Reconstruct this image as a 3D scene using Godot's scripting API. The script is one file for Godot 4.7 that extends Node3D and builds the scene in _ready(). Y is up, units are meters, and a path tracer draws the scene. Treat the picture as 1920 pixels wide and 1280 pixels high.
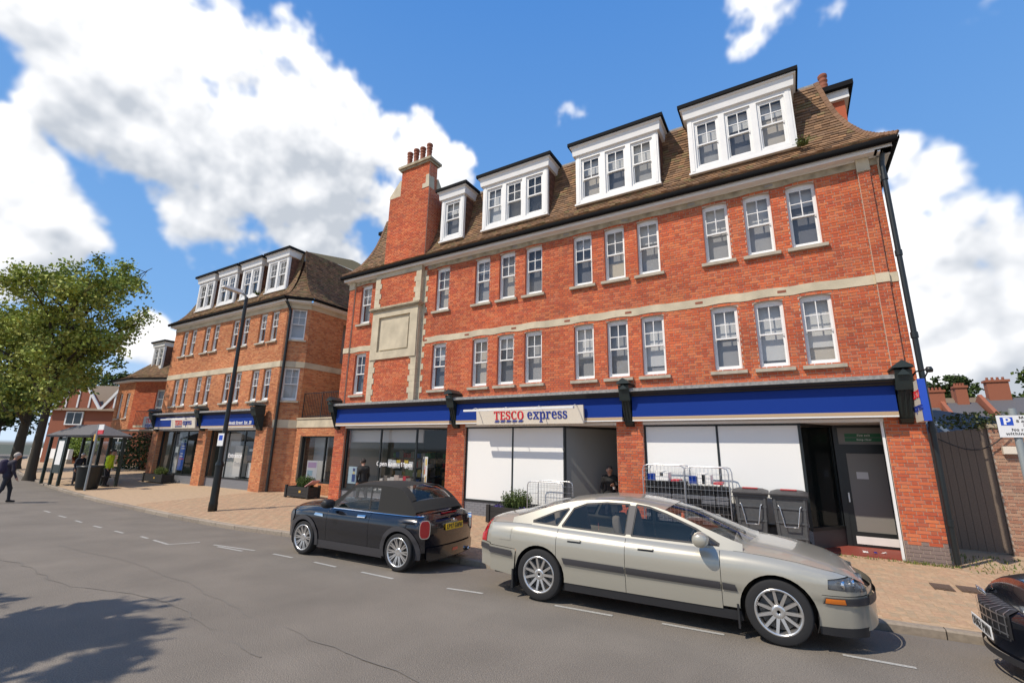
extends Node3D

# ---------------------------------------------------------------- mesh collector
class MB:
	var v := PackedVector3Array()
	var n := PackedVector3Array()
	var c := PackedColorArray()
	var col := Color.WHITE
	func tri(a: Vector3, b: Vector3, d: Vector3) -> void:
		var m := (d - a).cross(b - a).normalized()
		v.append(a); v.append(b); v.append(d)
		n.append(m); n.append(m); n.append(m)
		c.append(col); c.append(col); c.append(col)
	func quad(a: Vector3, b: Vector3, d: Vector3, e: Vector3) -> void:
		var m := (d - a).cross(b - a)
		if m.length_squared() < 1e-14:
			m = (e - a).cross(d - a)
		m = m.normalized()
		v.append(a); v.append(b); v.append(d); v.append(a); v.append(d); v.append(e)
		for i in 6:
			n.append(m); c.append(col)
	func trin(a: Vector3, b: Vector3, d: Vector3, na: Vector3, nb: Vector3, nd: Vector3) -> void:
		v.append(a); v.append(b); v.append(d)
		n.append(na); n.append(nb); n.append(nd)
		c.append(col); c.append(col); c.append(col)
	func hexa(p: Array) -> void:  # 0-3 back face, 4-7 front face, each left-bottom, right-bottom, right-top, left-top
		quad(p[4], p[7], p[6], p[5])
		quad(p[1], p[2], p[3], p[0])
		quad(p[0], p[3], p[7], p[4])
		quad(p[5], p[6], p[2], p[1])
		quad(p[7], p[3], p[2], p[6])
		quad(p[0], p[4], p[5], p[1])
	func span(a: Vector3, b: Vector3) -> void:  # box between two corners
		var l := a.min(b)
		var h := a.max(b)
		hexa([Vector3(l.x, l.y, l.z), Vector3(h.x, l.y, l.z), Vector3(h.x, h.y, l.z), Vector3(l.x, h.y, l.z), Vector3(l.x, l.y, h.z), Vector3(h.x, l.y, h.z), Vector3(h.x, h.y, h.z), Vector3(l.x, h.y, h.z)])
	func box(p: Vector3, s: Vector3, bs := Basis()) -> void:
		var h := s * 0.5
		var q := []
		for k in [Vector3(-1, -1, -1), Vector3(1, -1, -1), Vector3(1, 1, -1), Vector3(-1, 1, -1), Vector3(-1, -1, 1), Vector3(1, -1, 1), Vector3(1, 1, 1), Vector3(-1, 1, 1)]:
			q.append(p + bs * (h * k))
		hexa(q)
	func bar(a: Vector3, b: Vector3, w: float, t := -1.0) -> void:  # square bar between two points
		var y := (b - a).normalized()
		var x := y.cross(Vector3(0, 0, 1) if absf(y.z) < 0.9 else Vector3(1, 0, 0)).normalized()
		box((a + b) * 0.5, Vector3(w, a.distance_to(b), w if t < 0.0 else t), Basis(x, y, x.cross(y)))
	func prism(poly: PackedVector2Array, z0: float, z1: float, xf := Transform3D()) -> void:  # outline in x,y pushed from z0 to z1
		var p := poly
		if Geometry2D.is_polygon_clockwise(p):
			p = p.duplicate(); p.reverse()
		var t := Geometry2D.triangulate_polygon(p)
		for i in range(0, t.size(), 3):
			var a := p[t[i]]; var b := p[t[i + 1]]; var d := p[t[i + 2]]
			if (b - a).cross(d - a) < 0.0:
				var s := b; b = d; d = s
			tri(xf * Vector3(a.x, a.y, z1), xf * Vector3(d.x, d.y, z1), xf * Vector3(b.x, b.y, z1))
			tri(xf * Vector3(a.x, a.y, z0), xf * Vector3(b.x, b.y, z0), xf * Vector3(d.x, d.y, z0))
		for i in p.size():
			var a := p[i]; var b := p[(i + 1) % p.size()]
			quad(xf * Vector3(a.x, a.y, z0), xf * Vector3(a.x, a.y, z1), xf * Vector3(b.x, b.y, z1), xf * Vector3(b.x, b.y, z0))
	func grid(rows: Array, flip := false) -> void:  # smooth sheet through rows of points
		var nr := rows.size()
		var nc: int = rows[0].size()
		var nn := []
		for i in nr:
			var r := PackedVector3Array()
			for j in nc:
				var dx: Vector3 = rows[mini(i + 1, nr - 1)][j] - rows[maxi(i - 1, 0)][j]
				var dy: Vector3 = rows[i][mini(j + 1, nc - 1)] - rows[i][maxi(j - 1, 0)]
				var m := dy.cross(dx).normalized()
				r.append(-m if flip else m)
			nn.append(r)
		for i in nr - 1:
			for j in nc - 1:
				var a: Vector3 = rows[i][j]; var b: Vector3 = rows[i][j + 1]; var d: Vector3 = rows[i + 1][j + 1]; var e: Vector3 = rows[i + 1][j]
				if not flip:
					trin(a, e, d, nn[i][j], nn[i + 1][j], nn[i + 1][j + 1])
					trin(a, d, b, nn[i][j], nn[i + 1][j + 1], nn[i][j + 1])
				else:
					trin(a, b, d, nn[i][j], nn[i][j + 1], nn[i + 1][j + 1])
					trin(a, d, e, nn[i][j], nn[i + 1][j + 1], nn[i + 1][j])
	func tube(p: Array, r: Array, seg := 8, caps := true) -> void:
		var rows := []
		for i in p.size():
			var t: Vector3 = (p[mini(i + 1, p.size() - 1)] - p[maxi(i - 1, 0)]).normalized()
			var x := t.cross(Vector3(0.31, 0.17, 0.93) if absf(t.dot(Vector3(0.31, 0.17, 0.93))) < 0.9 else Vector3(1, 0, 0)).normalized()
			var y := t.cross(x)
			var rr := PackedVector3Array()
			for k in seg + 1:
				var a := TAU * k / seg
				rr.append(p[i] + (x * cos(a) + y * sin(a)) * float(r[mini(i, r.size() - 1)]))
			rows.append(rr)
		ring_rows(rows)
		if caps:
			for e in [0, p.size() - 1]:
				for k in seg:
					if e == 0:
						tri(p[0], rows[0][k], rows[0][k + 1])
					else:
						tri(p[e], rows[e][k + 1], rows[e][k])
	func ring_rows(rows: Array) -> void:  # closed rings, smooth
		var nr := rows.size()
		var nc: int = rows[0].size()
		var nn := []
		for i in nr:
			var r := PackedVector3Array()
			for j in nc:
				var dx: Vector3 = rows[mini(i + 1, nr - 1)][j] - rows[maxi(i - 1, 0)][j]
				var dy: Vector3 = rows[i][j + 1 if j < nc - 1 else 1] - rows[i][j - 1 if j > 0 else nc - 2]
				r.append(dy.cross(dx).normalized())
			nn.append(r)
		for i in nr - 1:
			for j in nc - 1:
				trin(rows[i][j], rows[i + 1][j + 1], rows[i][j + 1], nn[i][j], nn[i + 1][j + 1], nn[i][j + 1])
				trin(rows[i][j], rows[i + 1][j], rows[i + 1][j + 1], nn[i][j], nn[i + 1][j], nn[i + 1][j + 1])
	func lathe(prof: Array, seg := 20, xf := Transform3D()) -> void:  # [radius, height] from bottom to top round local y
		var rows := []
		for q in prof:
			var rr := PackedVector3Array()
			for k in seg + 1:
				var a := -TAU * k / seg
				rr.append(xf * Vector3(cos(a) * q[0], q[1], sin(a) * q[0]))
			rows.append(rr)
		ring_rows(rows)
	func mesh() -> ArrayMesh:
		var a := []
		a.resize(Mesh.ARRAY_MAX)
		a[Mesh.ARRAY_VERTEX] = v
		a[Mesh.ARRAY_NORMAL] = n
		a[Mesh.ARRAY_COLOR] = c
		var m := ArrayMesh.new()
		if v.size():
			m.add_surface_from_arrays(Mesh.PRIMITIVE_TRIANGLES, a)
		return m

var rng := RandomNumberGenerator.new()
var mats := {}
var tex := {}
var cache := {}
var names := {}
const CAM := Vector3(0, 1.908, 12.0)

# ---------------------------------------------------------------- nodes
func numbered(called: String) -> String:
	names[called] = names.get(called, 0) + 1
	return called if names[called] == 1 else "%s_%03d" % [called, names[called] - 1]

func tag(o: Node, label: String, category: String, group := "") -> Node:
	o.set_meta("label", label)
	o.set_meta("category", category)
	if group:
		o.set_meta("group", group)
	return o

func thing(called: String, label: String, category: String, at := Vector3.ZERO, turn := 0.0, group := "") -> Node3D:
	var o := Node3D.new()
	o.name = numbered(called)
	add_child(o)
	o.position = at
	o.rotation.y = turn
	tag(o, label, category, group)
	return o

func obj(called: String, m: Mesh, material: Material, parent: Node = null, xf := Transform3D()) -> MeshInstance3D:
	var o := MeshInstance3D.new()
	o.mesh = m
	o.material_override = material
	o.transform = xf
	if parent == null:
		o.name = numbered(called)
		add_child(o)
	else:
		o.name = called
		parent.add_child(o, true)
	return o

func struct(called: String, m: Mesh, material: Material) -> MeshInstance3D:
	var o := obj(called, m, material)
	o.set_meta("kind", "structure")
	return o

func stuff(o: Node) -> Node:
	o.set_meta("kind", "stuff")
	return o

# ---------------------------------------------------------------- materials
func noise_tex(key: String, freq: float, lo: float, hi: float, octaves := 4, size := 256, kind := FastNoiseLite.TYPE_SIMPLEX_SMOOTH, normal := 0.0) -> Texture2D:
	if tex.has(key):
		return tex[key]
	var f := FastNoiseLite.new()
	f.seed = hash(key) % 10000
	f.noise_type = kind
	f.frequency = freq
	f.fractal_octaves = octaves
	var im := f.get_seamless_image(size, size, false, false, 0.15, true)
	im.convert(Image.FORMAT_RGB8)
	if normal > 0.0:
		im.bump_map_to_normal_map(normal)
	else:
		for y in size:
			for x in size:
				var g := lerpf(lo, hi, im.get_pixel(x, y).r)
				im.set_pixel(x, y, Color(g, g, g).linear_to_srgb())
	tex[key] = ImageTexture.create_from_image(im)
	return tex[key]

# colours are linear base colours
func mk(key: String, c: Color, rough := 0.8, o := {}) -> StandardMaterial3D:
	if mats.has(key):
		return mats[key]
	var m := StandardMaterial3D.new()
	m.resource_name = key
	m.albedo_color = c.linear_to_srgb()
	m.roughness = rough
	m.metallic = o.get("metal", 0.0)
	if o.get("vc", false):
		m.vertex_color_use_as_albedo = true
	if o.has("grain"):   # [texture, repeats per metre]
		m.albedo_texture = o.grain[0]
		m.uv1_triplanar = true
		m.uv1_world_triplanar = true
		m.uv1_scale = Vector3.ONE * float(o.grain[1])
	if o.has("bump"):
		m.normal_enabled = true
		m.normal_texture = o.bump[0]
		m.normal_scale = o.bump[1]
	if o.has("coat"):
		m.clearcoat_enabled = true
		m.clearcoat = o.coat
		m.clearcoat_roughness = 0.04
	if o.has("alpha"):
		m.transparency = BaseMaterial3D.TRANSPARENCY_ALPHA
		m.albedo_color.a = o.alpha
	if o.has("spec"):
		m.metallic_specular = o.spec
	if o.has("back"):
		m.backlight_enabled = true
		m.backlight = o.back
	mats[key] = m
	return m

func make_materials() -> void:
	var fine := noise_tex("fine", 0.09, 0.72, 1.0, 4)
	var blot := noise_tex("blot", 0.018, 0.70, 1.0, 5)
	var nb := noise_tex("nb", 0.12, 0, 1, 3, 256, FastNoiseLite.TYPE_SIMPLEX_SMOOTH, 3.0)
	mk("brick", Color.WHITE, 0.9, {"vc": true, "grain": [fine, 2.0], "bump": [nb, 0.5]})
	mk("mortar", Color(0.60, 0.50, 0.40), 0.95, {"grain": [fine, 1.5]})
	mk("mortar_warm", Color(0.46, 0.37, 0.27), 0.95, {"grain": [fine, 1.5]})
	mk("stone", Color(0.62, 0.54, 0.39), 0.85, {"grain": [blot, 0.35]})
	mk("frieze_stone", Color(0.50, 0.43, 0.30), 0.9, {"grain": [noise_tex("stain", 0.03, 0.45, 1.0, 5), 0.45]})
	mk("sill_stone", Color(0.47, 0.42, 0.33), 0.9, {"grain": [blot, 0.8]})
	mk("white_paint", Color(0.80, 0.80, 0.78), 0.45, {"grain": [noise_tex("wp", 0.02, 0.92, 1.0), 0.5]})
	mk("lead", Color(0.012, 0.0125, 0.014), 0.8, {"spec": 0.2})
	mk("lead_grey", Color(0.36, 0.36, 0.35), 0.7, {"grain": [noise_tex("lg", 0.05, 0.45, 1.0, 5), 0.8]})
	mk("tile", Color.WHITE, 0.9, {"vc": true, "grain": [fine, 1.7]})
	mk("black_paint", Color(0.012, 0.016, 0.017), 0.4)
	mk("green_black", Color(0.018, 0.030, 0.030), 0.5, {"grain": [fine, 3.0]})
	mk("blue", Color(0.006, 0.035, 0.235), 0.5, {"spec": 0.3})
	mk("backing_mid", Color(0.36, 0.37, 0.38), 0.9)  # tones of the sheets added behind window glass to make it paler
	mk("backing_warm", Color(0.52, 0.49, 0.43), 0.9)
	mk("backing_grey", Color(0.17, 0.18, 0.20), 0.9)
	mk("cream_strip", Color(0.46, 0.33, 0.20), 0.5)
	mk("panel_white", Color(0.80, 0.80, 0.77), 0.6)
	mk("glass", Color(0.03, 0.04, 0.05), 0.015, {"alpha": 0.16, "spec": 1.0})
	mk("shop_glass", Color(0.02, 0.03, 0.03), 0.02, {"alpha": 0.25, "spec": 0.5})
	mk("interior", Color(0.16, 0.155, 0.15), 0.9)
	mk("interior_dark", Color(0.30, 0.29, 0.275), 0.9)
	mk("blind", Color(0.62, 0.64, 0.64), 0.8)
	mk("curtain", Color(0.60, 0.54, 0.42), 0.9)
	mk("riser", Color(0.20, 0.205, 0.22), 0.5)
	mk("steel", Color(0.62, 0.63, 0.64), 0.32, {"metal": 0.9})
	mk("dark_steel", Color(0.10, 0.10, 0.10), 0.5, {"metal": 0.5})
	mk("black_plastic", Color(0.014, 0.014, 0.015), 0.55)
	mk("rubber", Color(0.016, 0.016, 0.017), 0.85)
	mk("red", Color(0.55, 0.02, 0.03), 0.4)
	mk("tesco_red", Color(0.62, 0.015, 0.03), 0.4)
	mk("letter_blue", Color(0.015, 0.04, 0.28), 0.4)
	mk("letter_white", Color(0.8, 0.8, 0.8), 0.5)
	mk("pot", Color(0.30, 0.10, 0.055), 0.85, {"grain": [blot, 1.5]})
	mk("brick_flat", Color(0.52, 0.13, 0.06), 0.9, {"grain": [fine, 2.0]})
	mk("brick_orange", Color(0.58, 0.22, 0.09), 0.9, {"grain": [fine, 2.0]})
	mk("red_tile", Color(0.28, 0.06, 0.04), 0.6, {"grain": [fine, 2.5]})
	mk("riser_dark", Color(0.07, 0.07, 0.07), 0.5)
	mk("dark_panel", Color(0.20, 0.21, 0.20), 0.35)
	mk("door_board", Color(0.22, 0.21, 0.19), 0.4)
	mk("paper", Color(0.7, 0.7, 0.68), 0.7)
	mk("exit_green", Color(0.02, 0.16, 0.07), 0.5)
	mk("sign_grey", Color(0.45, 0.42, 0.38), 0.5)
	mk("gate_wood", Color(0.19, 0.145, 0.11), 0.8, {"grain": [fine, 1.2]})
	mk("sign_cream", Color(0.70, 0.64, 0.54), 0.45)
	mk("trim_silver", Color(0.35, 0.35, 0.36), 0.3, {"metal": 0.8})

# ---------------------------------------------------------------- everything, in order
func _ready() -> void:
	rng.seed = 4711
	var cam := Camera3D.new()
	cam.name = "camera"
	cam.position = CAM
	cam.rotation_degrees = Vector3(13.43, 31.01, 1.107)
	cam.fov = 73.31
	cam.far = 900.0
	add_child(cam)
	cam.current = true
	var env := Environment.new()
	env.background_mode = Environment.BG_SKY
	env.sky = make_sky()
	env.background_energy_multiplier = 1.0
	env.tonemap_mode = Environment.TONE_MAPPER_LINEAR
	env.tonemap_exposure = 1.16
	env.sdfgi_enabled = true
	env.ssao_enabled = true
	env.ssil_enabled = true
	var we := WorldEnvironment.new()
	we.name = "environment"
	we.environment = env
	add_child(we)
	var sun := DirectionalLight3D.new()
	sun.name = "sun"
	sun.light_energy = 1.25
	sun.light_angular_distance = 0.53
	sun.light_color = Color(1.0, 0.955, 0.89)
	sun.shadow_enabled = true
	sun.look_at_from_position(Vector3.ZERO, Vector3(0.60, -1.5, -1.0), Vector3.UP)
	add_child(sun)
	make_materials()
	build_ground()
	build_main()
	build_left()
	build_surroundings()
	build_objects()
	build_cars()
	build_people()
	build_trees()

# ---------------------------------------------------------------- sky with cumulus clouds: [azimuth, elevation, radius, strength] in degrees
const CLOUDS := [[-83.8,35.1,3.9,1.0],[-79.5,36.0,5.5,1.0],[-74.3,36.4,6.5,1.0],[-77.7,32.0,6.2,1.0],[-68.4,37.1,6.1,1.0],[-62.2,38.3,5.5,1.0],[-71.7,31.4,8.5,1.0],[-64.0,32.1,8.9,1.0],[-57.2,34.5,7.1,1.0],[-55.2,38.6,3.7,0.8],[-78.0,28.1,3.7,0.9],[-58.7,28.0,9.1,1.0],[-65.7,26.2,6.8,0.9],[-50.9,31.9,6.5,1.0],[-44.8,34.0,4.8,0.9],[-39.7,34.0,3.0,0.8],[-54.5,24.2,6.6,0.8],[-47.7,27.7,5.5,0.8],[-61.5,23.9,4.9,0.7],[-81.9,21.6,4.2,1.0],[-79.1,19.5,4.0,1.0],[-79.4,16.1,4.4,1.0],[-76.6,18.0,2.5,0.9],[-83.2,24.6,2.5,0.9],[-70.6,10.8,2.3,0.9],[-69.1,9.4,2.2,0.9],[-71.6,9.6,1.8,0.8],[-23.2,39.6,2.2,0.42],[-24.7,38.3,2.0,0.38],[3.0,43.8,3.6,0.47],[0.5,43.2,2.4,0.42],[9.1,42.7,2.8,0.4],[15.3,34.0,1.6,0.3],[13.5,33.4,1.6,0.3],[21.0,36.7,2.2,0.42],[12.4,27.6,2.5,1.0],[14.0,25.1,3.7,1.0],[15.1,20.3,4.4,1.0],[12.0,20.3,4.7,1.0],[14.8,14.1,5.2,1.0],[18.7,16.9,3.7,0.9],[11.6,12.7,5.5,1.0],[16.8,9.9,4.5,1.0],[12.5,8.1,4.9,1.0],[18.7,13.2,3.6,1.0],[12.5,23.6,3.0,1.0],[11.5,29.9,1.3,0.6],
	[35,14,8,1.0],[46,18,9,1.0],[60,12,9,1.0],[40,36,7,0.8],[75,30,10,0.9],[90,14,9,1.0],[110,24,9,1.0],[125,10,8,1.0],[140,35,9,0.8],[158,18,10,1.0],[175,9,7,1.0],[190,28,9,0.9],[208,13,9,1.0],[222,34,9,0.8],[235,18,8,1.0],[250,10,8,1.0],[262,30,8,0.9],[268,20,6,1.0],[30,62,9,0.6],[120,60,10,0.7],[230,64,10,0.6]]

func make_sky() -> Sky:
	var w := 2048
	var h := 1024
	var f := FastNoiseLite.new()
	f.seed = 31
	f.noise_type = FastNoiseLite.TYPE_SIMPLEX_SMOOTH
	f.frequency = 0.03
	f.fractal_octaves = 7
	f.fractal_gain = 0.62
	var f2 := FastNoiseLite.new()
	f2.seed = 77
	f2.noise_type = FastNoiseLite.TYPE_SIMPLEX_SMOOTH
	f2.frequency = 0.012
	f2.fractal_octaves = 4
	# density on a grid of half-degree-fine cells in azimuth and elevation
	var gw := 1440
	var gh := 300            # elevation 0..75 in quarter degrees
	var field := PackedFloat32Array()
	field.resize(gw * gh)
	for b in CLOUDS:
		var el: float = b[1]
		var ca := cos(deg_to_rad(el))
		var r: float = b[2]
		var y0 := maxi(0, int((el - r * 1.6) * 4.0))
		var y1 := mini(gh - 1, int((el + r * 1.6) * 4.0))
		var dx := int(r * 1.6 * 4.0 / ca) + 1
		var cx := int(b[0] * 4.0)
		for y in range(y0, y1 + 1):
			var ey := (y * 0.25 - el) / r
			for x in range(cx - dx, cx + dx + 1):
				var ex: float = (x * 0.25 - b[0]) * ca / r
				var q: float = ex * ex + ey * ey
				if q < 2.4:
					var i := y * gw + posmod(x, gw)
					field[i] = maxf(field[i], float(b[3]) * (1.0 - q * 0.55))
	var dens := PackedFloat32Array()
	dens.resize(gw * gh)
	var raw := PackedFloat32Array()
	raw.resize(gw * gh)
	for y in gh:
		var el := y * 0.25
		var k := cos(deg_to_rad(el)) * 57.3
		for x in gw:
			var i := y * gw + x
			if field[i] > -0.4:
				var a := deg_to_rad(x * 0.25)
				var p := Vector3(cos(a) * k, el, sin(a) * k) * 3.0
				var nz := f.get_noise_3dv(p) * 0.85
				raw[i] = field[i] + nz * 0.95
				dens[i] = clampf((field[i] - 0.40 + nz * 1.0) * 2.3, 0.0, 1.0) if field[i] > 0.0 else clampf((nz - 0.50) * 1.8, 0.0, 0.4)
	var im := Image.create(w, h, false, Image.FORMAT_RGBF)
	im.fill(Color(0.20, 0.21, 0.20))
	for py in h / 2 + 2:
		var el := 90.0 - (py + 0.5) * 180.0 / h
		var s := clampf(el / 60.0, 0.0, 1.0)
		var blue := Color(0.295, 0.545, 0.86).lerp(Color(0.055, 0.205, 0.57), pow(s, 0.55))
		blue = Color(0.62, 0.74, 0.88).lerp(blue, smoothstep(-2.0, 14.0, el))
		for px in w:
			var gx := px * float(gw) / w
			var c := blue
			if el < 74.0:
				var gy := maxf(el, 0.0) * 4.0
				var d := samp(dens, gx, gy, gw, gh)
				if d > 0.003:
					# thickness between this spot and the sun makes the grey undersides
					var up := samp(field, gx - 16.0, gy + 30.0, gw, gh) * 1.2
					var low := smoothstep(0.5, 1.3, up)
					var here := samp(raw, gx, gy, gw, gh)
					var bump := here - samp(raw, gx - 5.0, gy + 7.0, gw, gh)      # billows lit from the sun's side
					var a := deg_to_rad(gx * 0.25)
					var soft := f2.get_noise_3d(cos(a) * 150.0, el * 2.6, sin(a) * 150.0)
					var grey := clampf(low * 0.55 + soft * 0.5 - bump * 1.5 * smoothstep(0.0, 0.5, here - 0.3) + 0.08, 0.0, 1.0)
					var lit := Color(1.0, 1.0, 1.01).lerp(Color(0.50, 0.54, 0.60), grey)
					c = blue.lerp(lit, smoothstep(0.0, 0.75, d))
			im.set_pixel(px, py, c)
	var sm := PanoramaSkyMaterial.new()
	sm.panorama = ImageTexture.create_from_image(im)
	var sky := Sky.new()
	sky.sky_material = sm
	return sky

func samp(a: PackedFloat32Array, x: float, y: float, w: int, h: int) -> float:
	var x0 := int(floor(x))
	var y0 := clampi(int(y), 0, h - 2)
	var fx := x - x0
	var fy := clampf(y - y0, 0.0, 1.0)
	var xa := posmod(x0, w)
	var xb := posmod(x0 + 1, w)
	return lerpf(lerpf(a[y0 * w + xa], a[y0 * w + xb], fx), lerpf(a[(y0 + 1) * w + xa], a[(y0 + 1) * w + xb], fx), fy)

# ---------------------------------------------------------------- road, kerb, pavement
const KERB := [[-100.0, -14.0], [-70.0, -4.0], [-45.0, 1.5], [-33.0, 3.26], [-27.0, 3.94], [-22.3, 4.34], [-19.5, 4.45], [-16.0, 4.6], [-13.2, 4.58], [-10.9, 4.36], [-5.3, 4.15], [0.6, 3.9], [1.7, 3.78], [14.0, 3.4], [40.0, 3.0]]

func kerb_z(x: float) -> float:
	for i in KERB.size() - 1:
		if x <= KERB[i + 1][0]:
			return lerpf(KERB[i][1], KERB[i + 1][1], clampf((x - KERB[i][0]) / (KERB[i + 1][0] - KERB[i][0]), 0, 1))
	return KERB[-1][1]

func pave_y(z: float) -> float:
	return -0.035 * clampf(z, -1.0, 6.0) if z > 0.0 else 0.0

func road_y(x: float, z: float) -> float:
	var k := kerb_z(x)
	var u := z - k
	var e := pave_y(k) - 0.11
	if u > 5.0:
		u = 10.0 - u
	return e + 0.06 * smoothstep(0.0, 0.4, u) + 0.052 * smoothstep(0.3, 1.9, u) + 0.05 * smoothstep(1.6, 5.0, u) + 0.055 * smoothstep(-5.6, -3.6, x) * smoothstep(0.0, 1.5, u)

func build_ground() -> void:
	var asp := noise_tex("asphalt", 0.2, 0.30, 1.0, 4, 768)
	var worn := noise_tex("worn", 0.012, 0.72, 1.0, 5, 512)
	var am := mk("asphalt", Color(0.32, 0.28, 0.23), 0.9, {"grain": [asp, 0.4], "bump": [noise_tex("asphalt_n", 0.4, 0, 1, 2, 512, FastNoiseLite.TYPE_SIMPLEX_SMOOTH, 4.0), 0.6]})
	am.detail_enabled = true
	am.detail_blend_mode = BaseMaterial3D.BLEND_MODE_MUL
	am.detail_albedo = worn
	am.detail_uv_layer = BaseMaterial3D.DETAIL_UV_2
	am.uv2_triplanar = true
	am.uv2_world_triplanar = true
	am.uv2_scale = Vector3.ONE * 0.09
	# ground to the horizon
	var g := MB.new()
	g.quad(Vector3(-500, -0.5, -500), Vector3(500, -0.5, -500), Vector3(500, -0.5, 300), Vector3(-500, -0.5, 300))
	struct("ground", g.mesh(), mk("far_ground", Color(0.07, 0.08, 0.05), 0.95, {"grain": [worn, 0.05]}))
	var xs := []
	var x := -100.0
	while x < 40.0:
		xs.append(x)
		x += 1.0 if x > -36.0 else 3.0
	xs.append(40.0)
	var rows := []
	var us := [0.0, 0.3, 0.7, 1.1, 1.5, 1.9, 2.5, 3.2, 4.0, 5.0, 6.0, 7.0, 8.1, 8.9, 9.6, 10.0]
	for a in xs:
		var r := PackedVector3Array()
		for u in us:
			var z: float = kerb_z(a) + u
			r.append(Vector3(a, road_y(a, z), z))
		rows.append(r)
	var m := MB.new()
	m.grid(rows)
	struct("road", m.mesh(), am)
	# far pavement on our side of the street
	m = MB.new()
	rows = []
	for a in xs:
		var k := kerb_z(a) + 10.0
		rows.append(PackedVector3Array([Vector3(a, -0.3, k), Vector3(a, -0.12, k + 0.01), Vector3(a, -0.10, k + 4.0), Vector3(a, 0.0, k + 60.0)]))
	m.grid(rows)
	var pm := mk("pavement_base", Color(0.48, 0.345, 0.22), 0.95, {"grain": [noise_tex("pv", 0.05, 0.75, 1.0, 5), 0.4]})
	struct("far_pavement", m.mesh(), pm)
	# pavement in front of the shops: bed of sand below the blocks, kerb stones one by one
	m = MB.new()
	rows = []
	for a in xs:
		var r := PackedVector3Array()
		var k := kerb_z(a) - 0.13
		var back := -3.2 if a > -34.0 else -14.0 + minf(0.0, kerb_z(a))
		for z in [back, -0.6, 0.0, 1.0, 2.0, 3.0]:
			if z == back or z < k - 0.2:
				r.append(Vector3(a, pave_y(z) - 0.006, z))
			else:
				r.append(Vector3(a, pave_y(k) - 0.006, k - 0.02))
		r.append(Vector3(a, pave_y(k) - 0.006, k))
		rows.append(r)
	m.grid(rows)
	var pav := struct("pavement", m.mesh(), pm)
	var km := mk("kerb", Color.WHITE, 0.9, {"vc": true, "grain": [noise_tex("kb", 0.05, 0.65, 1.0, 5), 0.9]})
	x = 14.0
	while x > -60.0:
		var l := 0.9
		var a := Vector3(x - 0.006, 0, kerb_z(x))
		var b := Vector3(x - l + 0.006, 0, kerb_z(x - l))
		m = MB.new()
		var t := rng.randf_range(0.8, 1.1)
		m.col = Color(0.36 * t, 0.30 * t, 0.235 * t)
		var dz := Vector3(0, 0, -0.125)
		var ya := pave_y(a.z) + rng.randf_range(-0.004, 0.004)
		var lo := Vector3(0, -0.34, 0)
		var hi := Vector3(0, ya, 0)
		var ch := Vector3(0, -0.02, 0)
		var cz := Vector3(0, 0, -0.02)
		m.quad(b + hi + dz, a + hi + dz, a + hi + cz, b + hi + cz)
		m.quad(b + hi + cz, a + hi + cz, a + hi + ch, b + hi + ch)
		m.quad(b + hi + ch, a + hi + ch, a + lo, b + lo)
		m.quad(a + hi + dz, a + lo + dz, a + lo, a + hi + cz)
		m.quad(b + lo + dz, b + hi + dz, b + hi + cz, b + lo)
		obj("kerb_stone", m.mesh(), km, pav)
		x -= l
	# block paving, herringbone, near blocks singly and the rest joined
	var recs := []
	var P := 0.1
	for i in range(-200, 60):
		for j in range(-4, 46):
			var q := posmod(i - j, 4)
			if q == 1 or q == 2:
				continue
			var x0 := i * P
			var z0 := j * P
			var sx := 2 * P if q == 0 else P
			var sz := P if q == 0 else 2 * P
			if z0 + sz > kerb_z(x0) - 0.14 or x0 < -20.0 or z0 < -0.32 and x0 > -15.0:
				continue
			if x0 > 2.4 and z0 < -0.5:
				continue
			recs.append([CAM.distance_squared_to(Vector3(x0, 0, z0)), x0, z0, sx, sz])
	recs.sort_custom(func(p, r): return p[0] < r[0])
	var bm := mk("paver", Color.WHITE, 0.92, {"vc": true, "grain": [noise_tex("pg", 0.06, 0.72, 1.0, 5), 0.7]})
	var tones := []
	for k in 6:
		var t := rng.randf_range(0.8, 1.12)
		var w := rng.randf()
		tones.append(Color(0.46, 0.295, 0.18).lerp(Color(0.50, 0.375, 0.24), w) * t)
	var unit := []
	for k in 12:
		m = MB.new()
		m.col = tones[k % 6]
		var s := Vector3(0.2, 0, 0.1) if k < 6 else Vector3(0.1, 0, 0.2)
		paver(m, Vector3.ZERO, s.x, s.z, 0.0)
		unit.append(m.mesh())
	var rest := MB.new()
	var nr := 0
	for r in recs:
		var k := rng.randi() % 6
		var y := pave_y(r[2]) + rng.randf_range(-0.0015, 0.0015)
		if nr < 300:
			obj("paving_block", unit[k if r[3] > r[4] else k + 6], bm, pav, Transform3D(Basis(Vector3.RIGHT, 0.035 if r[2] > 0 else 0.0), Vector3(r[1], y, r[2])))
			nr += 1
		else:
			rest.col = tones[k]
			paver(rest, Vector3(r[1], y, r[2]), r[3], r[4], -0.035 if r[2] > 0 else 0.0)
	stuff(obj("block_paving", rest.mesh(), bm, pav))
	# two iron covers by the corner
	for q in [[1.69, 1.50], [2.02, 1.46]]:
		m = MB.new()
		var y := pave_y(q[1]) + 0.004
		m.box(Vector3(q[0] + 0.12, y, q[1] + 0.18), Vector3(0.25, 0.012, 0.34), Basis(Vector3.RIGHT, 0.035))
		var cv := thing("iron_cover", "rusty iron cover in the paving, " + ("the one closer to the red door step" if q[0] < 1.9 else "the one closer to the black car"), "manhole cover", Vector3.ZERO, 0.0, "pair of iron covers in the paving")
		obj("frame", m.mesh(), mk("iron", Color(0.13, 0.085, 0.06), 0.8, {"grain": [noise_tex("fine", 0, 0, 0), 3.0]}), cv)
		m = MB.new()
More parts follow.
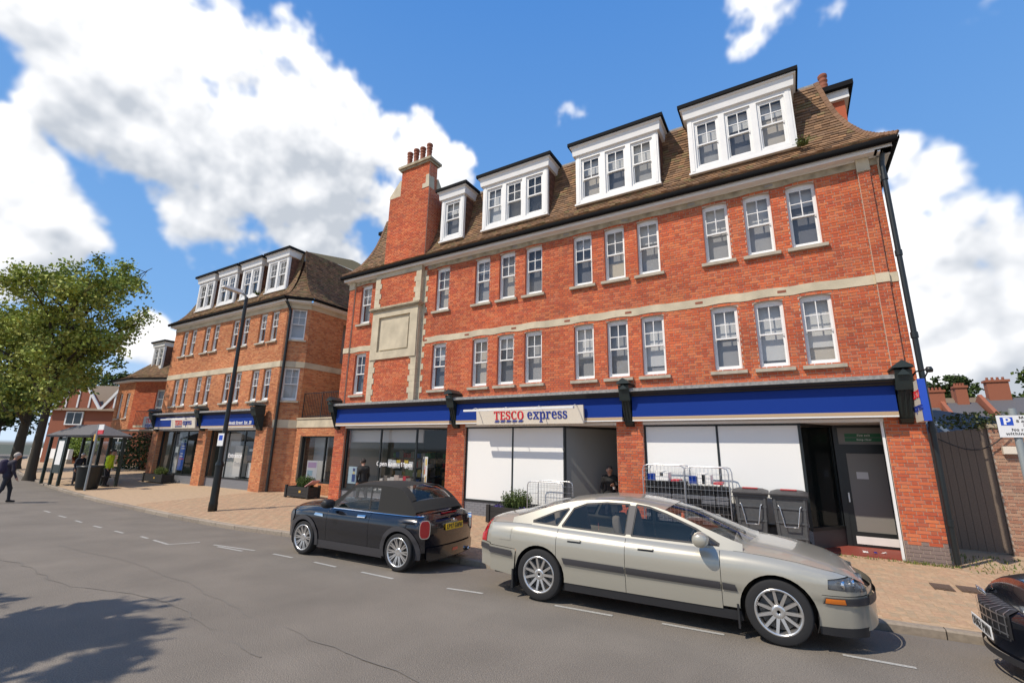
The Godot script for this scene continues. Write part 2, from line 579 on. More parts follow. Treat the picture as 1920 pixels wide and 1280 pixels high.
		for a in 4:
			for b in 6:
				m.box(Vector3(q[0] + 0.035 + a * 0.057, y + 0.0075, q[1] + 0.045 + b * 0.054), Vector3(0.04, 0.006, 0.036), Basis(Vector3.RIGHT, 0.035))
		obj("tread", m.mesh(), mats["iron"], cv)
	# painted bay lines on the road
	var wm := mk("road_paint", Color(0.52, 0.51, 0.47), 0.8, {"grain": [noise_tex("rp", 0.09, 0.45, 1.0, 4), 1.5]})
	for q in [[-12.57, 6.59, -11.8, 6.64], [-11.78, 6.66, -11.52, 6.12], [-11.0, 6.1, -9.76, 5.92], [-10.75, 6.15, -9.9, 6.1], [-9.18, 5.885, -8.57, 5.87], [-7.93, 5.86, -7.3, 5.875], [-6.65, 5.86, -5.9, 5.86], [-4.77, 5.86, -4.12, 5.84], [-3.0, 5.75, -2.2, 5.7], [-1.6, 5.62, -0.9, 5.58], [0.235, 5.475, 0.84, 5.447], [1.6, 5.42, 2.6, 5.38], [-13.3, 6.55, -12.9, 6.57], [-14.6, 6.6, -14.1, 6.6], [-15.9, 6.6, -15.4, 6.6], [-17.3, 6.55, -16.8, 6.57], [-18.8, 6.5, -18.2, 6.5], [-20.4, 6.4, -19.8, 6.42]]:
		var a := Vector3(q[0] * 0.98, 0, 12.0 - (12.0 - q[1]) * 0.98)
		var b := Vector3(q[2] * 0.98, 0, 12.0 - (12.0 - q[3]) * 0.98)
		var s := (b - a).normalized().cross(Vector3.UP) * 0.03
		m = MB.new()
		var nseg := 4
		for i in nseg:
			var p0 := a.lerp(b, float(i) / nseg)
			var p1 := a.lerp(b, float(i + 1) / nseg)
			var pts := []
			for p in [p0 - s, p1 - s, p1 + s, p0 + s]:
				pts.append(Vector3(p.x, road_y(p.x, p.z) + 0.004, p.z))
			m.quad(pts[0], pts[1], pts[2], pts[3])
		var o := struct("road_marking", m.mesh(), wm)
		o.set_meta("label", "short white painted bay line on the road")
	# tarred crack repairs in the carriageway
	var tm := mk("tar", Color(0.155, 0.14, 0.12), 0.8)
	for path in [[[-14.5, 9.6], [-11.5, 9.0], [-9.3, 9.05], [-7.6, 8.6], [-6.0, 8.7], [-4.6, 8.9]], [[-13.0, 8.1], [-10.0, 7.9], [-8.0, 8.0], [-6.0, 8.25], [-4.4, 8.4], [-2.6, 8.55], [-1.0, 8.4]]]:
		m = MB.new()
		var prev := Vector3.INF
		for i in (path.size() - 1) * 8 + 1:
			var k := mini(i / 8, path.size() - 2)
			var f: float = (i - k * 8) / 8.0
			var p := Vector3(lerpf(path[k][0], path[k + 1][0], f), 0, lerpf(path[k][1], path[k + 1][1], f) + rng.randf_range(-0.05, 0.05))
			p.y = road_y(p.x, p.z) + 0.003
			if prev != Vector3.INF:
				var s := (p - prev).normalized().cross(Vector3.UP) * rng.randf_range(0.004, 0.010)
				m.quad(prev - s, p - s, p + s, prev + s)
			prev = p
		struct("crack_seal", m.mesh(), tm)

func paver(m: MB, p: Vector3, sx: float, sz: float, slope: float) -> void:
	var g := 0.0025
	var c := 0.004
	var q := func(x: float, y: float, z: float) -> Vector3: return p + Vector3(x, y + slope * z, z)
	var a: Array = [q.call(g + c, 0.0, g + c), q.call(sx - g - c, 0.0, g + c), q.call(sx - g - c, 0.0, sz - g - c), q.call(g + c, 0.0, sz - g - c)]
	var b: Array = [q.call(g, -0.005, g), q.call(sx - g, -0.005, g), q.call(sx - g, -0.005, sz - g), q.call(g, -0.005, sz - g)]
	m.quad(a[0], a[1], a[2], a[3])
	m.quad(b[0], b[1], a[1], a[0])
	m.quad(b[1], b[2], a[2], a[1])
	m.quad(b[2], b[3], a[3], a[2])
	m.quad(b[3], b[0], a[0], a[3])

# ---------------------------------------------------------------- brick walls with openings
const COURSE := 0.0687
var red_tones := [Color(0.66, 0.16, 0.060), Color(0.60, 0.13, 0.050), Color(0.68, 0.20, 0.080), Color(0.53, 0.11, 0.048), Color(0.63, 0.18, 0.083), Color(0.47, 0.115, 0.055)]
var orange_tones := [Color(0.68, 0.275, 0.115), Color(0.64, 0.235, 0.10), Color(0.71, 0.32, 0.145), Color(0.55, 0.195, 0.085), Color(0.68, 0.29, 0.13), Color(0.53, 0.19, 0.09)]
var pending := {}      # thing -> list of bricks still to be made: [distance, wall node, x0, x1, y0, y1, tone, transform]

func in_hole(o: Array, y: float) -> Array:   # the gap an opening [x0, x1, y0, y1, rise] leaves at height y
	if y <= o[2] or y >= o[3]:
		return []
	var spring: float = o[3] - o[4]
	if y <= spring or o[4] <= 0.0:
		return [o[0], o[1]]
	var t: float = sqrt(maxf(0.0, 1.0 - (y - spring) / o[4]))
	var c: float = (o[0] + o[1]) * 0.5
	var w: float = (o[1] - o[0]) * 0.5 * t
	return [c - w, c + w]

# xf: wall plane, local x along the wall, y up, z out of the face
func wall(owner_thing: Node3D, xf: Transform3D, x0: float, x1: float, y0: float, y1: float, holes := [], thick := 0.3, tones: Array = red_tones, mortar := "mortar", called := "wall", stain := 0.0) -> MeshInstance3D:
	var xs := [x0, x1]
	var ys := [y0, y1]
	for o in holes:
		for k in 2:
			if o[k] > x0 and o[k] < x1 and not xs.has(o[k]): xs.append(o[k])
			if o[k + 2] > y0 and o[k + 2] < y1 and not ys.has(o[k + 2]): ys.append(o[k + 2])
	xs.sort(); ys.sort()
	var m := MB.new()
	for j in ys.size() - 1:
		var i := 0
		while i < xs.size() - 1:
			var cy: float = (ys[j] + ys[j + 1]) * 0.5
			var solid := func(k: int) -> bool:
				var cx: float = (xs[k] + xs[k + 1]) * 0.5
				for o in holes:
					if cx > o[0] and cx < o[1] and cy > o[2] and cy < o[3]:
						return false
				return true
			if not solid.call(i):
				i += 1
				continue
			var e := i
			while e + 1 < xs.size() - 1 and solid.call(e + 1):
				e += 1
			m.span(Vector3(xs[i], ys[j], -thick), Vector3(xs[e + 1], ys[j + 1], -0.012))
			i = e + 1
	for o in holes:   # shoulders of an arched head
		if o[4] > 0.0:
			var w: float = o[1] - o[0]
			for s in 2:
				var p := PackedVector2Array()
				for k in 7:
					var t := k / 6.0 * 0.5
					var x: float = o[0] + w * t if s == 0 else o[1] - w * t
					p.append(Vector2(x, o[3] - o[4] * pow(1.0 - 2.0 * t, 2.0)))
				p.append(Vector2(o[0] if s == 0 else o[1], o[3]))
				m.prism(p, -thick, -0.012)
	var w := obj(called, m.mesh(), mats[mortar], owner_thing, xf)
	var ln := MB.new()      # brick returns inside the window openings
	for o in holes:
		if o[1] - o[0] < 1.3:
			ln.span(Vector3(o[0] - 0.004, o[2] - 0.004, -thick + 0.02), Vector3(o[0] + 0.007, o[3] - o[4], -0.002))
			ln.span(Vector3(o[1] - 0.007, o[2] - 0.004, -thick + 0.02), Vector3(o[1] + 0.004, o[3] - o[4], -0.002))
	if ln.v.size():
		stuff(obj("reveal_brick", ln.mesh(), mats["brick_orange" if tones == orange_tones else "brick_flat"], w))
	var list: Array = pending.get_or_add(owner_thing, [])
	var r := 0
	var y := y0
	while y < y1 - 0.02:
		var top := minf(y + COURSE, y1)
		var my := (y + top) * 0.5
		var gaps := []
		for o in holes:
			var g := in_hole(o, my)
			if g:
				gaps.append(g)
		gaps.sort_custom(func(a, b): return a[0] < b[0])
		# free stretches of this course
		var runs := []
		var s := x0
		for g in gaps:
			if g[0] > s: runs.append([s, minf(g[0], x1)])
			s = maxf(s, g[1])
		if s < x1: runs.append([s, x1])
		for run in runs:
			# Flemish bond on one lattice for the whole wall: stretcher, header, stretcher ...
			var per := 0.312
			var off := 0.0 if r % 2 == 0 else per * 0.5
			var k := floori((run[0] - off) / per)
			var bx := off + k * per
			while bx < run[1]:
				for q in [[0.0, 0.208], [0.208, per]]:
					var a := maxf(bx + q[0], run[0])
					var b := minf(bx + q[1], run[1])
					if b - a > 0.025:
						var t := rng.randi() % 12
						var tone := t if t < 6 else t % 5
						list.append([CAM.distance_squared_to(xf * Vector3((a + b) * 0.5, my, 0)), w, a, b, y, top, tone, xf, tones, stain])
				bx += per
		y = top
		r += 1
	return w

func brick(m: MB, a: float, b: float, y: float, t: float, proud: float, xf := Transform3D()) -> void:
	var g := 0.006
	var p := []
	for z in [-0.012, proud]:
		p.append(xf * Vector3(a + g, y + g, z)); p.append(xf * Vector3(b - g, y + g, z)); p.append(xf * Vector3(b - g, t - g, z)); p.append(xf * Vector3(a + g, t - g, z))
	m.quad(p[4], p[7], p[6], p[5])
	m.quad(p[0], p[3], p[7], p[4])
	m.quad(p[5], p[6], p[2], p[1])
	m.quad(p[7], p[3], p[2], p[6])
	m.quad(p[0], p[4], p[5], p[1])

func lay_bricks(t: Node3D, singles := 300) -> void:   # the nearest bricks singly, the rest joined wall by wall
	var list: Array = pending[t]
	list.sort_custom(func(a, b): return a[0] < b[0])
	var joined := {}
	var patch := FastNoiseLite.new()
	patch.seed = 9
	patch.frequency = 0.22
	patch.fractal_octaves = 3
	var n := 0
	for q in list:
		var pr := rng.randf_range(-0.0025, 0.0015)
		var low: bool = q[9] > 0.0 and q[4] < q[9] + rng.randf_range(-0.08, 0.08)     # whitish salts on the bottom courses
		if n < singles:
			n += 1
			var key := "brick%.3f_%.3f_%d_%s%s" % [snappedf(q[3] - q[2], 0.004), q[5] - q[4], q[6], str(q[8] == red_tones), str(low)]
			if not cache.has(key):
				var m := MB.new()
				m.col = Color(0.27, 0.20, 0.18) if low else q[8][q[6]]
				brick(m, 0.0, snappedf(q[3] - q[2], 0.004), 0.0, q[5] - q[4], 0.0)
				cache[key] = m.mesh()
			obj("brick", cache[key], mats["brick"], q[1], Transform3D(Basis(), Vector3(q[2], q[4], pr)))
		else:
			if not joined.has(q[1]):
				joined[q[1]] = MB.new()
			var m: MB = joined[q[1]]
			m.col = Color(0.27, 0.20, 0.18) if low else q[8][q[6]] * rng.randf_range(0.9, 1.08) * (1.0 + 0.28 * patch.get_noise_2d(q[2] + q[7].origin.z * 3.0, q[4] * 1.6))
			brick(m, q[2], q[3], q[4], q[5], pr)
	for w in joined:
		stuff(obj("brickwork", joined[w].mesh(), mats["brick"], w))
	pending.erase(t)

# ---------------------------------------------------------------- sash windows, in the plane of a wall
func sash_mesh(w: float, h: float, rise: float, bars: Array) -> ArrayMesh:
	var key := "sash%.3f_%.3f_%s" % [w, h, str(bars)]
	if cache.has(key):
		return cache[key]
	var m := MB.new()
	var f := 0.045
	var mid := h * 0.5
	m.span(Vector3(-w / 2, 0, -0.19), Vector3(-w / 2 + f, h, -0.085))
	m.span(Vector3(w / 2 - f, 0, -0.19), Vector3(w / 2, h, -0.085))
	m.span(Vector3(-w / 2 + f, h - f - rise, -0.19), Vector3(w / 2 - f, h, -0.087))
	m.span(Vector3(-w / 2 + f, 0, -0.19), Vector3(w / 2 - f, 0.05, -0.06))
	# upper sash (outer), lower sash (inner)
	var s := 0.035
	var a := w / 2 - f
	for q in [[mid - 0.02, h - f - rise, -0.125, -0.095, s], [0.05, mid + 0.02, -0.165, -0.132, s]]:
		m.span(Vector3(-a, q[0], q[2]), Vector3(-a + s, q[1], q[3]))
		m.span(Vector3(a - s, q[0], q[2]), Vector3(a, q[1], q[3]))
		m.span(Vector3(-a + s, q[1] - 0.04, q[2]), Vector3(a - s, q[1], q[3]))
		m.span(Vector3(-a + s, q[0], q[2]), Vector3(a - s, q[0] + (0.04 if q[0] > 0.1 else 0.075), q[3]))
	# horns under the upper sash
	for e in [-1.0, 1.0]:
		m.span(Vector3(e * (a - s * 0.5) - s * 0.4, mid - 0.06, -0.12), Vector3(e * (a - s * 0.5) + s * 0.4, mid - 0.02, -0.1))
	var u0 := mid + 0.02
	var u1 := h - f - rise - 0.04
	for k in range(1, bars[0]):
		var x: float = -a + s + (2 * a - 2 * s) * k / bars[0]
		m.span(Vector3(x - 0.011, u0, -0.122), Vector3(x + 0.011, u1, -0.098))
	for k in range(1, bars[1]):
		var y: float = u0 + (u1 - u0) * k / bars[1]
		m.span(Vector3(-a + s, y - 0.011, -0.121), Vector3(a - s, y + 0.011, -0.099))
	cache[key] = m.mesh()
	return cache[key]

func pane(parent: Node, x0: float, x1: float, y0: float, y1: float, z: float, material := "glass", called := "pane") -> MeshInstance3D:
	var key := "pane%.3f_%.3f" % [x1 - x0, y1 - y0]
	if not cache.has(key):
		var m := MB.new()
		m.quad(Vector3(0, 0, 0), Vector3(0, y1 - y0, 0), Vector3(x1 - x0, y1 - y0, 0), Vector3(x1 - x0, 0, 0))
		cache[key] = m.mesh()
	return obj(called, cache[key], mats[material], parent, Transform3D(Basis(), Vector3(x0, y0, z)))

func sash(t: Node, xf: Transform3D, cx: float, y0: float, w: float, h: float, rise := 0.05, blind := 0.0, sill := true, bars := [2, 2], curtain := "blind") -> void:
	var win := obj("window", sash_mesh(w, h, rise, bars), mats["white_paint"], t, xf * Transform3D(Basis(), Vector3(cx, y0, 0)))
	var a := w / 2 - 0.08
	var mid := h * 0.5
	var u0 := mid + 0.02
	var u1 := h - 0.085 - rise
	for i in bars[0]:
		for j in bars[1]:
			pane(win, -a + 2 * a * i / bars[0], -a + 2 * a * (i + 1) / bars[0], u0 + (u1 - u0) * j / bars[1], u0 + (u1 - u0) * (j + 1) / bars[1], -0.11)
	pane(win, -a, a, 0.125, mid, -0.148)
	var nm := MB.new()  # sheet added behind every window so the dark glass reads paler
	nm.span(Vector3(-w / 2 + 0.015, 0.02, -0.285), Vector3(w / 2 - 0.015, h - 0.03, -0.28))
	obj("added_backing", nm.mesh(), mats[["backing_mid", "backing_warm", "backing_grey", "backing_mid"][int(absf(cx * 7.3 + y0 * 3.1)) % 4]], win)
	if blind > 0.0:
		var m := MB.new()
		m.span(Vector3(-w / 2 + 0.02, h - 0.05 - (h - 0.1) * blind, -0.262), Vector3(w / 2 - 0.02, h - 0.05, -0.25))
		obj("blind", m.mesh(), mats[curtain], win)
	elif blind < 0.0:      # something pale standing in the lower part
		var m := MB.new()
		m.span(Vector3(-w / 2 + 0.03, 0.06, -0.262), Vector3(w / 2 - 0.03, 0.06 - blind * h, -0.25))
		obj("blind", m.mesh(), mats[curtain], win)
	if sill:
		var m := MB.new()
		var e := w / 2 + 0.095
		m.hexa([Vector3(-e, -0.095, -0.10), Vector3(e, -0.095, -0.10), Vector3(e, 0.0, -0.10), Vector3(-e, 0.0, -0.10), Vector3(-e, -0.095, 0.085), Vector3(e, -0.095, 0.085), Vector3(e, -0.018, 0.085), Vector3(-e, -0.018, 0.085)])
		obj("sill", m.mesh(), mats["sill_stone"], win)

# ---------------------------------------------------------------- tiled slopes
# prof: [inset, y] from the eaves up; line from a to b along the eaves, inward normal nrm; ends shrink by the inset where hip is 1
func tiles(roof: Node, a: Vector3, b: Vector3, nrm: Vector3, prof: Array, hip_a: float, hip_b: float, singles: int, moss := 0.15) -> void:
	var along := (b - a).normalized()
	var pts := []          # row edges along the curve
	var gauge := 0.1
	var rest := 0.0
	pts.append(Vector2(prof[0][0], prof[0][1]))
	for i in prof.size() - 1:
		var p := Vector2(prof[i][0], prof[i][1])
		var q := Vector2(prof[i + 1][0], prof[i + 1][1])
		var l := p.distance_to(q)
		var d := gauge - rest
		while d <= l:
			pts.append(p.lerp(q, d / l))
			d += gauge
		rest = l - (d - gauge)
	var base := MB.new()
	var list := []
	for r in pts.size() - 1:
		var p: Vector2 = pts[r]
		var q: Vector2 = pts[r + 1]
		var L0 := a + along * p.x * hip_a + nrm * p.x + Vector3(0, p.y - a.y, 0)
		var R0 := b - along * p.x * hip_b + nrm * p.x + Vector3(0, p.y - b.y, 0)
		var L1 := a + along * q.x * hip_a + nrm * q.x + Vector3(0, q.y - a.y, 0)
		var R1 := b - along * q.x * hip_b + nrm * q.x + Vector3(0, q.y - b.y, 0)
		base.quad(L0, L1, R1, R0)
		var up := (q - p).normalized()
		var out := (-nrm * up.y + Vector3(0, up.x, 0)).normalized()
		var len0 := L0.distance_to(R0)
		var x := -rng.randf() * 0.1 if r % 2 == 0 else -0.0825
		while x < len0:
			var x0 := maxf(x + 0.002, 0.0)
			var x1 := minf(x + 0.163, len0)
			if x1 - x0 > 0.02:
				var f0: float = clampf(x0 - p.x * 0.0, 0, len0)
				list.append([r, f0, x1, L0, L1, R0, R1, out, len0])
			x += 0.165
	var order := []
	for k in list.size():
		var q = list[k]
		order.append([CAM.distance_squared_to(q[3].lerp(q[5], q[1] / q[8])), k])
	order.sort_custom(func(u, w): return u[0] < w[0])
	var joined := MB.new()
	var n := 0
	for o in order:
		var q = list[o[1]]
		var out: Vector3 = q[7]
		var t := rng.randf()
		var c := Color(0.32, 0.18, 0.09).lerp(Color(0.22, 0.135, 0.08), t) * rng.randf_range(0.55, 1.2)
		if rng.randf() < moss:
			c = c.lerp(Color(0.20, 0.165, 0.07), rng.randf_range(0.3, 0.8))
		var m: MB = joined
		if n < singles:
			m = MB.new()
		m.col = c
		var lift := rng.randf_range(0.016, 0.030)
		var a0: Vector3 = q[3] + along * q[1]
		var b0: Vector3 = q[3] + along * q[2]
		var sa: float = q[1]
		var sb: float = minf(q[2], q[3].distance_to(q[5]))
		var l1: float = q[4].distance_to(q[6])
		var off: float = (q[4] - q[3]).dot(along)
		var a1: Vector3 = q[4] + along * clampf(sa - off, 0.0, l1)
		var b1: Vector3 = q[4] + along * clampf(sb - off, 0.0, l1)
		var w := out * lift
		var z := out * 0.004
		m.quad(a0 + w, a1 + z, b1 + z, b0 + w)
		m.quad(a0 - out * 0.004, a0 + w, b0 + w, b0 - out * 0.004)
		m.quad(a0 - out * 0.004, a1, a1 + z, a0 + w)
		m.quad(b0 + w, b1 + z, b1, b0 - out * 0.004)
		if n < singles:
			n += 1
			obj("roof_tile", m.mesh(), mats["tile"], roof)
	stuff(obj("tiling", joined.mesh(), mats["tile"], roof))
	obj("roof_boarding", base.mesh(), mats["interior_dark"], roof)

# ---------------------------------------------------------------- pieces both shop buildings share
const PROF := [[0.0, 8.76], [0.28, 8.98], [0.5, 9.28], [0.7, 9.7], [0.88, 10.2], [1.02, 10.8], [1.15, 11.5]]
const EAST := Basis(Vector3(0, 0, -1), Vector3(0, 1, 0), Vector3(1, 0, 0))   # a wall plane facing +x

func part(t: Node, called: String, material: String, boxes: Array, xf := Transform3D()) -> MeshInstance3D:
	var m := MB.new()
	for b in boxes:
		m.span(Vector3(b[0], b[2], b[4]), Vector3(b[1], b[3], b[5]))
	return obj(called, m.mesh(), mats[material], t, xf)

# stone course that lifts a little over each window head
func wavy_band(t: Node, called: String, material: String, xf: Transform3D, x0: float, x1: float, y0: float, y1: float, z: float, heads: Array, lift: float) -> MeshInstance3D:
	var top := PackedVector2Array()
	var bot := PackedVector2Array()
	var n := int((x1 - x0) / 0.06)
	for i in n + 1:
		var x := lerpf(x0, x1, float(i) / n)
		var k := 0.0
		for h in heads:
			k = maxf(k, 1.0 - pow((x - h[0]) / (h[1] * 0.62), 2.0))
		top.append(Vector2(x, y1 + lift * maxf(k, 0.0) * 0.6))
		bot.append(Vector2(x, y0 + lift * maxf(k, 0.0)))
	var m := MB.new()
	for i in n:
		var a := top[i]; var b := top[i + 1]; var c := bot[i + 1]; var d := bot[i]
		var f := func(p: Vector2, zz: float) -> Vector3: return Vector3(p.x, p.y, zz)
		m.quad(f.call(d, z), f.call(a, z), f.call(b, z), f.call(c, z))
		m.quad(f.call(a, z), f.call(a, -0.02), f.call(b, -0.02), f.call(b, z))
		m.quad(f.call(d, -0.02), f.call(d, z), f.call(c, z), f.call(c, -0.02))
	m.quad(Vector3(x1, y0, z), Vector3(x1, y1, z), Vector3(x1, y1, -0.02), Vector3(x1, y0, -0.02))
	m.quad(Vector3(x0, y0, -0.02), Vector3(x0, y1, -0.02), Vector3(x0, y1, z), Vector3(x0, y0, z))
	return obj(called, m.mesh(), mats[material], t, xf)

func eaves(t: Node, a: Vector3, b: Vector3, e0: float, e1: float) -> void:
	# a to b along the wall face at soffit height, left to right from outside; e0, e1 lengthen the ends
	var al := (b - a).normalized()
	var out := Vector3.UP.cross(al) * -1.0
	out = al.cross(Vector3.UP)
	var L := a.distance_to(b)
	var xf := Transform3D(Basis(al, Vector3.UP, out), a)
	part(t, "soffit", "white_paint", [[-e0, L + e1, 0.0, 0.03, -0.05, 0.25], [-e0, L + e1, 0.03, 0.16, 0.225, 0.262], [-e0, L + e1, -0.03, 0.0, 0.0, 0.05]], xf)
	var m := MB.new()
	var rows := []
	for k in [[0.266, 0.19], [0.268, 0.12], [0.30, 0.085], [0.35, 0.085], [0.385, 0.12], [0.392, 0.20], [0.375, 0.20]]:
		rows.append(PackedVector3Array([Vector3(-e0 - 0.1, k[1], k[0]), Vector3(L + e1 + 0.1, k[1], k[0])]))
	m.grid(rows, true)
	m.quad(Vector3(-e0 - 0.1, 0.19, 0.266), Vector3(-e0 - 0.1, 0.196, 0.266), Vector3(L + e1 + 0.1, 0.196, 0.39), Vector3(L + e1 + 0.1, 0.19, 0.39))
	obj("gutter", m.mesh(), mats["lead"], t, xf)

func dormer(t: Node, x0: float, x1: float, zf: float, lights: int, blinds: Array, over := 0.2, shift := Vector3.ZERO) -> void:
	var d := obj("dormer", ArrayMesh.new(), null, t)
	d.position = shift
	var m := MB.new()
	var y0 := 9.42
	var y1 := 11.1
	var post := 0.17
	var mul := 0.15
	var w := (x1 - x0 - 2 * post - (lights - 1) * mul) / lights
	var holes := []
	for k in lights:
		var a := x0 + post + k * (w + mul)
		holes.append([a, a + w, y0 + 0.13, y1 - 0.12])
	# white front: posts, mullions, head and sill
	m.span(Vector3(x0, y0, zf - 0.12), Vector3(x1, y0 + 0.13, zf))
	m.span(Vector3(x0, y1 - 0.12, zf - 0.12), Vector3(x1, y1, zf))
	m.span(Vector3(x0 - 0.03, y0 - 0.05, zf - 0.1), Vector3(x1 + 0.03, y0, zf + 0.05))
	var px := x0
	for k in lights + 1:
		var wd := post if k == 0 or k == lights else mul
		m.span(Vector3(px, y0 + 0.13, zf - 0.12), Vector3(px + wd, y1 - 0.12, zf))
		if k == 0 or k == lights:
			m.span(Vector3(px + 0.035, y0 + 0.05, zf), Vector3(px + wd - 0.045, y1 - 0.05, zf + 0.012))
		px += wd + w
	# cornice flaring out under the lead roof
	var f := func(y: float, e: float) -> PackedVector3Array:
		return PackedVector3Array([Vector3(x0 - e, y, zf - 1.3), Vector3(x0 - e, y, zf + e), Vector3(x1 + e, y, zf + e), Vector3(x1 + e, y, zf - 1.3)])
	var pr := [[11.1, 0.0], [11.12, 0.07], [11.38, 0.10], [11.40, 0.15], [11.44, 0.15]]
	for k in pr.size() - 1:
		var p: PackedVector3Array = f.call(pr[k][0], pr[k][1])
		var q: PackedVector3Array = f.call(pr[k + 1][0], pr[k + 1][1])
		for s in 3:
			m.quad(p[s], q[s], q[s + 1], p[s + 1])
	obj("front", m.mesh(), mats["white_paint"], d)
	m = MB.new()
	m.span(Vector3(x0 - over, 11.44, zf - 1.4), Vector3(x1 + over, 11.55, zf + over))
	m.span(Vector3(x0 - over + 0.05, 11.55, zf - 1.4), Vector3(x1 + over - 0.05, 11.575, zf + over - 0.05))
	obj("lead_roof", m.mesh(), mats["lead"], d)
	# cheeks hung with plain tiles
	m = MB.new()
	for s in 2:
		var x := x0 if s == 0 else x1
		var sg := -1.0 if s == 0 else 1.0
		m.col = Color(0.12, 0.07, 0.05)
		m.span(Vector3(x - sg * 0.1, 9.0, zf - 1.3), Vector3(x - sg * 0.012, 11.1, zf - 0.121))
		var y := 9.0
		var r := 0
		while y < 11.08:
			var z := zf - 0.121 - (0.08 if r % 2 else 0.0)
			while z > zf - 1.25:
				m.col = Color(0.22, 0.105, 0.065) * rng.randf_range(0.65, 1.1)
				var z1 := maxf(z - 0.162, zf - 1.3)
				var p := [Vector3(x + sg * 0.012, y, z), Vector3(x + sg * 0.002, y + 0.1, z), Vector3(x + sg * 0.002, y + 0.1, z1), Vector3(x + sg * 0.012, y, z1)]
				if sg > 0:
					m.quad(p[0], p[1], p[2], p[3])
				else:
					m.quad(p[3], p[2], p[1], p[0])
				m.quad(Vector3(x, y, z), p[0], p[3], Vector3(x, y, z1))
				z -= 0.165
			y += 0.1
			r += 1
	obj("cheek", m.mesh(), mats["tile"], d)
	# ceiling and back so that one does not look through
	part(d, "lining", "interior", [[x0 + 0.1, x1 - 0.1, 11.08, 11.1, zf - 1.3, zf - 0.12], [x0 + 0.1, x1 - 0.1, 9.0, 11.1, zf - 1.32, zf - 1.3]])
	for k in lights:
		var h: Array = holes[k]
		var b: float = blinds[k] if k < blinds.size() else 0.0
		sash_in(d, (h[0] + h[1]) / 2, h[2], w, h[3] - h[2], zf + 0.045, b)

# a sash as pieces of a part that already has one level above it
func sash_in(d: Node, cx: float, y0: float, w: float, h: float, z: float, blind: float) -> void:
	var xf := Transform3D(Basis(), Vector3(cx, y0, z))
	obj("sash", sash_mesh(w, h, 0.0, [2, 2]), mats["white_paint"], d, xf)
	var a := w / 2 - 0.08
	var mid := h * 0.5
	for q in [[-a, 0.0, mid + 0.02, mid + (h - 0.085 - mid) * 0.5, -0.11], [0.0, a, mid + 0.02, mid + (h - 0.085 - mid) * 0.5, -0.11], [-a, 0.0, mid + (h - 0.085 - mid) * 0.5, h - 0.085, -0.11], [0.0, a, mid + (h - 0.085 - mid) * 0.5, h - 0.085, -0.11], [-a, a, 0.125, mid, -0.148]]:
		var p := pane(d, q[0], q[1], q[2], q[3], q[4])
		p.transform = xf * p.transform
	var nm := MB.new()  # added sheet again, lightening the dormer glass
	nm.span(Vector3(-w / 2 + 0.01, 0.02, -0.285), Vector3(w / 2 - 0.01, h - 0.03, -0.28))
	obj("added_backing", nm.mesh(), mats[["backing_mid", "backing_grey", "backing_warm"][int(absf(cx * 5.3)) % 3]], d, xf)
	if blind != 0.0:
		var top := h - 0.05
		var m := MB.new()
		m.span(Vector3(-w / 2, top - (h - 0.1) * absf(blind), -0.262), Vector3(w / 2, top, -0.25))
		if blind < 0.0:    # slatted blind
			m = MB.new()
			var y := top
			while y > top - (h - 0.1) * absf(blind):
				m.box(Vector3(0, y, -0.25), Vector3(w, 0.003, 0.03), Basis(Vector3.RIGHT, 0.6))
				y -= 0.035
		obj("blind", m.mesh(), mats["blind"], d, xf)

func quoins(t: Node, x: float, dir: float, y0: float, y1: float, z: float, zb: float, wide: float, narrow: float) -> void:
	var m := MB.new()
	var y := y0
	var k := 0
	while y < y1 - 0.01:
		var h := minf(COURSE * 3.0, y1 - y)
		var w := wide if k % 2 == 0 else narrow
		m.span(Vector3(x, y + 0.002, zb), Vector3(x + dir * w, y + h - 0.002, z - (0.0 if k % 2 == 0 else 0.002)))
		y += h
		k += 1
	obj("quoins", m.mesh(), mats["stone"], t)

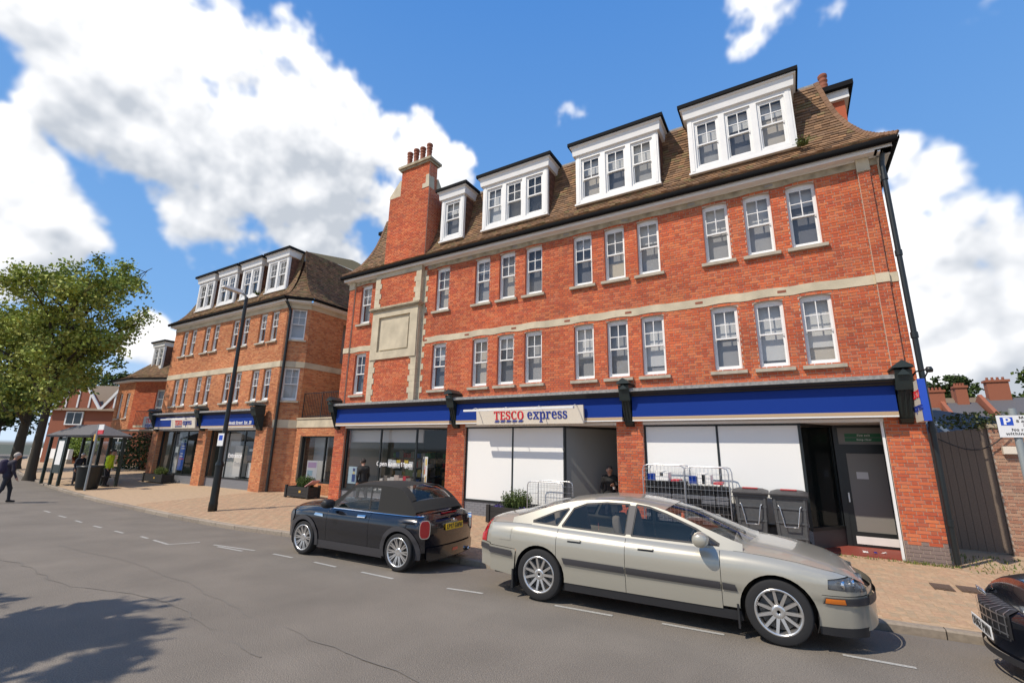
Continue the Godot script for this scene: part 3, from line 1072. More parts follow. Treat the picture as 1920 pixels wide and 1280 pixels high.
func console(t: Node, x: float, w: float, z0: float) -> void:
	# shopfront bracket: fluted shaft, swelling block with a little gable on top
	var m := MB.new()
	var a := x - w / 2
	var b := x + w / 2
	m.hexa([Vector3(a, 3.28, z0), Vector3(b, 3.28, z0), Vector3(b, 3.66, z0), Vector3(a, 3.66, z0), Vector3(a, 3.22, z0 + 0.40), Vector3(b, 3.22, z0 + 0.40), Vector3(b, 3.60, z0 + 0.52), Vector3(a, 3.60, z0 + 0.52)])
	m.hexa([Vector3(a + 0.03, 2.68, z0), Vector3(b - 0.03, 2.68, z0), Vector3(b - 0.03, 3.28, z0), Vector3(a + 0.03, 3.28, z0), Vector3(a + 0.03, 2.68, z0 + 0.12), Vector3(b - 0.03, 2.68, z0 + 0.12), Vector3(b - 0.03, 3.24, z0 + 0.36), Vector3(a + 0.03, 3.24, z0 + 0.36)])
	m.hexa([Vector3(a + 0.02, 2.58, z0), Vector3(b - 0.02, 2.58, z0), Vector3(b - 0.02, 2.68, z0), Vector3(a + 0.02, 2.68, z0), Vector3(a + 0.05, 2.60, z0 + 0.08), Vector3(b - 0.05, 2.60, z0 + 0.08), Vector3(b - 0.02, 2.68, z0 + 0.15), Vector3(a + 0.02, 2.68, z0 + 0.15)])
	for k in 3:    # flutes as ribs
		var fx := a + 0.06 + (w - 0.12) * k / 2.0
		m.bar(Vector3(fx, 2.74, z0 + 0.155), Vector3(fx, 3.2, z0 + 0.352), 0.022)
	var roof := PackedVector2Array([Vector2(a - 0.03, 3.64), Vector2(b + 0.03, 3.64), Vector2(b + 0.03, 3.67), Vector2(x, 3.79), Vector2(a - 0.03, 3.67)])
	m.prism(roof, z0, z0 + 0.56)
	var roof2 := PackedVector2Array([Vector2(a + 0.03, 3.50), Vector2(b - 0.03, 3.50), Vector2(x, 3.62)])
	m.prism(roof2, z0 + 0.5, z0 + 0.53)
	obj("console_bracket", m.mesh(), mats["green_black"], t)

func fascia(t: Node, x0: float, x1: float, z0: float) -> void:
	part(t, "fascia_board", "blue", [[x0, x1, 2.815, 3.35, z0 - 0.02, z0 + 0.24]])
	part(t, "fascia_strip", "cream_strip", [[x0, x1, 2.742, 2.815, z0 - 0.02, z0 + 0.252]])
	part(t, "fascia_foot", "white_paint", [[x0, x1, 2.71, 2.74, z0 - 0.14, z0 + 0.25]])
	var m := MB.new()
	var pr := [[3.33, 0.242], [3.335, 0.30], [3.36, 0.32], [3.39, 0.37], [3.42, 0.40], [3.425, 0.425], [3.45, 0.425]]
	for k in pr.size() - 1:
		m.quad(Vector3(x0, pr[k][0], z0 + pr[k][1]), Vector3(x0, pr[k + 1][0], z0 + pr[k + 1][1]), Vector3(x1, pr[k + 1][0], z0 + pr[k + 1][1]), Vector3(x1, pr[k][0], z0 + pr[k][1]))
	obj("cornice", m.mesh(), mats["black_paint"], t)
	m = MB.new()
	m.hexa([Vector3(x0, 3.3, z0), Vector3(x1, 3.3, z0), Vector3(x1, 3.575, z0 + 0.005), Vector3(x0, 3.575, z0 + 0.005), Vector3(x0, 3.445, z0 + 0.44), Vector3(x1, 3.445, z0 + 0.44), Vector3(x1, 3.525, z0 + 0.44), Vector3(x0, 3.525, z0 + 0.44)])
	obj("lead_flashing", m.mesh(), mats["lead_grey"], t)

func riser(t: Node, x0: float, x1: float, z: float, h := 0.44) -> void:
	# painted brick stall riser with a dark ledge
	var m := MB.new()
	m.span(Vector3(x0, -0.05, z - 0.12), Vector3(x1, h - 0.03, z - 0.008))
	var y := -0.02
	var r := 0
	while y < h - 0.06:
		var x := x0 - (0.1 if r % 2 else 0.0)
		while x < x1:
			var a := maxf(x + 0.004, x0)
			var b := minf(x + 0.206, x1)
			if b - a > 0.03:
				m.span(Vector3(a, y + 0.004, z - 0.008), Vector3(b, minf(y + COURSE - 0.004, h - 0.03), z))
			x += 0.21
		y += COURSE
		r += 1
	obj("stall_riser", m.mesh(), mats["riser"], t)
	part(t, "ledge", "black_paint", [[x0, x1, h - 0.03, h + 0.02, z - 0.14, z + 0.03]])

func text(words: String, size: float, material: Material, parent: Node, xf: Transform3D, bold := true, face := "Droid Sans", italic := false, deep := 0.012, called := "lettering", fit := 0.0) -> MeshInstance3D:
	var tm := TextMesh.new()
	var f := SystemFont.new()
	f.font_names = PackedStringArray([face])
	f.font_weight = 700 if bold else 400
	f.font_italic = italic
	tm.font = f
	tm.text = words
	tm.font_size = 64
	tm.pixel_size = size / 64.0 * 1.35
	tm.depth = deep
	tm.curve_step = 2.0
	var o := obj(called, tm, material, parent, xf)
	if fit > 0.0:
		o.scale.x = fit / maxf(tm.get_aabb().size.x, 0.01)
	return o

func shop_sign(x0: float, x1: float, y0: float, y1: float, z: float, label: String, glyph: float) -> Node3D:
	var s := thing("shop_sign", label, "sign", Vector3((x0 + x1) / 2, (y0 + y1) / 2, z), 0.0, "")
	var w := x1 - x0
	var h := y1 - y0
	var tilt := Basis(Vector3.RIGHT, 0.10)
	var m := MB.new()
	m.box(Vector3.ZERO, Vector3(w, h, 0.07), tilt)
	obj("panel", m.mesh(), mk("sign_cream", Color(0.70, 0.64, 0.54), 0.45), s)
	var xf := Transform3D(tilt, tilt * Vector3(0, 0, 0.042))
	text("TESCO", glyph, mats["tesco_red"], s, xf * Transform3D(Basis(), Vector3(-w * 0.17, h * 0.02, 0)), true, "Droid Serif", false, 0.012, "lettering", w * 0.29)
	text("express", glyph * 1.12, mats["letter_blue"], s, xf * Transform3D(Basis(Vector3(1, 0, 0), Vector3(0.16, 1, 0), Vector3(0, 0, 1)), Vector3(w * 0.187, h * 0.05, 0)), true, "Droid Serif", false, 0.012, "lettering", w * 0.355)
	for k in 5:
		m = MB.new()
		var cx := -w * 0.17 + (k - 2) * w * 0.058
		var sl := 0.02
		var q := PackedVector2Array([Vector2(cx - w * 0.02 - sl, -h * 0.36), Vector2(cx + w * 0.02 - sl, -h * 0.36), Vector2(cx + w * 0.02 + sl, -h * 0.27), Vector2(cx - w * 0.02 + sl, -h * 0.27)])
		m.prism(q, 0.0, 0.012, xf)
		obj("dash", m.mesh(), mats["letter_blue"], s)
	# lamp trough on four arms
	m = MB.new()
	m.box(Vector3(-0.15, h * 0.30, 0.42), Vector3(w * 1.02, 0.055, 0.10))
	obj("light_trough", m.mesh(), mats["white_paint"], s)
	for k in 4:
		m = MB.new()
		var ax := -w * 0.48 + k * w * 0.31
		m.tube([Vector3(ax, h * 0.46, 0.05), Vector3(ax, h * 0.48, 0.2), Vector3(ax, h * 0.32, 0.40)], [0.012], 6)
		obj("arm", m.mesh(), mats["white_paint"], s)
	return s

# ---------------------------------------------------------------- the main shop building
func build_main() -> void:
	var t := thing("shop_building", "large red brick shop building with four white dormers and a tall chimney breast", "building")
	var xf := Transform3D()
	var W := 0.615
	var H := 1.62
	var cols := [-14.09, -10.16, -8.44, -7.455, -6.465, -4.81, -3.825, -2.86, -1.11, -0.14, 0.80]
	var holes := []
	for c in cols:
		for y in [3.89, 6.70]:
			holes.append([c - W / 2, c + W / 2, y, y + H, 0.045])
	holes.append([-13.39, -11.06, 2.0, 9.0, 0.0])
	wall(t, xf, -15.1, 2.31, 3.3, 8.56, holes)
	# chimney breast between the quoins
	var zb := 0.15
	var bx := Transform3D(Basis(), Vector3(0, 0, zb))
	wall(t, bx, -13.16, -11.3, 3.3, 5.12, [], 0.4, red_tones, "mortar", "breast_wall")
	wall(t, bx, -13.16, -11.3, 7.05, 8.36, [], 0.4, red_tones, "mortar", "breast_wall")
	part(t, "breast_core", "mortar", [[-13.37, -11.08, 3.3, 8.56, -0.3, zb - 0.03]])
	quoins(t, -13.40, 1.0, 3.4, 8.36, zb + 0.02, -0.1, 0.33, 0.25)
	quoins(t, -11.05, -1.0, 3.4, 8.36, zb + 0.02, -0.1, 0.33, 0.25)
	quoins(t, -11.05, 1.0, 3.4, 8.36, 0.012, -0.05, 0.22, 0.12)
	quoins(t, -13.40, -1.0, 3.4, 8.36, 0.012, -0.05, 0.14, 0.07)
	part(t, "stone_frame", "stone", [[-13.37, -11.08, 5.12, 5.40, 0.0, 0.205], [-13.37, -11.08, 6.74, 7.0, 0.0, 0.205], [-13.37, -13.02, 5.40, 6.74, 0.0, 0.205], [-11.44, -11.08, 5.40, 6.74, 0.0, 0.205], [-13.02, -11.44, 5.40, 6.74, 0.0, 0.13]])
	part(t, "stone_panel", "stone", [[-12.93, -11.53, 5.47, 6.62, 0.13, 0.165]])
	part(t, "stone_cornice", "frieze_stone", [[-13.47, -10.98, 7.0, 7.05, 0.0, 0.27], [-13.5, -10.95, 7.05, 7.11, 0.0, 0.31], [-13.44, -11.01, 7.11, 7.15, 0.0, 0.25]])
	part(t, "breast_head", "stone", [[-13.40, -11.05, 8.36, 8.54, 0.0, zb + 0.02]])
	# corner pilasters
	for q in [[1.93, 2.15], [-15.05, -14.74]]:
		wall(t, Transform3D(Basis(), Vector3(0, 0, 0.06)), q[0], q[1], 3.4, 8.22, [], 0.08, red_tones, "mortar", "pilaster")
		part(t, "pilaster_cap", "stone", [[q[0] - 0.01, q[1] + 0.01, 8.22, 8.54, 0.0, 0.085]])
		part(t, "band_block", "stone", [[q[0] - 0.008, q[1] + 0.008, 5.56, 5.77, 0.0, 0.075]])
	var heads := []
	for c in cols:
		heads.append([c, W])
	for q in [[-14.74, -13.48], [-10.84, 1.93], [2.15, 2.315]]:
		wavy_band(t, "stone_band", "stone", xf, q[0], q[1], 5.555, 5.77, 0.014, heads, 0.03)
		wavy_band(t, "stone_frieze", "frieze_stone", xf, q[0], q[1], 8.345, 8.545, 0.022, heads, 0.03)
	for k in 7:     # small terracotta air bricks let into the stone
		part(t, "air_brick", "pot", [[-10.9 + k * 1.83, -10.72 + k * 1.83, 5.64, 5.70, 0.0, 0.018]])
		part(t, "air_brick", "interior_dark", [[-10.9 + k * 1.83, -10.72 + k * 1.83, 8.42, 8.48, 0.0, 0.026]])
	var bl := [0.0, 0.45, 0.0, 0.3, 0.0, 0.0, 0.4, 0.0, 0.35, 0.5, 0.0, 0.0, 0.0, 0.9, 0.4, -0.33, 0.0, -0.35, 0.5, 0.9, 0.5, 0.35]
	for i in cols.size():
		sash(t, xf, cols[i], 3.89, W, H, 0.05, [0.0, 0.35, 0.0, 0.25, 0.0, 0.6, 0.0, 0.85, 0.5, 0.9, 0.75][i])
		sash(t, xf, cols[i], 6.70, W, H, 0.05, [0.35, 0.0, 0.3, 0.0, 0.0, 0.25, -0.33, 0.4, 0.5, 0.45, 0.3][i], true, [2, 2], "curtain" if i == 6 else "blind")
	# walls that close the block, floors
	part(t, "rear_walls", "mortar_warm", [[-15.1, -14.8, 0, 8.7, -9.0, -0.3], [2.01, 2.3, 0, 8.7, -9.0, -0.3], [-15.1, 2.3, 0, 8.7, -9.3, -9.0]])
	part(t, "floors", "interior", [[-14.8, 2.0, 2.95, 3.3, -9.0, -0.3], [-14.8, 2.0, 5.9, 6.1, -9.0, -0.31], [-14.8, 2.0, 8.56, 8.7, -9.0, -0.31], [-14.8, 2.0, 3.3, 8.56, -3.6, -3.5], [-14.8, 2.0, -0.06, 0.0, -9.0, -0.3], [-5.6, -5.5, 3.3, 8.56, -3.5, -0.31], [-11.6, -11.5, 3.3, 8.56, -3.5, -0.31], [-1.9, -1.8, 3.3, 8.56, -3.5, -0.31]])
	eaves(t, Vector3(-15.1, 8.545, 0), Vector3(2.31, 8.545, 0), 0.12, 0.25)
	eaves(t, Vector3(2.31, 8.545, 0), Vector3(2.31, 8.545, -9.0), 0.25, 0.2)
	# roof
	var roof := obj("roof", ArrayMesh.new(), null, t)
	tiles(roof, Vector3(-15.25, 8.76, 0.36), Vector3(2.68, 8.76, 0.36), Vector3(0, 0, -1), PROF, 1.0, 1.0, 300)
	tiles(roof, Vector3(2.68, 8.76, 0.36), Vector3(2.68, 8.76, -9.3), Vector3(-1, 0, 0), PROF, 1.0, 1.0, 0)
	tiles(roof, Vector3(-15.25, 8.76, -9.3), Vector3(-15.25, 8.76, 0.36), Vector3(1, 0, 0), PROF, 1.0, 1.0, 0)
	part(roof, "flat_top", "lead_grey", [[-14.12, 1.55, 11.46, 11.52, -8.2, -0.79]])
	for s in [[Vector3(2.68, 0, 0.36), Vector3(-1, 0, -1)], [Vector3(-15.25, 0, 0.36), Vector3(1, 0, -1)]]:
		hip_tiles(roof, s)
	dormer(t, -1.62, 0.91, -0.1, 3, [0.42, 0.35, 0.3])
	dormer(t, -5.02, -2.44, -0.1, 3, [0.35, 0.45, 0.4])
	dormer(t, -8.6, -6.03, -0.1, 3, [0.95, -0.95, -0.95])
	dormer(t, -10.5, -9.45, -0.1, 1, [0.3])
	# dormer on the end slope and the stack behind it
	part(t, "end_dormer", "brick_flat", [[1.5, 2.15, 9.5, 11.15, -2.6, -1.35]])
	part(t, "end_dormer_cornice", "white_paint", [[1.4, 2.25, 11.15, 11.42, -2.7, -1.25]])
	part(t, "end_dormer_roof", "lead", [[1.3, 2.36, 11.42, 11.56, -2.8, -1.12]])
	part(t, "end_dormer", "brick_flat", [[-14.75, -14.1, 9.5, 11.0, -2.6, -1.3]])
	part(t, "end_dormer_cornice", "white_paint", [[-14.85, -14.0, 11.0, 11.2, -2.7, -1.2]])
	part(t, "end_dormer_roof", "lead", [[-14.97, -13.9, 11.2, 11.34, -2.8, -1.08]])
	var st := wall(t, Transform3D(Basis(), Vector3(0, 0, -2.7)), 1.62, 2.28, 11.0, 12.35, [], 0.6, red_tones, "mortar", "small_chimney")
	part(st, "stack_cap", "frieze_stone", [[1.55, 2.35, 12.35, 12.43, -0.68, 0.07], [1.5, 2.4, 12.43, 12.52, -0.72, 0.12]])
	chimney_pot(st, Vector3(1.98, 12.52, -0.3), 0.85)
	# the great chimney
	var cz := 0.12
	var ch := wall(t, Transform3D(Basis(), Vector3(0, 0, cz)), -13.1, -11.02, 8.80, 11.8, [], 0.85, red_tones, "mortar", "chimney")
	var side := Transform3D(EAST, Vector3(-11.017, 0, cz))
	wall(t, side, 0.02, 0.85, 8.8, 11.8, [], 0.3, red_tones, "mortar", "chimney_side")
	var up := wall(t, Transform3D(Basis(), Vector3(0, 0, cz + 0.003)), -12.52, -11.05, 11.8, 12.9, [], 0.46, red_tones, "mortar", "stack")
	wall(t, Transform3D(EAST, Vector3(-11.047, 0, cz)), 0.02, 0.46, 11.8, 12.9, [], 0.3, red_tones, "mortar", "stack_side")
	var sh := MB.new()
	sh.prism(PackedVector2Array([Vector2(-13.12, 11.8), Vector2(-12.52, 11.8), Vector2(-12.52, 12.5), Vector2(-12.6, 12.5), Vector2(-13.12, 11.9)]), -0.44, 0.0)
	sh.prism(PackedVector2Array([Vector2(0.46, 11.8), Vector2(0.87, 11.8), Vector2(0.87, 11.88), Vector2(0.5, 12.35), Vector2(0.46, 12.35)]), -1.5, 0.02, Transform3D(EAST, Vector3(-11.02, 0, 0)))
	sh.prism(PackedVector2Array([Vector2(-11.36, 11.8), Vector2(-11.02, 11.8), Vector2(-11.02, 11.9), Vector2(-11.05, 12.35), Vector2(-11.2, 12.35), Vector2(-11.2, 12.0), Vector2(-11.36, 12.0)]), -0.3, 0.012)
	var so := obj("shoulder_stone", sh.mesh(), mats["stone"], ch)
	so.position = Vector3(0, 0, 0.0)
	part(up, "stack_cap", "frieze_stone", [[-12.58, -10.99, 12.88, 12.96, -0.52, 0.06], [-12.64, -10.93, 12.96, 13.06, -0.58, 0.12], [-12.58, -10.99, 13.06, 13.12, -0.52, 0.06]])
	for k in 4:
		chimney_pot(up, Vector3(-12.35 + k * 0.35, 13.12, -0.2), 0.72 + 0.04 * (k % 2))
	# pipes
	var pm := MB.new()
	pm.tube([Vector3(2.42, 8.62, 0.1), Vector3(2.40, 8.45, 0.06), Vector3(2.38, 8.3, 0.05), Vector3(2.38, 3.6, 0.05), Vector3(2.38, 0.05, 0.05)], [0.05], 10)
	for y in [7.9, 6.1, 4.3, 2.4, 0.7]:
		pm.tube([Vector3(2.38, y, 0.05), Vector3(2.38, y + 0.12, 0.05)], [0.065], 10)
	obj("downpipe", pm.mesh(), mats["black_paint"], t)
	# ---- shopfront
	for q in [[-15.14, -14.56, 0.0], [-9.62, -8.9, 0.0], [-3.94, -3.24, 0.0], [1.66, 2.31, 0.0]]:
		var p := wall(t, xf, q[0], q[1], -0.03, 2.74, [], 0.34, red_tones, "mortar", "pier", 0.34 if q[0] > 1.0 else -1.0)
		wall(t, Transform3D(EAST, Vector3(q[1] + 0.003, 0, 0)), 0.02, 0.34, -0.03, 2.74, [], 0.1, red_tones, "mortar", "pier_side")
	var cx := [-14.95, -9.22, -3.56, 2.02]
	for k in 4:
		console(t, cx[k], 0.27, 0.0)
		if k < 3:
			fascia(t, cx[k] + 0.135, cx[k + 1] - 0.135, 0.0)
	part(t, "lintel", "mortar", [[-15.0, 2.2, 2.74, 3.3, -0.3, -0.03]])
	part(t, "soffit_board", "white_paint", [[-14.6, 1.95, 2.63, 2.70, -1.9, -0.02]])
	var zp := -0.10
	# bay with the display window
	var fr := [[-14.56, -14.46, 0.4, 2.63, zp - 0.06, zp + 0.02], [-12.74, -12.68, 0.4, 2.6, zp - 0.05, zp], [-11.04, -10.98, 0.4, 2.6, zp - 0.05, zp], [-14.5, -10.98, 2.56, 2.63, zp - 0.06, zp + 0.01]]
	var f := part(t, "shop_window", "black_paint", fr)
	pane(f, -14.46, -12.74, 0.44, 2.57, zp - 0.025, "shop_glass")
	pane(f, -12.68, -11.04, 0.44, 2.57, zp - 0.025, "shop_glass")
	riser(t, -14.56, -11.0, zp)
	var an := Transform3D(Basis(Vector3.UP, -0.0), Vector3.ZERO)
	var ang := angled(t, Vector3(-11.0, 0, zp), Vector3(-9.75, 0, -1.0), "shop_glass")
	# bay with the white boards, recess beyond
	f = part(t, "boarded_window", "black_paint", [[-8.9, -8.84, 0.4, 2.63, zp - 0.08, zp + 0.02], [-7.2, -7.15, 0.4, 2.6, zp - 0.05, zp + 0.012], [-5.52, -5.46, 0.4, 2.63, zp - 0.05, zp + 0.012], [-8.84, -5.46, 2.58, 2.63, zp - 0.06, zp + 0.012]])
	part(f, "board", "panel_white", [[-8.84, -7.2, 0.45, 2.58, zp - 0.04, zp]])
	part(f, "board", "panel_white", [[-7.15, -5.52, 0.45, 2.58, zp - 0.04, zp]])
	riser(t, -8.9, -5.46, zp)
	angled(t, Vector3(-5.48, 0, zp), Vector3(-4.25, 0, -1.55), "dark_panel")
	door(t, -4.25, -3.3, -1.55, false)
	# bay with the white boards, angled glass and the fire exit door
	f = part(t, "boarded_window", "black_paint", [[-3.24, -3.19, 0.4, 2.63, zp - 0.08, zp + 0.02], [-1.53, -1.48, 0.4, 2.6, zp - 0.05, zp + 0.012], [0.15, 0.21, 0.4, 2.63, zp - 0.05, zp + 0.012], [-3.19, 0.21, 2.58, 2.63, zp - 0.06, zp + 0.012]])
	part(f, "board", "panel_white", [[-3.19, -1.53, 0.45, 2.58, zp - 0.04, zp]])
	part(f, "board", "panel_white", [[-1.48, 0.15, 0.45, 2.58, zp - 0.04, zp]])
	riser(t, -3.24, 0.2, zp)
	angled(t, Vector3(0.18, 0, zp), Vector3(0.84, 0, -1.1), "shop_glass")
	door(t, 0.84, 1.92, -1.1, true)
	part(t, "door_step", "red_tile", [[0.2, 1.92, -0.05, 0.035, -1.1, -0.06]])
	part(t, "white_trim", "white_paint", [[1.60, 1.645, 0.0, 2.63, -0.06, -0.01]])
	part(t, "recess_floor", "red_tile", [[-5.4, -3.3, -0.05, 0.02, -1.55, -0.06]])
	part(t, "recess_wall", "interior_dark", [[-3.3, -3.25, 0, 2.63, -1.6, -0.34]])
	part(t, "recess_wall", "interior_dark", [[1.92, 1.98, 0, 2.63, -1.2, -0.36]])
	shop_inside(t)
	lay_bricks(t)

func chimney_pot(parent: Node, p: Vector3, h: float) -> void:
	var m := MB.new()
	m.lathe([[0.0, 0.0], [0.135, 0.0], [0.13, 0.05], [0.105, 0.1], [0.095, h * 0.5], [0.11, h * 0.52], [0.11, h * 0.57], [0.095, h * 0.59], [0.098, h * 0.68], [0.118, h * 0.70], [0.118, h * 0.75], [0.1, h * 0.78], [0.1, h * 0.86], [0.125, h * 0.88], [0.125, h * 0.97], [0.105, h], [0.085, h], [0.085, h * 0.8], [0.0, h * 0.8]], 18, Transform3D(Basis(), p))
	obj("chimney_pot", m.mesh(), mats["pot"], parent)

func angled(t: Node, a: Vector3, b: Vector3, material: String) -> MeshInstance3D:
	# a frame from a to b, standing on a riser, glazed or boarded
	var al := (b - a).normalized()
	var L := a.distance_to(b)
	var xf := Transform3D(Basis(al, Vector3.UP, al.cross(Vector3.UP)), a)
	var f := part(t, "side_window", "black_paint", [[0.0, 0.05, 0.4, 2.63, -0.05, 0.0], [L - 0.05, L, 0.4, 2.63, -0.05, 0.0], [0.05, L - 0.05, 2.57, 2.63, -0.05, 0.0], [0.0, L, 0.38, 0.45, -0.08, 0.02]], xf)
	part(f, "riser_panel", "riser_dark", [[0.0, L, 0.0, 0.38, -0.06, 0.0]])
	if material == "shop_glass":
		pane(f, 0.05, L - 0.05, 0.45, 2.57, -0.025, "shop_glass")
	else:
		part(f, "board", material, [[0.05, L - 0.05, 0.45, 2.57, -0.04, -0.01]])
	return f

func door(t: Node, x0: float, x1: float, z: float, sign_over: bool) -> void:
	var d := part(t, "door", "black_paint", [[x0, x0 + 0.09, 0, 2.63, z - 0.06, z + 0.02], [x1 - 0.09, x1, 0, 2.63, z - 0.06, z + 0.02], [x0 + 0.09, x1 - 0.09, 2.1, 2.2, z - 0.06, z + 0.01], [x0 + 0.09, x1 - 0.09, 2.57, 2.63, z - 0.06, z + 0.01],
		[x0 + 0.09, x0 + 0.2, 0.04, 2.1, z - 0.05, z], [x1 - 0.2, x1 - 0.09, 0.04, 2.1, z - 0.05, z], [x0 + 0.2, x1 - 0.2, 0.04, 0.34, z - 0.05, z], [x0 + 0.2, x1 - 0.2, 2.0, 2.1, z - 0.05, z]])
	part(d, "door_panel", "door_board", [[x0 + 0.2, x1 - 0.2, 0.34, 2.0, z - 0.04, z - 0.02]])
	part(d, "transom_board", "door_board", [[x0 + 0.09, x1 - 0.09, 2.2, 2.57, z - 0.04, z - 0.02]])
	part(d, "kick_plate", "white_paint", [[x0 + 0.17, x1 - 0.17, 0.09, 0.25, z, z + 0.004]])
	part(d, "handle", "steel", [[x0 + 0.13, x0 + 0.155, 0.95, 1.15, z, z + 0.04]])
	if sign_over:
		part(d, "notice", "paper", [[x0 + 0.34, x0 + 0.55, 1.45, 1.6, z - 0.02, z - 0.017]])
		var s := part(d, "exit_sign", "exit_green", [[x0 + 0.22, x1 - 0.2, 2.36, 2.44, z - 0.02, z - 0.012]])
		text("Fire exit", 0.045, mats["letter_white"], s, Transform3D(Basis(), Vector3((x0 + x1) / 2 + 0.03, 2.40, z - 0.01)), true, "Droid Sans", false, 0.002)
		var s2 := part(d, "exit_notice", "exit_green", [[x0 + 0.22, x1 - 0.2, 2.265, 2.345, z - 0.02, z - 0.012]])
		text("Keep clear", 0.04, mats["letter_white"], s2, Transform3D(Basis(), Vector3((x0 + x1) / 2 + 0.03, 2.305, z - 0.01)), true, "Droid Sans", false, 0.002)

func shop_inside(t: Node) -> void:
	# sales floor behind the display window
	part(t, "shop_walls", "interior", [[-14.8, -5.6, 0.0, 2.95, -4.9, -4.8], [-5.62, -5.52, 0.0, 2.95, -4.8, -1.7]])
	part(t, "bulkhead", "panel_white", [[-14.5, -10.9, 2.13, 2.6, -0.35, -0.3]])
	part(t, "inner_wall", "panel_white", [[-14.78, -14.74, 0.0, 2.6, -2.2, -0.3]])
	var cols := [Color(0.5, 0.04, 0.05), Color(0.7, 0.5, 0.04), Color(0.1, 0.2, 0.5), Color(0.65, 0.65, 0.6), Color(0.1, 0.35, 0.12), Color(0.5, 0.25, 0.06)]
	for u in [[-14.2, -12.2, -2.2], [-11.9, -9.9, -2.6], [-14.4, -12.9, -3.6]]:
		var sh := MB.new()
		sh.span(Vector3(u[0], 0.0, u[2] - 0.42), Vector3(u[1], 1.75, u[2] - 0.38))
		for k in 5:
			sh.span(Vector3(u[0], 0.1 + k * 0.36, u[2] - 0.38), Vector3(u[1], 0.13 + k * 0.36, u[2]))
		var so := obj("shelf_unit", sh.mesh(), mats["dark_steel"], t)
		var st := MB.new()
		for k in 5:
			var x: float = u[0] + 0.03
			while x < u[1] - 0.2:
				var w := rng.randf_range(0.1, 0.26)
				st.col = cols[rng.randi() % 6] * rng.randf_range(0.4, 1.0)
				st.span(Vector3(x, 0.13 + k * 0.36, u[2] - 0.35), Vector3(x + w - 0.01, 0.13 + k * 0.36 + rng.randf_range(0.14, 0.3), u[2] - 0.04))
				x += w
		stuff(obj("goods", st.mesh(), mk("goods", Color.WHITE, 0.6, {"vc": true}), so))
	# goods piled on the window ledge
	var pile := MB.new()
	var px := -12.95
	while px < -11.2:
		var w := rng.randf_range(0.14, 0.24)
		pile.col = [Color(0.55, 0.03, 0.06), Color(0.7, 0.68, 0.65), Color(0.6, 0.5, 0.45), Color(0.25, 0.22, 0.2)][rng.randi() % 4]
		pile.span(Vector3(px, 0.5, -0.48), Vector3(px + w - 0.01, 0.5 + rng.randf_range(0.25, 0.52), -0.28))
		px += w
	stuff(obj("window_goods", pile.mesh(), mats["goods"], t))
	part(t, "window_shelf", "panel_white", [[-13.0, -11.2, 0.44, 0.5, -0.55, -0.2]])

func poster(label: String, x: float, y: float, w: float, h: float, z: float, base: Color, marks: Array, called := "poster", turn := 0.0) -> Node3D:
	var p := thing(called, label, "poster", Vector3(x, y, z), turn)
	var m := MB.new()
	m.span(Vector3(-w / 2, 0, -0.006), Vector3(w / 2, h, 0.0))
	obj("sheet", m.mesh(), mk("sheet" + label, base, 0.6), p)
	var k := 0
	for q in marks:    # [x0, x1, y0, y1 as shares of the sheet, colour]
		m = MB.new()
		k += 1
		m.span(Vector3((q[0] - 0.5) * w, q[2] * h, 0.0), Vector3((q[1] - 0.5) * w, q[3] * h, 0.003 + 0.0004 * k))
		obj("print", m.mesh(), mk("print%s" % str(q[4]), q[4], 0.6), p)
	return p

func hip_tiles(roof: Node, s: Array) -> void:
	var hip := MB.new()
	if true:
		for k in 28:
			var f := k / 28.0 * (PROF.size() - 1)
			var i := int(f)
			var ins: float = lerpf(PROF[i][0], PROF[i + 1][0], f - i)
			var yy: float = lerpf(PROF[i][1], PROF[i + 1][1], f - i)
			var f2 := minf((k + 1.25) / 28.0 * (PROF.size() - 1), PROF.size() - 1.001)
			var i2 := int(f2)
			var ins2: float = lerpf(PROF[i2][0], PROF[i2 + 1][0], f2 - i2)
			var y2: float = lerpf(PROF[i2][1], PROF[i2 + 1][1], f2 - i2)
			var pa: Vector3 = s[0] + s[1] * ins + Vector3(0, yy + 0.035, 0)
			var pb: Vector3 = s[0] + s[1] * ins2 + Vector3(0, y2 + 0.012, 0)
			hip.col = Color(0.25, 0.14, 0.08) * rng.randf_range(0.75, 1.1)
			hip.bar(pa, pb, 0.11, 0.05)
	stuff(obj("hip_tiles", hip.mesh(), mats["tile"], roof))

# ---------------------------------------------------------------- corner building, link and far wing
func plane(a: Vector3, b: Vector3) -> Transform3D:   # wall plane from a to b, left to right seen from outside
	var al := (b - a).normalized()
	return Transform3D(Basis(al, Vector3.UP, al.cross(Vector3.UP)), a)

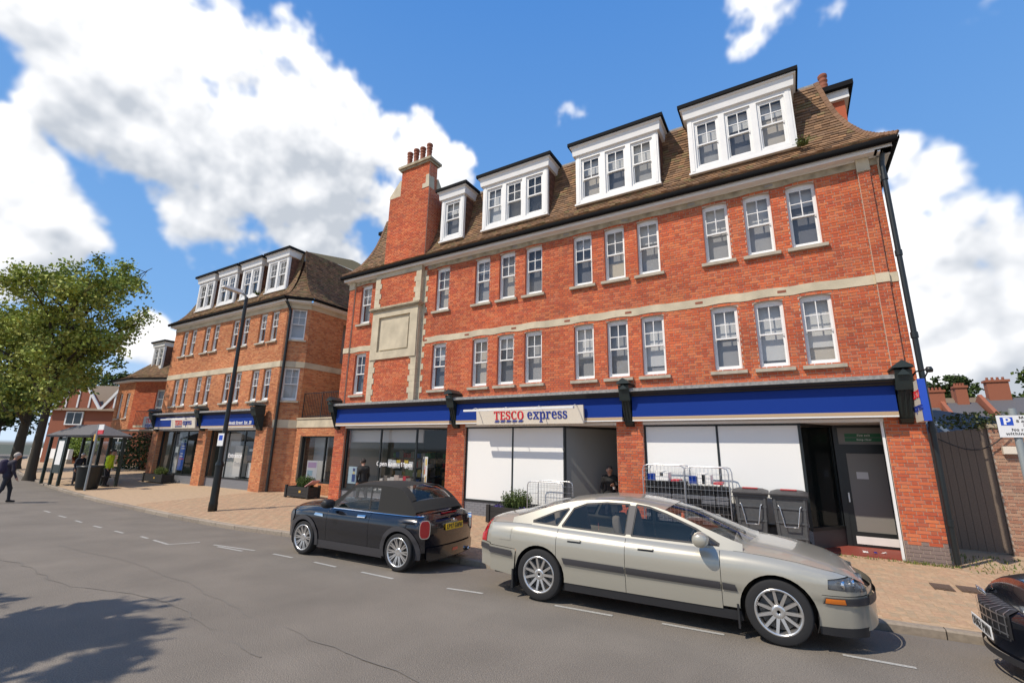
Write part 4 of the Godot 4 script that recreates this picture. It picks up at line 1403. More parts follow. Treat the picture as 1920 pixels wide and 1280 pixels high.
func build_left() -> void:
	var t := thing("corner_building", "orange brick corner building with four narrow paired dormers and a chamfered corner", "building")
	var z0 := -0.3
	var fx := Transform3D(Basis(), Vector3(0, 0, z0))
	var W := 0.60
	var cols := [-29.27, -28.33, -26.87, -25.93, -24.08, -23.12, -21.64, -20.68]
	var holes := []
	for c in cols:
		holes.append([c - W / 2, c + W / 2, 3.97, 5.42, 0.0])
		holes.append([c - W / 2, c + W / 2, 6.78, 8.24, 0.0])
	wall(t, fx, -30.5, -19.75, 2.7, 8.56, holes, 0.3, orange_tones, "mortar_warm")
	var A := Vector3(-19.75, 0, z0)
	var B := Vector3(-19.05, 0, -1.05)
	var cxf := plane(A, B)
	var L := A.distance_to(B)
	var C := Vector3(-19.05, 0, -9.0)
	var sxf := plane(B, C)
	wall(t, cxf, 0.0, L, -0.03, 8.56, [[0.18, 0.86, 3.95, 5.45, 0.0], [0.18, 0.86, 6.78, 8.25, 0.0]], 0.3, orange_tones, "mortar_warm")
	wall(t, sxf, 0.0, 5.0, -0.03, 8.56, [[1.9, 2.8, 6.0, 8.0, 0.0]], 0.3, orange_tones, "mortar_warm")
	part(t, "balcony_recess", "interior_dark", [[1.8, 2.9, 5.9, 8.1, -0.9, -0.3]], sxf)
	for y in [3.95, 6.78]:
		sash(t, cxf, 0.52, y, 0.68, 1.5, 0.0, 0.95, true, [2, 2])
	for i in cols.size():
		sash(t, fx, cols[i], 3.97, W, 1.45, 0.0, [0.4, 0.0, 0.5, 0.4, 0.0, 0.6, 0.35, 0.5][i])
		sash(t, fx, cols[i], 6.78, W, 1.46, 0.0, [0.0, 0.4, 0.0, 0.3, 0.5, 0.0, 0.4, 0.0][i])
	wavy_band(t, "stone_band", "stone", fx, -30.5, -19.75, 5.47, 5.74, 0.02, [], 0.0)
	wavy_band(t, "stone_frieze", "stone", fx, -30.5, -19.75, 8.28, 8.55, 0.02, [], 0.0)
	for q in [[cxf, L], [sxf, 5.0]]:
		wavy_band(t, "stone_band", "stone", q[0], 0.0, q[1], 5.47, 5.74, 0.02, [], 0.0)
		wavy_band(t, "stone_frieze", "stone", q[0], 0.0, q[1], 8.28, 8.55, 0.02, [], 0.0)
	wavy_band(t, "stone_band", "stone", cxf, 0.0, L, 2.72, 3.08, 0.02, [], 0.0)
	part(t, "rear_walls", "mortar_warm", [[-30.5, -30.2, 0, 8.7, -9.0, -0.6], [-30.5, -19.1, 0, 8.7, -9.3, -9.0]])
	part(t, "floors", "interior", [[-30.2, -19.6, 2.95, 3.3, -9.0, -0.62], [-30.2, -19.6, 5.8, 6.0, -9.0, -0.62], [-30.2, -19.6, 8.56, 8.7, -9.0, -0.62], [-30.2, -19.6, 3.3, 8.56, -3.6, -3.5], [-30.2, -19.6, -0.05, 0.0, -9.0, -0.4], [-30.2, -19.6, 0.0, 2.95, -5.1, -5.0]])
	eaves(t, Vector3(-30.5, 8.55, z0), Vector3(-19.75, 8.55, z0), 0.2, 0.12)
	eaves(t, Vector3(A.x, 8.55, A.z), Vector3(B.x, 8.55, B.z), 0.0, 0.0)
	eaves(t, Vector3(B.x, 8.55, B.z), Vector3(C.x, 8.55, C.z), 0.1, 0.2)
	var roof := obj("roof", ArrayMesh.new(), null, t)
	tiles(roof, Vector3(-30.75, 8.76, 0.05), Vector3(-19.55, 8.76, 0.05), Vector3(0, 0, -1), PROF, 1.0, 0.55, 0, 0.45)
	tiles(roof, Vector3(-19.55, 8.76, 0.05), Vector3(-18.75, 8.76, -0.9), Vector3(-0.71, 0, -0.71), PROF, 0.45, 0.45, 0, 0.35)
	tiles(roof, Vector3(-18.75, 8.76, -0.9), Vector3(-18.75, 8.76, -9.3), Vector3(-1, 0, 0), PROF, 0.0, 1.0, 0, 0.25)
	tiles(roof, Vector3(-30.75, 8.76, -9.3), Vector3(-30.75, 8.76, 0.05), Vector3(1, 0, 0), PROF, 1.0, 1.0, 0, 0.3)
	# upper shallow slope up to the ridge
	var up := MB.new()
	for q in [[Vector3(-29.6, 11.5, -1.1), Vector3(-28.5, 12.6, -4.6), Vector3(-21.0, 12.6, -4.6), Vector3(-20.0, 11.5, -1.1)], [Vector3(-20.0, 11.5, -1.1), Vector3(-21.0, 12.6, -4.6), Vector3(-21.0, 12.6, -5.0), Vector3(-19.9, 11.5, -8.2)]]:
		up.col = Color(0.20, 0.16, 0.075)
		up.quad(q[0], q[1], q[2], q[3])
	obj("upper_roof", up.mesh(), mats["tile"], roof)
	for c in [-28.2, -25.92, -23.64, -21.32]:
		dormer(t, c - 0.86, c + 0.86, -0.45, 2, [0.0, 0.0], 0.22)
	var pm := MB.new()
	pm.tube([Vector3(-19.7, 8.62, -0.1), Vector3(-19.62, 8.3, -0.28), Vector3(-19.6, 8.1, -0.36), Vector3(-19.6, 3.5, -0.36), Vector3(-19.6, 0.02, -0.36)], [0.06], 10)
	obj("downpipe", pm.mesh(), mats["black_paint"], t)
	# shopfront
	for q in [[-30.5, -29.85], [-25.55, -24.75], [-20.6, -19.76]]:
		wall(t, Transform3D(Basis(), Vector3(0, 0, z0 + 0.2)), q[0], q[1], -0.03, 2.74, [], 0.4, orange_tones, "mortar_warm", "pier")
		wall(t, Transform3D(EAST, Vector3(q[1] + 0.003, 0, z0 + 0.2)), 0.02, 0.4, -0.03, 2.74, [], 0.1, orange_tones, "mortar_warm", "pier_side")
	var cx := [-30.0, -25.1, -20.25]
	for k in 3:
		console(t, cx[k], 0.36, z0 + 0.2)
		if k < 2:
			fascia(t, cx[k] + 0.18, cx[k + 1] - 0.18, z0 + 0.2)
			text("Meads Street  Est. 20", 0.14, mats["letter_white"], t, Transform3D(Basis(), Vector3(cx[1] + 3.55, 2.93, z0 + 0.447)), true, "Droid Sans", false, 0.006) if k == 1 else null
	part(t, "soffit_board", "white_paint", [[-29.9, -20.4, 2.63, 2.70, -1.2, z0 + 0.18]])
	var zp := z0 - 0.05
	var fr := part(t, "shop_window", "black_paint", [[-29.85, -29.75, 0.4, 2.63, zp - 0.06, zp + 0.02], [-28.4, -28.34, 0.4, 2.63, zp - 0.05, zp], [-27.1, -27.04, 0.4, 2.63, zp - 0.05, zp], [-25.62, -25.55, 0.4, 2.63, zp - 0.05, zp + 0.02], [-29.85, -25.55, 2.57, 2.63, zp - 0.06, zp + 0.01]])
	for q in [[-29.75, -28.4], [-28.34, -27.1], [-27.04, -25.62]]:
		pane(fr, q[0], q[1], 0.44, 2.57, zp - 0.025, "shop_glass")
	riser(t, -29.85, -25.55, zp)
	fr = part(t, "shop_window", "black_paint", [[-24.75, -24.65, 0.4, 2.63, zp - 0.06, zp + 0.02], [-23.2, -23.14, 0.4, 2.63, zp - 0.05, zp], [-21.8, -21.74, 0.4, 2.63, zp - 0.05, zp], [-20.68, -20.6, 0.4, 2.63, zp - 0.05, zp + 0.02], [-24.75, -20.6, 2.57, 2.63, zp - 0.06, zp + 0.01]])
	for q in [[-24.65, -23.2], [-23.14, -21.8], [-21.74, -20.68]]:
		pane(fr, q[0], q[1], 0.44, 2.57, zp - 0.025, "shop_glass")
	riser(t, -24.75, -20.6, zp)
	part(t, "display_stand", "panel_white", [[-22.9, -22.3, 0.5, 1.9, -0.9, -0.6]])
	part(t, "display_stand", "panel_white", [[-21.7, -21.1, 0.5, 1.15, -0.9, -0.6]])
	part(t, "display_wall", "blind", [[-24.6, -23.1, 0.4, 2.5, -0.95, -0.9]])
	part(t, "display_wall", "blind", [[-29.7, -29.0, 0.4, 2.5, -0.95, -0.9]])
	text("Entrance", 0.2, mats["letter_white"], t, Transform3D(Basis(), Vector3(-22.4, 1.45, zp + 0.004)), true, "Droid Sans", false, 0.004)
	lay_bricks(t, 0)
	shop_sign(-27.75, -25.3, 2.72, 3.25, z0 + 0.52, "cream TESCO express fascia sign on the orange brick corner building", 0.24)
	shop_sign(-8.22, -4.72, 2.67, 3.16, 0.32, "cream TESCO express fascia sign above the boarded bay of the red brick building", 0.25)
	# hanging sign over the passage
	var h := thing("hanging_sign", "grey TESCO express sign board hung across the passage beside the corner building", "sign", Vector3(-31.65, 3.15, -0.4))
	part(h, "board", "sign_grey", [[-0.95, 0.95, -0.32, 0.32, -0.05, 0.05]])
	text("TESCO", 0.27, mats["tesco_red"], h, Transform3D(Basis(), Vector3(0, 0.08, 0.056)), true, "Droid Serif")
	text("express", 0.24, mats["letter_blue"], h, Transform3D(Basis(), Vector3(0, -0.18, 0.056)), true, "Droid Serif", true)
	# ---- link with a terrace on top
	t = thing("link_building", "single storey orange brick link with a railed terrace between the two shop buildings", "building")
	var lz := -1.05
	var lx := Transform3D(Basis(), Vector3(0, 0, lz))
	wall(t, lx, -19.05, -15.14, -0.03, 2.75, [[-18.7, -15.5, 0.42, 2.4, 0.0]], 0.3, orange_tones, "mortar_warm")
	part(t, "parapet", "stone", [[-19.05, -15.12, 2.75, 3.12, lz - 0.3, lz + 0.03], [-19.05, -15.12, 3.12, 3.17, lz - 0.33, lz + 0.07]])
	part(t, "terrace_floor", "lead_grey", [[-19.0, -15.12, 2.9, 3.0, -5.0, lz - 0.3]])
	wall(t, Transform3D(Basis(), Vector3(0, 0, -4.2)), -19.0, -15.1, 3.0, 8.5, [[-17.2, -16.4, 3.0, 5.2, 0.0]], 0.3, orange_tones, "mortar_warm", "upper_wall")
	part(t, "terrace_door", "white_paint", [[-17.2, -17.12, 3.0, 5.2, -4.3, -4.22], [-16.48, -16.4, 3.0, 5.2, -4.3, -4.22], [-17.12, -16.48, 5.1, 5.2, -4.3, -4.22], [-17.12, -16.48, 4.1, 4.16, -4.3, -4.22], [-16.83, -16.78, 3.0, 5.1, -4.3, -4.22]])
	var rl := MB.new()
	for y in [3.25, 4.28]:
		rl.bar(Vector3(-18.95, y, lz - 0.1), Vector3(-15.2, y, lz - 0.1), 0.03)
	var rail := obj("railing", rl.mesh(), mats["black_paint"], t)
	for k in 33:
		rl = MB.new()
		rl.bar(Vector3(-18.9 + k * 0.115, 3.17, lz - 0.1), Vector3(-18.9 + k * 0.115, 4.28, lz - 0.1), 0.014 if k % 11 else 0.035)
		obj("baluster", rl.mesh(), mats["black_paint"], rail)
	fr = part(t, "shop_window", "black_paint", [[-18.7, -18.62, 0.42, 2.4, lz - 0.2, lz - 0.1], [-15.58, -15.5, 0.42, 2.4, lz - 0.2, lz - 0.1], [-17.16, -17.1, 0.42, 2.4, lz - 0.2, lz - 0.12], [-18.62, -15.58, 2.32, 2.4, lz - 0.2, lz - 0.1], [-18.7, -15.5, 0.42, 0.5, lz - 0.2, lz - 0.05]])
	pane(fr, -18.62, -17.16, 0.5, 2.32, lz - 0.16, "shop_glass")
	pane(fr, -17.1, -15.58, 0.5, 2.32, lz - 0.16, "shop_glass")
	part(t, "display_wall", "blind", [[-18.6, -17.7, 0.45, 2.35, lz - 0.75, lz - 0.7]])
	part(t, "inner_wall", "interior_dark", [[-18.9, -15.2, 0.0, 2.7, -4.9, -4.8]])
	text("Entrance", 0.22, mats["letter_white"], t, Transform3D(Basis(), Vector3(-15.75, 1.42, lz - 0.155)), true, "Droid Sans", false, 0.004)
	lay_bricks(t, 0)
	# ---- far wing
	t = thing("wing_building", "low red brick wing with a tiled roof, a balcony and a dark passage below", "building")
	var P := Vector3(-43.5, 0, -2.5)
	var Q := Vector3(-40.6, 0, -2.5)
	var R := Vector3(-30.6, 0, -6.2)
	wall(t, plane(P, Q), 0.0, 2.9, 2.9, 6.3, [[0.5, 1.1, 3.7, 5.5, 0.0], [1.7, 2.3, 3.7, 5.5, 0.0]], 0.3, orange_tones, "mortar_warm")
	wall(t, plane(Q, R), 0.0, Q.distance_to(R), 2.9, 6.3, [[1.9, 3.0, 3.2, 5.7, 0.0]], 0.3, red_tones, "mortar_warm")  # angled face: its shade is put into the brick as darker red tones
	for c in [0.8, 2.0]:
		sash(t, plane(P, Q), c, 3.7, 0.6, 1.8, 0.0, 0.5)
	sash(t, plane(Q, R), 2.45, 3.2, 1.1, 2.5, 0.0, -0.25, false)
	part(t, "eaves_board", "white_paint", [[-0.2, 3.0, 6.3, 6.42, 0.0, 0.35]], plane(P, Q))
	part(t, "eaves_board", "white_paint", [[-0.1, 10.6, 6.3, 6.42, 0.0, 0.35]], plane(Q, R))
	part(t, "gutter", "lead", [[-0.25, 3.0, 6.42, 6.54, 0.2, 0.45]], plane(P, Q))
	part(t, "gutter", "lead", [[-0.1, 10.6, 6.42, 6.54, 0.2, 0.45]], plane(Q, R))
	var rf := obj("roof", ArrayMesh.new(), null, t)
	var lp := [[0.0, 6.5], [0.6, 6.85], [1.6, 7.9], [2.7, 9.1]]
	tiles(rf, Vector3(-43.9, 6.5, -2.1), Vector3(-40.5, 6.5, -2.1), Vector3(0, 0, -1), lp, 1.0, 0.2, 0, 0.3)
	tiles(rf, Vector3(-40.5, 6.5, -2.1), Vector3(-30.4, 6.5, -5.8), plane(Q, R).basis.z * -1.0, lp, 0.2, 0.0, 0, 0.3)
	part(t, "rear_block", "mortar_warm", [[-43.4, -32.0, 2.9, 8.8, -9.0, -6.0]])
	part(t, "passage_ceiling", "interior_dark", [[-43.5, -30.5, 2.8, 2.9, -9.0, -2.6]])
	dormer(t, -41.5, -39.8, -3.7, 2, [0.0, 0.0], 0.22, Vector3(0, -2.0, 0.2))
	dormer(t, -38.6, -36.9, -4.3, 2, [0.0, 0.0], 0.22, Vector3(0, -2.0, 0.2))
	wall(t, Transform3D(Basis(), Vector3(0, 0, -5.0)), -44.0, -30.5, -0.03, 1.3, [], 0.3, red_tones, "mortar_warm", "low_wall")
	part(t, "passage_back", "brick_flat", [[-44.0, -30.5, 1.3, 2.9, -8.0, -7.9]])
	part(t, "passage_side", "brick_flat", [[-31.0, -30.55, 0.0, 2.9, -6.0, -0.5]])
	part(t, "balcony", "stone", [[1.5, 4.2, 3.0, 3.15, 0.0, 0.9]], plane(Q, R))
	rl = MB.new()
	rl.bar(Vector3(1.5, 4.1, 0.85), Vector3(4.2, 4.1, 0.85), 0.04)
	rail = obj("railing", rl.mesh(), mats["black_paint"], t, plane(Q, R))
	for k in 24:
		rl = MB.new()
		rl.bar(Vector3(1.5 + k * 0.117, 3.15, 0.85), Vector3(1.5 + k * 0.117, 4.1, 0.85), 0.016)
		obj("baluster", rl.mesh(), mats["black_paint"], rail)
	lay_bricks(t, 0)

# ---------------------------------------------------------------- yard wall, back houses, far side of the square
func leaf_cloud(m: MB, c: Vector3, r: Vector3, n: int, size: float, cols: Array, shell := 0.5) -> void:
	for i in n:
		var d := Vector3(rng.randfn(), rng.randfn(), rng.randfn()).normalized()
		var p := c + d * r * pow(rng.randf(), shell)
		leaf(m, p, size * rng.randf_range(0.6, 1.2), cols[rng.randi() % cols.size()] * rng.randf_range(0.75, 1.2))

func leaf(m: MB, p: Vector3, s: float, col: Color) -> void:
	var b := Basis(Vector3(rng.randfn(), rng.randfn(), rng.randfn()).normalized(), rng.randf() * TAU)
	m.col = col
	var x := b.x * s * 0.5
	var y := b.y * s * 0.36
	var z := b.z * s * 0.12
	m.quad(p - x, p + y + z, p + x, p - y + z)

func gable_house(label: String, x0: float, x1: float, zc: float, depth: float, y0: float, eave: float, ridge: float, chim: Array, group: String) -> void:
	var t := thing("terraced_house", label, "house", Vector3.ZERO, 0.0, group)
	part(t, "wall", "house_brick", [[x0, x1, y0, eave, zc - depth / 2, zc + depth / 2]])
	var m := MB.new()
	for s in [1.0, -1.0]:
		var a := Vector3(x0, eave - 0.1, zc + s * (depth / 2 + 0.25))
		var b := Vector3(x1, eave - 0.1, zc + s * (depth / 2 + 0.25))
		var c := Vector3(x1, ridge, zc)
		var d := Vector3(x0, ridge, zc)
		if s > 0:
			m.quad(a, d, c, b)
		else:
			m.quad(b, c, d, a)
	obj("roof", m.mesh(), mats["slate"], t)
	m = MB.new()     # raised party wall along the verge
	m.prism(PackedVector2Array([Vector2(-depth / 2 - 0.3, eave - 0.6), Vector2(depth / 2 + 0.3, eave - 0.6), Vector2(depth / 2 + 0.3, eave + 0.15), Vector2(0, ridge + 0.45), Vector2(-depth / 2 - 0.3, eave + 0.15)]), 0.0, 0.35, Transform3D(Basis(Vector3(0, 0, -1), Vector3.UP, Vector3(1, 0, 0)), Vector3(x0 - 0.2, 0, zc)))
	obj("party_wall", m.mesh(), mats["house_brick"], t)
	var cw: float = chim[1] - chim[0]
	var ch := part(t, "chimney", "house_brick", [[chim[0], chim[1], ridge - 1.6, chim[2] - 0.55, zc - 0.5, zc + 0.5], [chim[0] - 0.12, chim[1] + 0.12, chim[2] - 0.55, chim[2] - 0.3, zc - 0.62, zc + 0.62]])
	for k in 4:
		var p := MB.new()
		p.lathe([[0.14, 0.0], [0.11, 0.28], [0.14, 0.3], [0.1, 0.34], [0.0, 0.34]], 8, Transform3D(Basis(), Vector3(chim[0] + cw * (0.14 + 0.24 * k), chim[2] - 0.3, zc)))
		obj("chimney_pot", p.mesh(), mats["pot"], ch)
	for k in 2:
		var wx := lerpf(x0, x1, 0.3 + 0.4 * k)
		var w := part(t, "window", "white_paint", [[wx - 0.45, wx + 0.45, eave - 1.7, eave - 0.4, zc + depth / 2, zc + depth / 2 + 0.06]])
		part(w, "pane", "dark_glass", [[wx - 0.36, wx + 0.36, eave - 1.6, eave - 0.5, zc + depth / 2 + 0.06, zc + depth / 2 + 0.07]])

func build_surroundings() -> void:
	mk("house_brick", Color(0.34, 0.115, 0.062), 0.9, {"grain": [noise_tex("fine", 0, 0, 0), 1.2]})
	mk("slate", Color(0.125, 0.12, 0.125), 0.7, {"grain": [noise_tex("sl", 0.06, 0.6, 1.0, 4), 0.8]})
	mk("brown_roof", Color(0.21, 0.155, 0.105), 0.9, {"grain": [noise_tex("sl", 0, 0, 0), 0.6]})
	mk("dark_glass", Color(0.02, 0.025, 0.03), 0.05)
	mk("foliage", Color.WHITE, 0.75, {"vc": true, "back": Color(0.22, 0.28, 0.05)})
	mk("bark", Color(0.085, 0.07, 0.05), 0.95, {"grain": [noise_tex("bk", 0.08, 0.5, 1.0, 5), 1.5]})
	var greens := [Color(0.06, 0.10, 0.02), Color(0.09, 0.14, 0.03), Color(0.045, 0.075, 0.018)]
	# yard wall across the alley, a boarded gate in its shaded part
	var t := thing("yard_wall", "weathered brick yard wall closing the alley beside the red brick building", "wall", Vector3(0, 0, -2.1))
	wall(t, Transform3D(Basis(), Vector3.ZERO), 3.72, 8.5, -0.05, 2.6, [], 0.3, [Color(0.46, 0.25, 0.165), Color(0.41, 0.20, 0.13), Color(0.50, 0.30, 0.20), Color(0.36, 0.19, 0.13), Color(0.45, 0.28, 0.19), Color(0.39, 0.235, 0.165)])
	part(t, "coping", "frieze_stone", [[3.7, 8.5, 2.6, 2.68, -0.34, 0.03]])
	lay_bricks(t, 150)
	var g := thing("yard_gate", "dark boarded gate in the shaded alley beside the red brick building", "gate", Vector3(2.4, 0, -2.15))
	for k in 10:
		part(g, "board", "gate_wood", [[0.02 + k * 0.13, 0.02 + k * 0.13 + 0.124, 0.03, 2.45 + 0.017 * k, -0.03, 0.0]])
	part(g, "rail", "gate_wood", [[0.0, 1.31, 0.4, 0.52, -0.07, -0.031]])
	part(g, "rail", "gate_wood", [[0.0, 1.31, 1.9, 2.02, -0.07, -0.031]])
	var box := thing("junction_box", "small cream junction box fixed to the brick yard wall", "box", Vector3(3.98, 2.12, -2.1))
	part(box, "case", "sign_cream", [[-0.11, 0.11, -0.08, 0.08, 0.0, 0.1]])
	part(box, "lid", "sign_cream", [[-0.1, 0.1, -0.07, 0.07, 0.1, 0.108]])
	var cb := MB.new()
	var pts := []
	for k in 13:
		var f := k / 12.0
		pts.append(Vector3(lerpf(2.75, 4.0, f), lerpf(2.42, 2.5, f) - sin(f * PI) * 0.42 * (0.6 + 0.4 * f), -2.0))
	cb.tube(pts, [0.012], 6)
	tag(obj("slack_cable", cb.mesh(), mats["black_plastic"]), "slack dark cable drooping across the alley in front of the yard wall", "cable")
	# outbuilding behind the wall
	t = thing("outbuilding", "low outbuilding with a grey slate roof and a white bargeboard behind the yard wall", "building")
	part(t, "wall", "house_brick", [[3.4, 7.5, 0, 2.7, -11.0, -7.4]])
	var m := MB.new()
	m.quad(Vector3(2.9, 2.6, -7.0), Vector3(3.4, 3.55, -9.0), Vector3(4.35, 3.55, -9.0), Vector3(7.8, 2.6, -7.0))
	m.quad(Vector3(7.8, 2.6, -7.0), Vector3(4.35, 3.55, -9.0), Vector3(4.35, 3.55, -9.6), Vector3(7.8, 2.6, -11.3))
	obj("roof", m.mesh(), mats["slate"], t)
	m = MB.new()
	m.bar(Vector3(3.62, 3.15, -6.5), Vector3(4.25, 2.45, -6.5), 0.1, 0.05)
	m.bar(Vector3(3.66, 3.19, -6.49), Vector3(3.3, 2.6, -6.49), 0.1, 0.05)
	obj("bargeboard", m.mesh(), mats["white_paint"], t)
	part(t, "porch_wall", "house_brick", [[3.4, 4.2, 0, 2.5, -7.3, -6.6]])
	# terrace up the hill, a brown-roofed row behind
	var hill := MB.new()
	var rows := []
	for i in 12:
		var r := PackedVector3Array()
		for j in 9:
			var x := -30.0 + j * 25.0
			var z := -22.0 - i * 16.0
			r.append(Vector3(x, -0.4 + 5.5 * smoothstep(-25.0, -110.0, z) * smoothstep(-60.0, 10.0, x), z))
		rows.append(r)
	hill.grid(rows, true)
	struct("hill", hill.mesh(), mk("hill", Color(0.06, 0.085, 0.03), 0.95))
	gable_house("brick terraced house on the hill, its chimney lowest of the row", 11.5, 15.2, -60.0, 9.0, 0.0, 5.6, 8.0, [14.5, 15.9, 10.1], "terraced houses on the hill")
	gable_house("brick terraced house on the hill with a slim chimney in mid row", 15.6, 18.6, -60.0, 9.0, 0.0, 5.9, 8.3, [16.9, 17.9, 10.5], "terraced houses on the hill")
	gable_house("brick terraced house on the hill with the broadest and tallest chimney", 19.0, 27.0, -60.0, 9.0, 0.0, 6.1, 8.7, [19.6, 21.4, 11.0], "terraced houses on the hill")
	t = thing("back_row", "long brown tiled row of houses on the hill behind the terrace", "building")
	part(t, "wall", "house_brick", [[12.0, 30.0, 2.0, 8.6, -86.0, -80.0]])
	m = MB.new()
	m.quad(Vector3(11.0, 8.4, -79.5), Vector3(11.0, 11.2, -83.0), Vector3(31.0, 11.0, -83.0), Vector3(31.0, 8.4, -79.5))
	obj("roof", m.mesh(), mats["brown_roof"], t)
	part(t, "chimney", "house_brick", [[22.0, 23.6, 9.5, 12.3, -83.5, -82.5]])
	# timber-framed house and garden front beyond the bus shelter
	t = thing("gabled_house", "red brick house with white timbered gables behind the plane tree", "house", Vector3(-60.5, 0, -10), 0.5)
	part(t, "wall", "house_brick", [[-5, 5, 0, 5.2, -4, 4]])
	m = MB.new()
	for s in [-2.5, 2.5]:
		m.prism(PackedVector2Array([Vector2(s - 2.4, 5.2), Vector2(s + 2.4, 5.2), Vector2(s, 8.2)]), 3.6, 4.02)
	obj("gable", m.mesh(), mats["house_brick"], t)
	m = MB.new()
	for s in [-2.5, 2.5]:
		m.bar(Vector3(s - 2.5, 5.1, 4.1), Vector3(s, 8.3, 4.1), 0.25, 0.1)
		m.bar(Vector3(s + 2.5, 5.1, 4.11), Vector3(s, 8.3, 4.11), 0.25, 0.1)
		for k in 3:
			m.bar(Vector3(s - 1.2 + k * 1.2, 5.3, 4.06), Vector3(s - 1.2 + k * 1.2, 6.7 + (0.9 if k == 1 else 0.0), 4.06), 0.16, 0.06)
	obj("bargeboard", m.mesh(), mats["white_paint"], t)
	m = MB.new()
	m.quad(Vector3(-5.4, 5.0, 4.4), Vector3(-5.0, 8.0, 0), Vector3(5.0, 8.0, 0), Vector3(5.4, 5.0, 4.4))
	obj("roof", m.mesh(), mats["brown_roof"], t)
	for s in [-2.5, 2.5]:
		for y in [1.2, 3.6]:
			var w := part(t, "window", "white_paint", [[s - 0.9, s + 0.9, y, y + 1.3, 4.02, 4.1]])
			part(w, "pane", "dark_glass", [[s - 0.75, s - 0.05, y + 0.12, y + 1.18, 4.1, 4.11]])
			part(w, "pane", "dark_glass", [[s + 0.05, s + 0.75, y + 0.12, y + 1.18, 4.1, 4.11]])
	t = thing("garden_wall", "low white rendered garden wall on a stone foot beyond the bus shelter", "wall", Vector3(-62.5, 0, -4.6), 0.0)
	part(t, "render", "panel_white", [[-5.4, 5.2, 0.4, 1.3, -0.15, 0.15]])
	part(t, "foot", "sill_stone", [[-5.5, 5.3, -0.05, 0.4, -0.2, 0.2]])
	# shrubs over the garden wall
	for q in [["copper_shrub", "dark red leaved shrub beyond the bus shelter", Vector3(-64, 2.6, -7.5), Vector3(6.5, 2.3, 2.2), [Color(0.16, 0.022, 0.026), Color(0.10, 0.015, 0.02)], 0.34, 4200], ["garden_shrub", "bright yellow green shrub above the white garden wall", Vector3(-59.5, 1.75, -5.8), Vector3(3.8, 1.2, 1.0), [Color(0.24, 0.32, 0.05), Color(0.17, 0.25, 0.045)], 0.26, 2600], ["park_hedge", "long dark hedge closing the view beyond the street bend", Vector3(-90, 1.7, 2.0), Vector3(13, 2.2, 2), [Color(0.04, 0.065, 0.018), Color(0.06, 0.09, 0.022)], 0.4, 3500], ["garden_hedge", "dark evergreen hedge in the shade behind the bus shelter", Vector3(-44, 1.3, -5.0), Vector3(4.5, 1.6, 1.2), [Color(0.03, 0.05, 0.015), Color(0.05, 0.08, 0.02)], 0.22, 2600]]:
		t = thing(q[0], q[1], "shrub", Vector3(q[2].x, 0, q[2].z))
		m = MB.new()
		leaf_cloud(m, Vector3(0, q[2].y, 0), q[3], q[6], q[5], q[4], 0.35)
		obj("foliage", m.mesh(), mats["foliage"], t)
		m = MB.new()
		for k in 5:
			m.tube([Vector3(0, 0, 0), Vector3(rng.randf_range(-1, 1) * q[3].x * 0.5, q[2].y, rng.randf_range(-1, 1) * q[3].z * 0.5)], [0.06, 0.02], 5)
		obj("stem", m.mesh(), mats["bark"], t)
	# climber on the yard wall
	t = thing("wall_climber", "loose leafy climber growing over the top of the yard wall", "plant", Vector3(4.2, 0, -2.15))
	m = MB.new()
	leaf_cloud(m, Vector3(-0.4, 2.75, -0.1), Vector3(1.0, 0.22, 0.3), 700, 0.075, [Color(0.08, 0.12, 0.03), Color(0.12, 0.13, 0.05), Color(0.05, 0.07, 0.03)], 0.4)
	obj("foliage", m.mesh(), mats["foliage"], t)
	m = MB.new()
	m.tube([Vector3(0.3, 0.0, 0.03), Vector3(0.2, 1.2, 0.03), Vector3(-0.2, 2.6, 0.0)], [0.03, 0.02, 0.01], 6)
	obj("stem", m.mesh(), mats["bark"], t)
	# weeds along the foot of the pier
	m = MB.new()
	for k in 900:
		var x := rng.randf_range(0.5, 4.0)
		var z := rng.randf_range(0.02, 0.16) if x < 2.4 else rng.randf_range(-1.6, 0.35)
		if x < 1.6 and rng.randf() < 0.75:
			continue
		var h := rng.randf_range(0.02, 0.075)
		var a := rng.randf() * TAU
		m.col = [Color(0.14, 0.17, 0.035), Color(0.20, 0.19, 0.05), Color(0.09, 0.12, 0.03)][rng.randi() % 3]
		var d := Vector3(cos(a), 0, sin(a)) * 0.012
		var p := Vector3(x, pave_y(z) - 0.005, z)
		var tip := p + Vector3(rng.randf_range(-0.03, 0.03), h, rng.randf_range(-0.03, 0.03))
		m.tri(p - d, tip, p + d)
	var wd := stuff(obj("weeds", m.mesh(), mats["foliage"]))
	tag(wd, "straggly weeds and moss along the foot of the corner pier", "weeds")

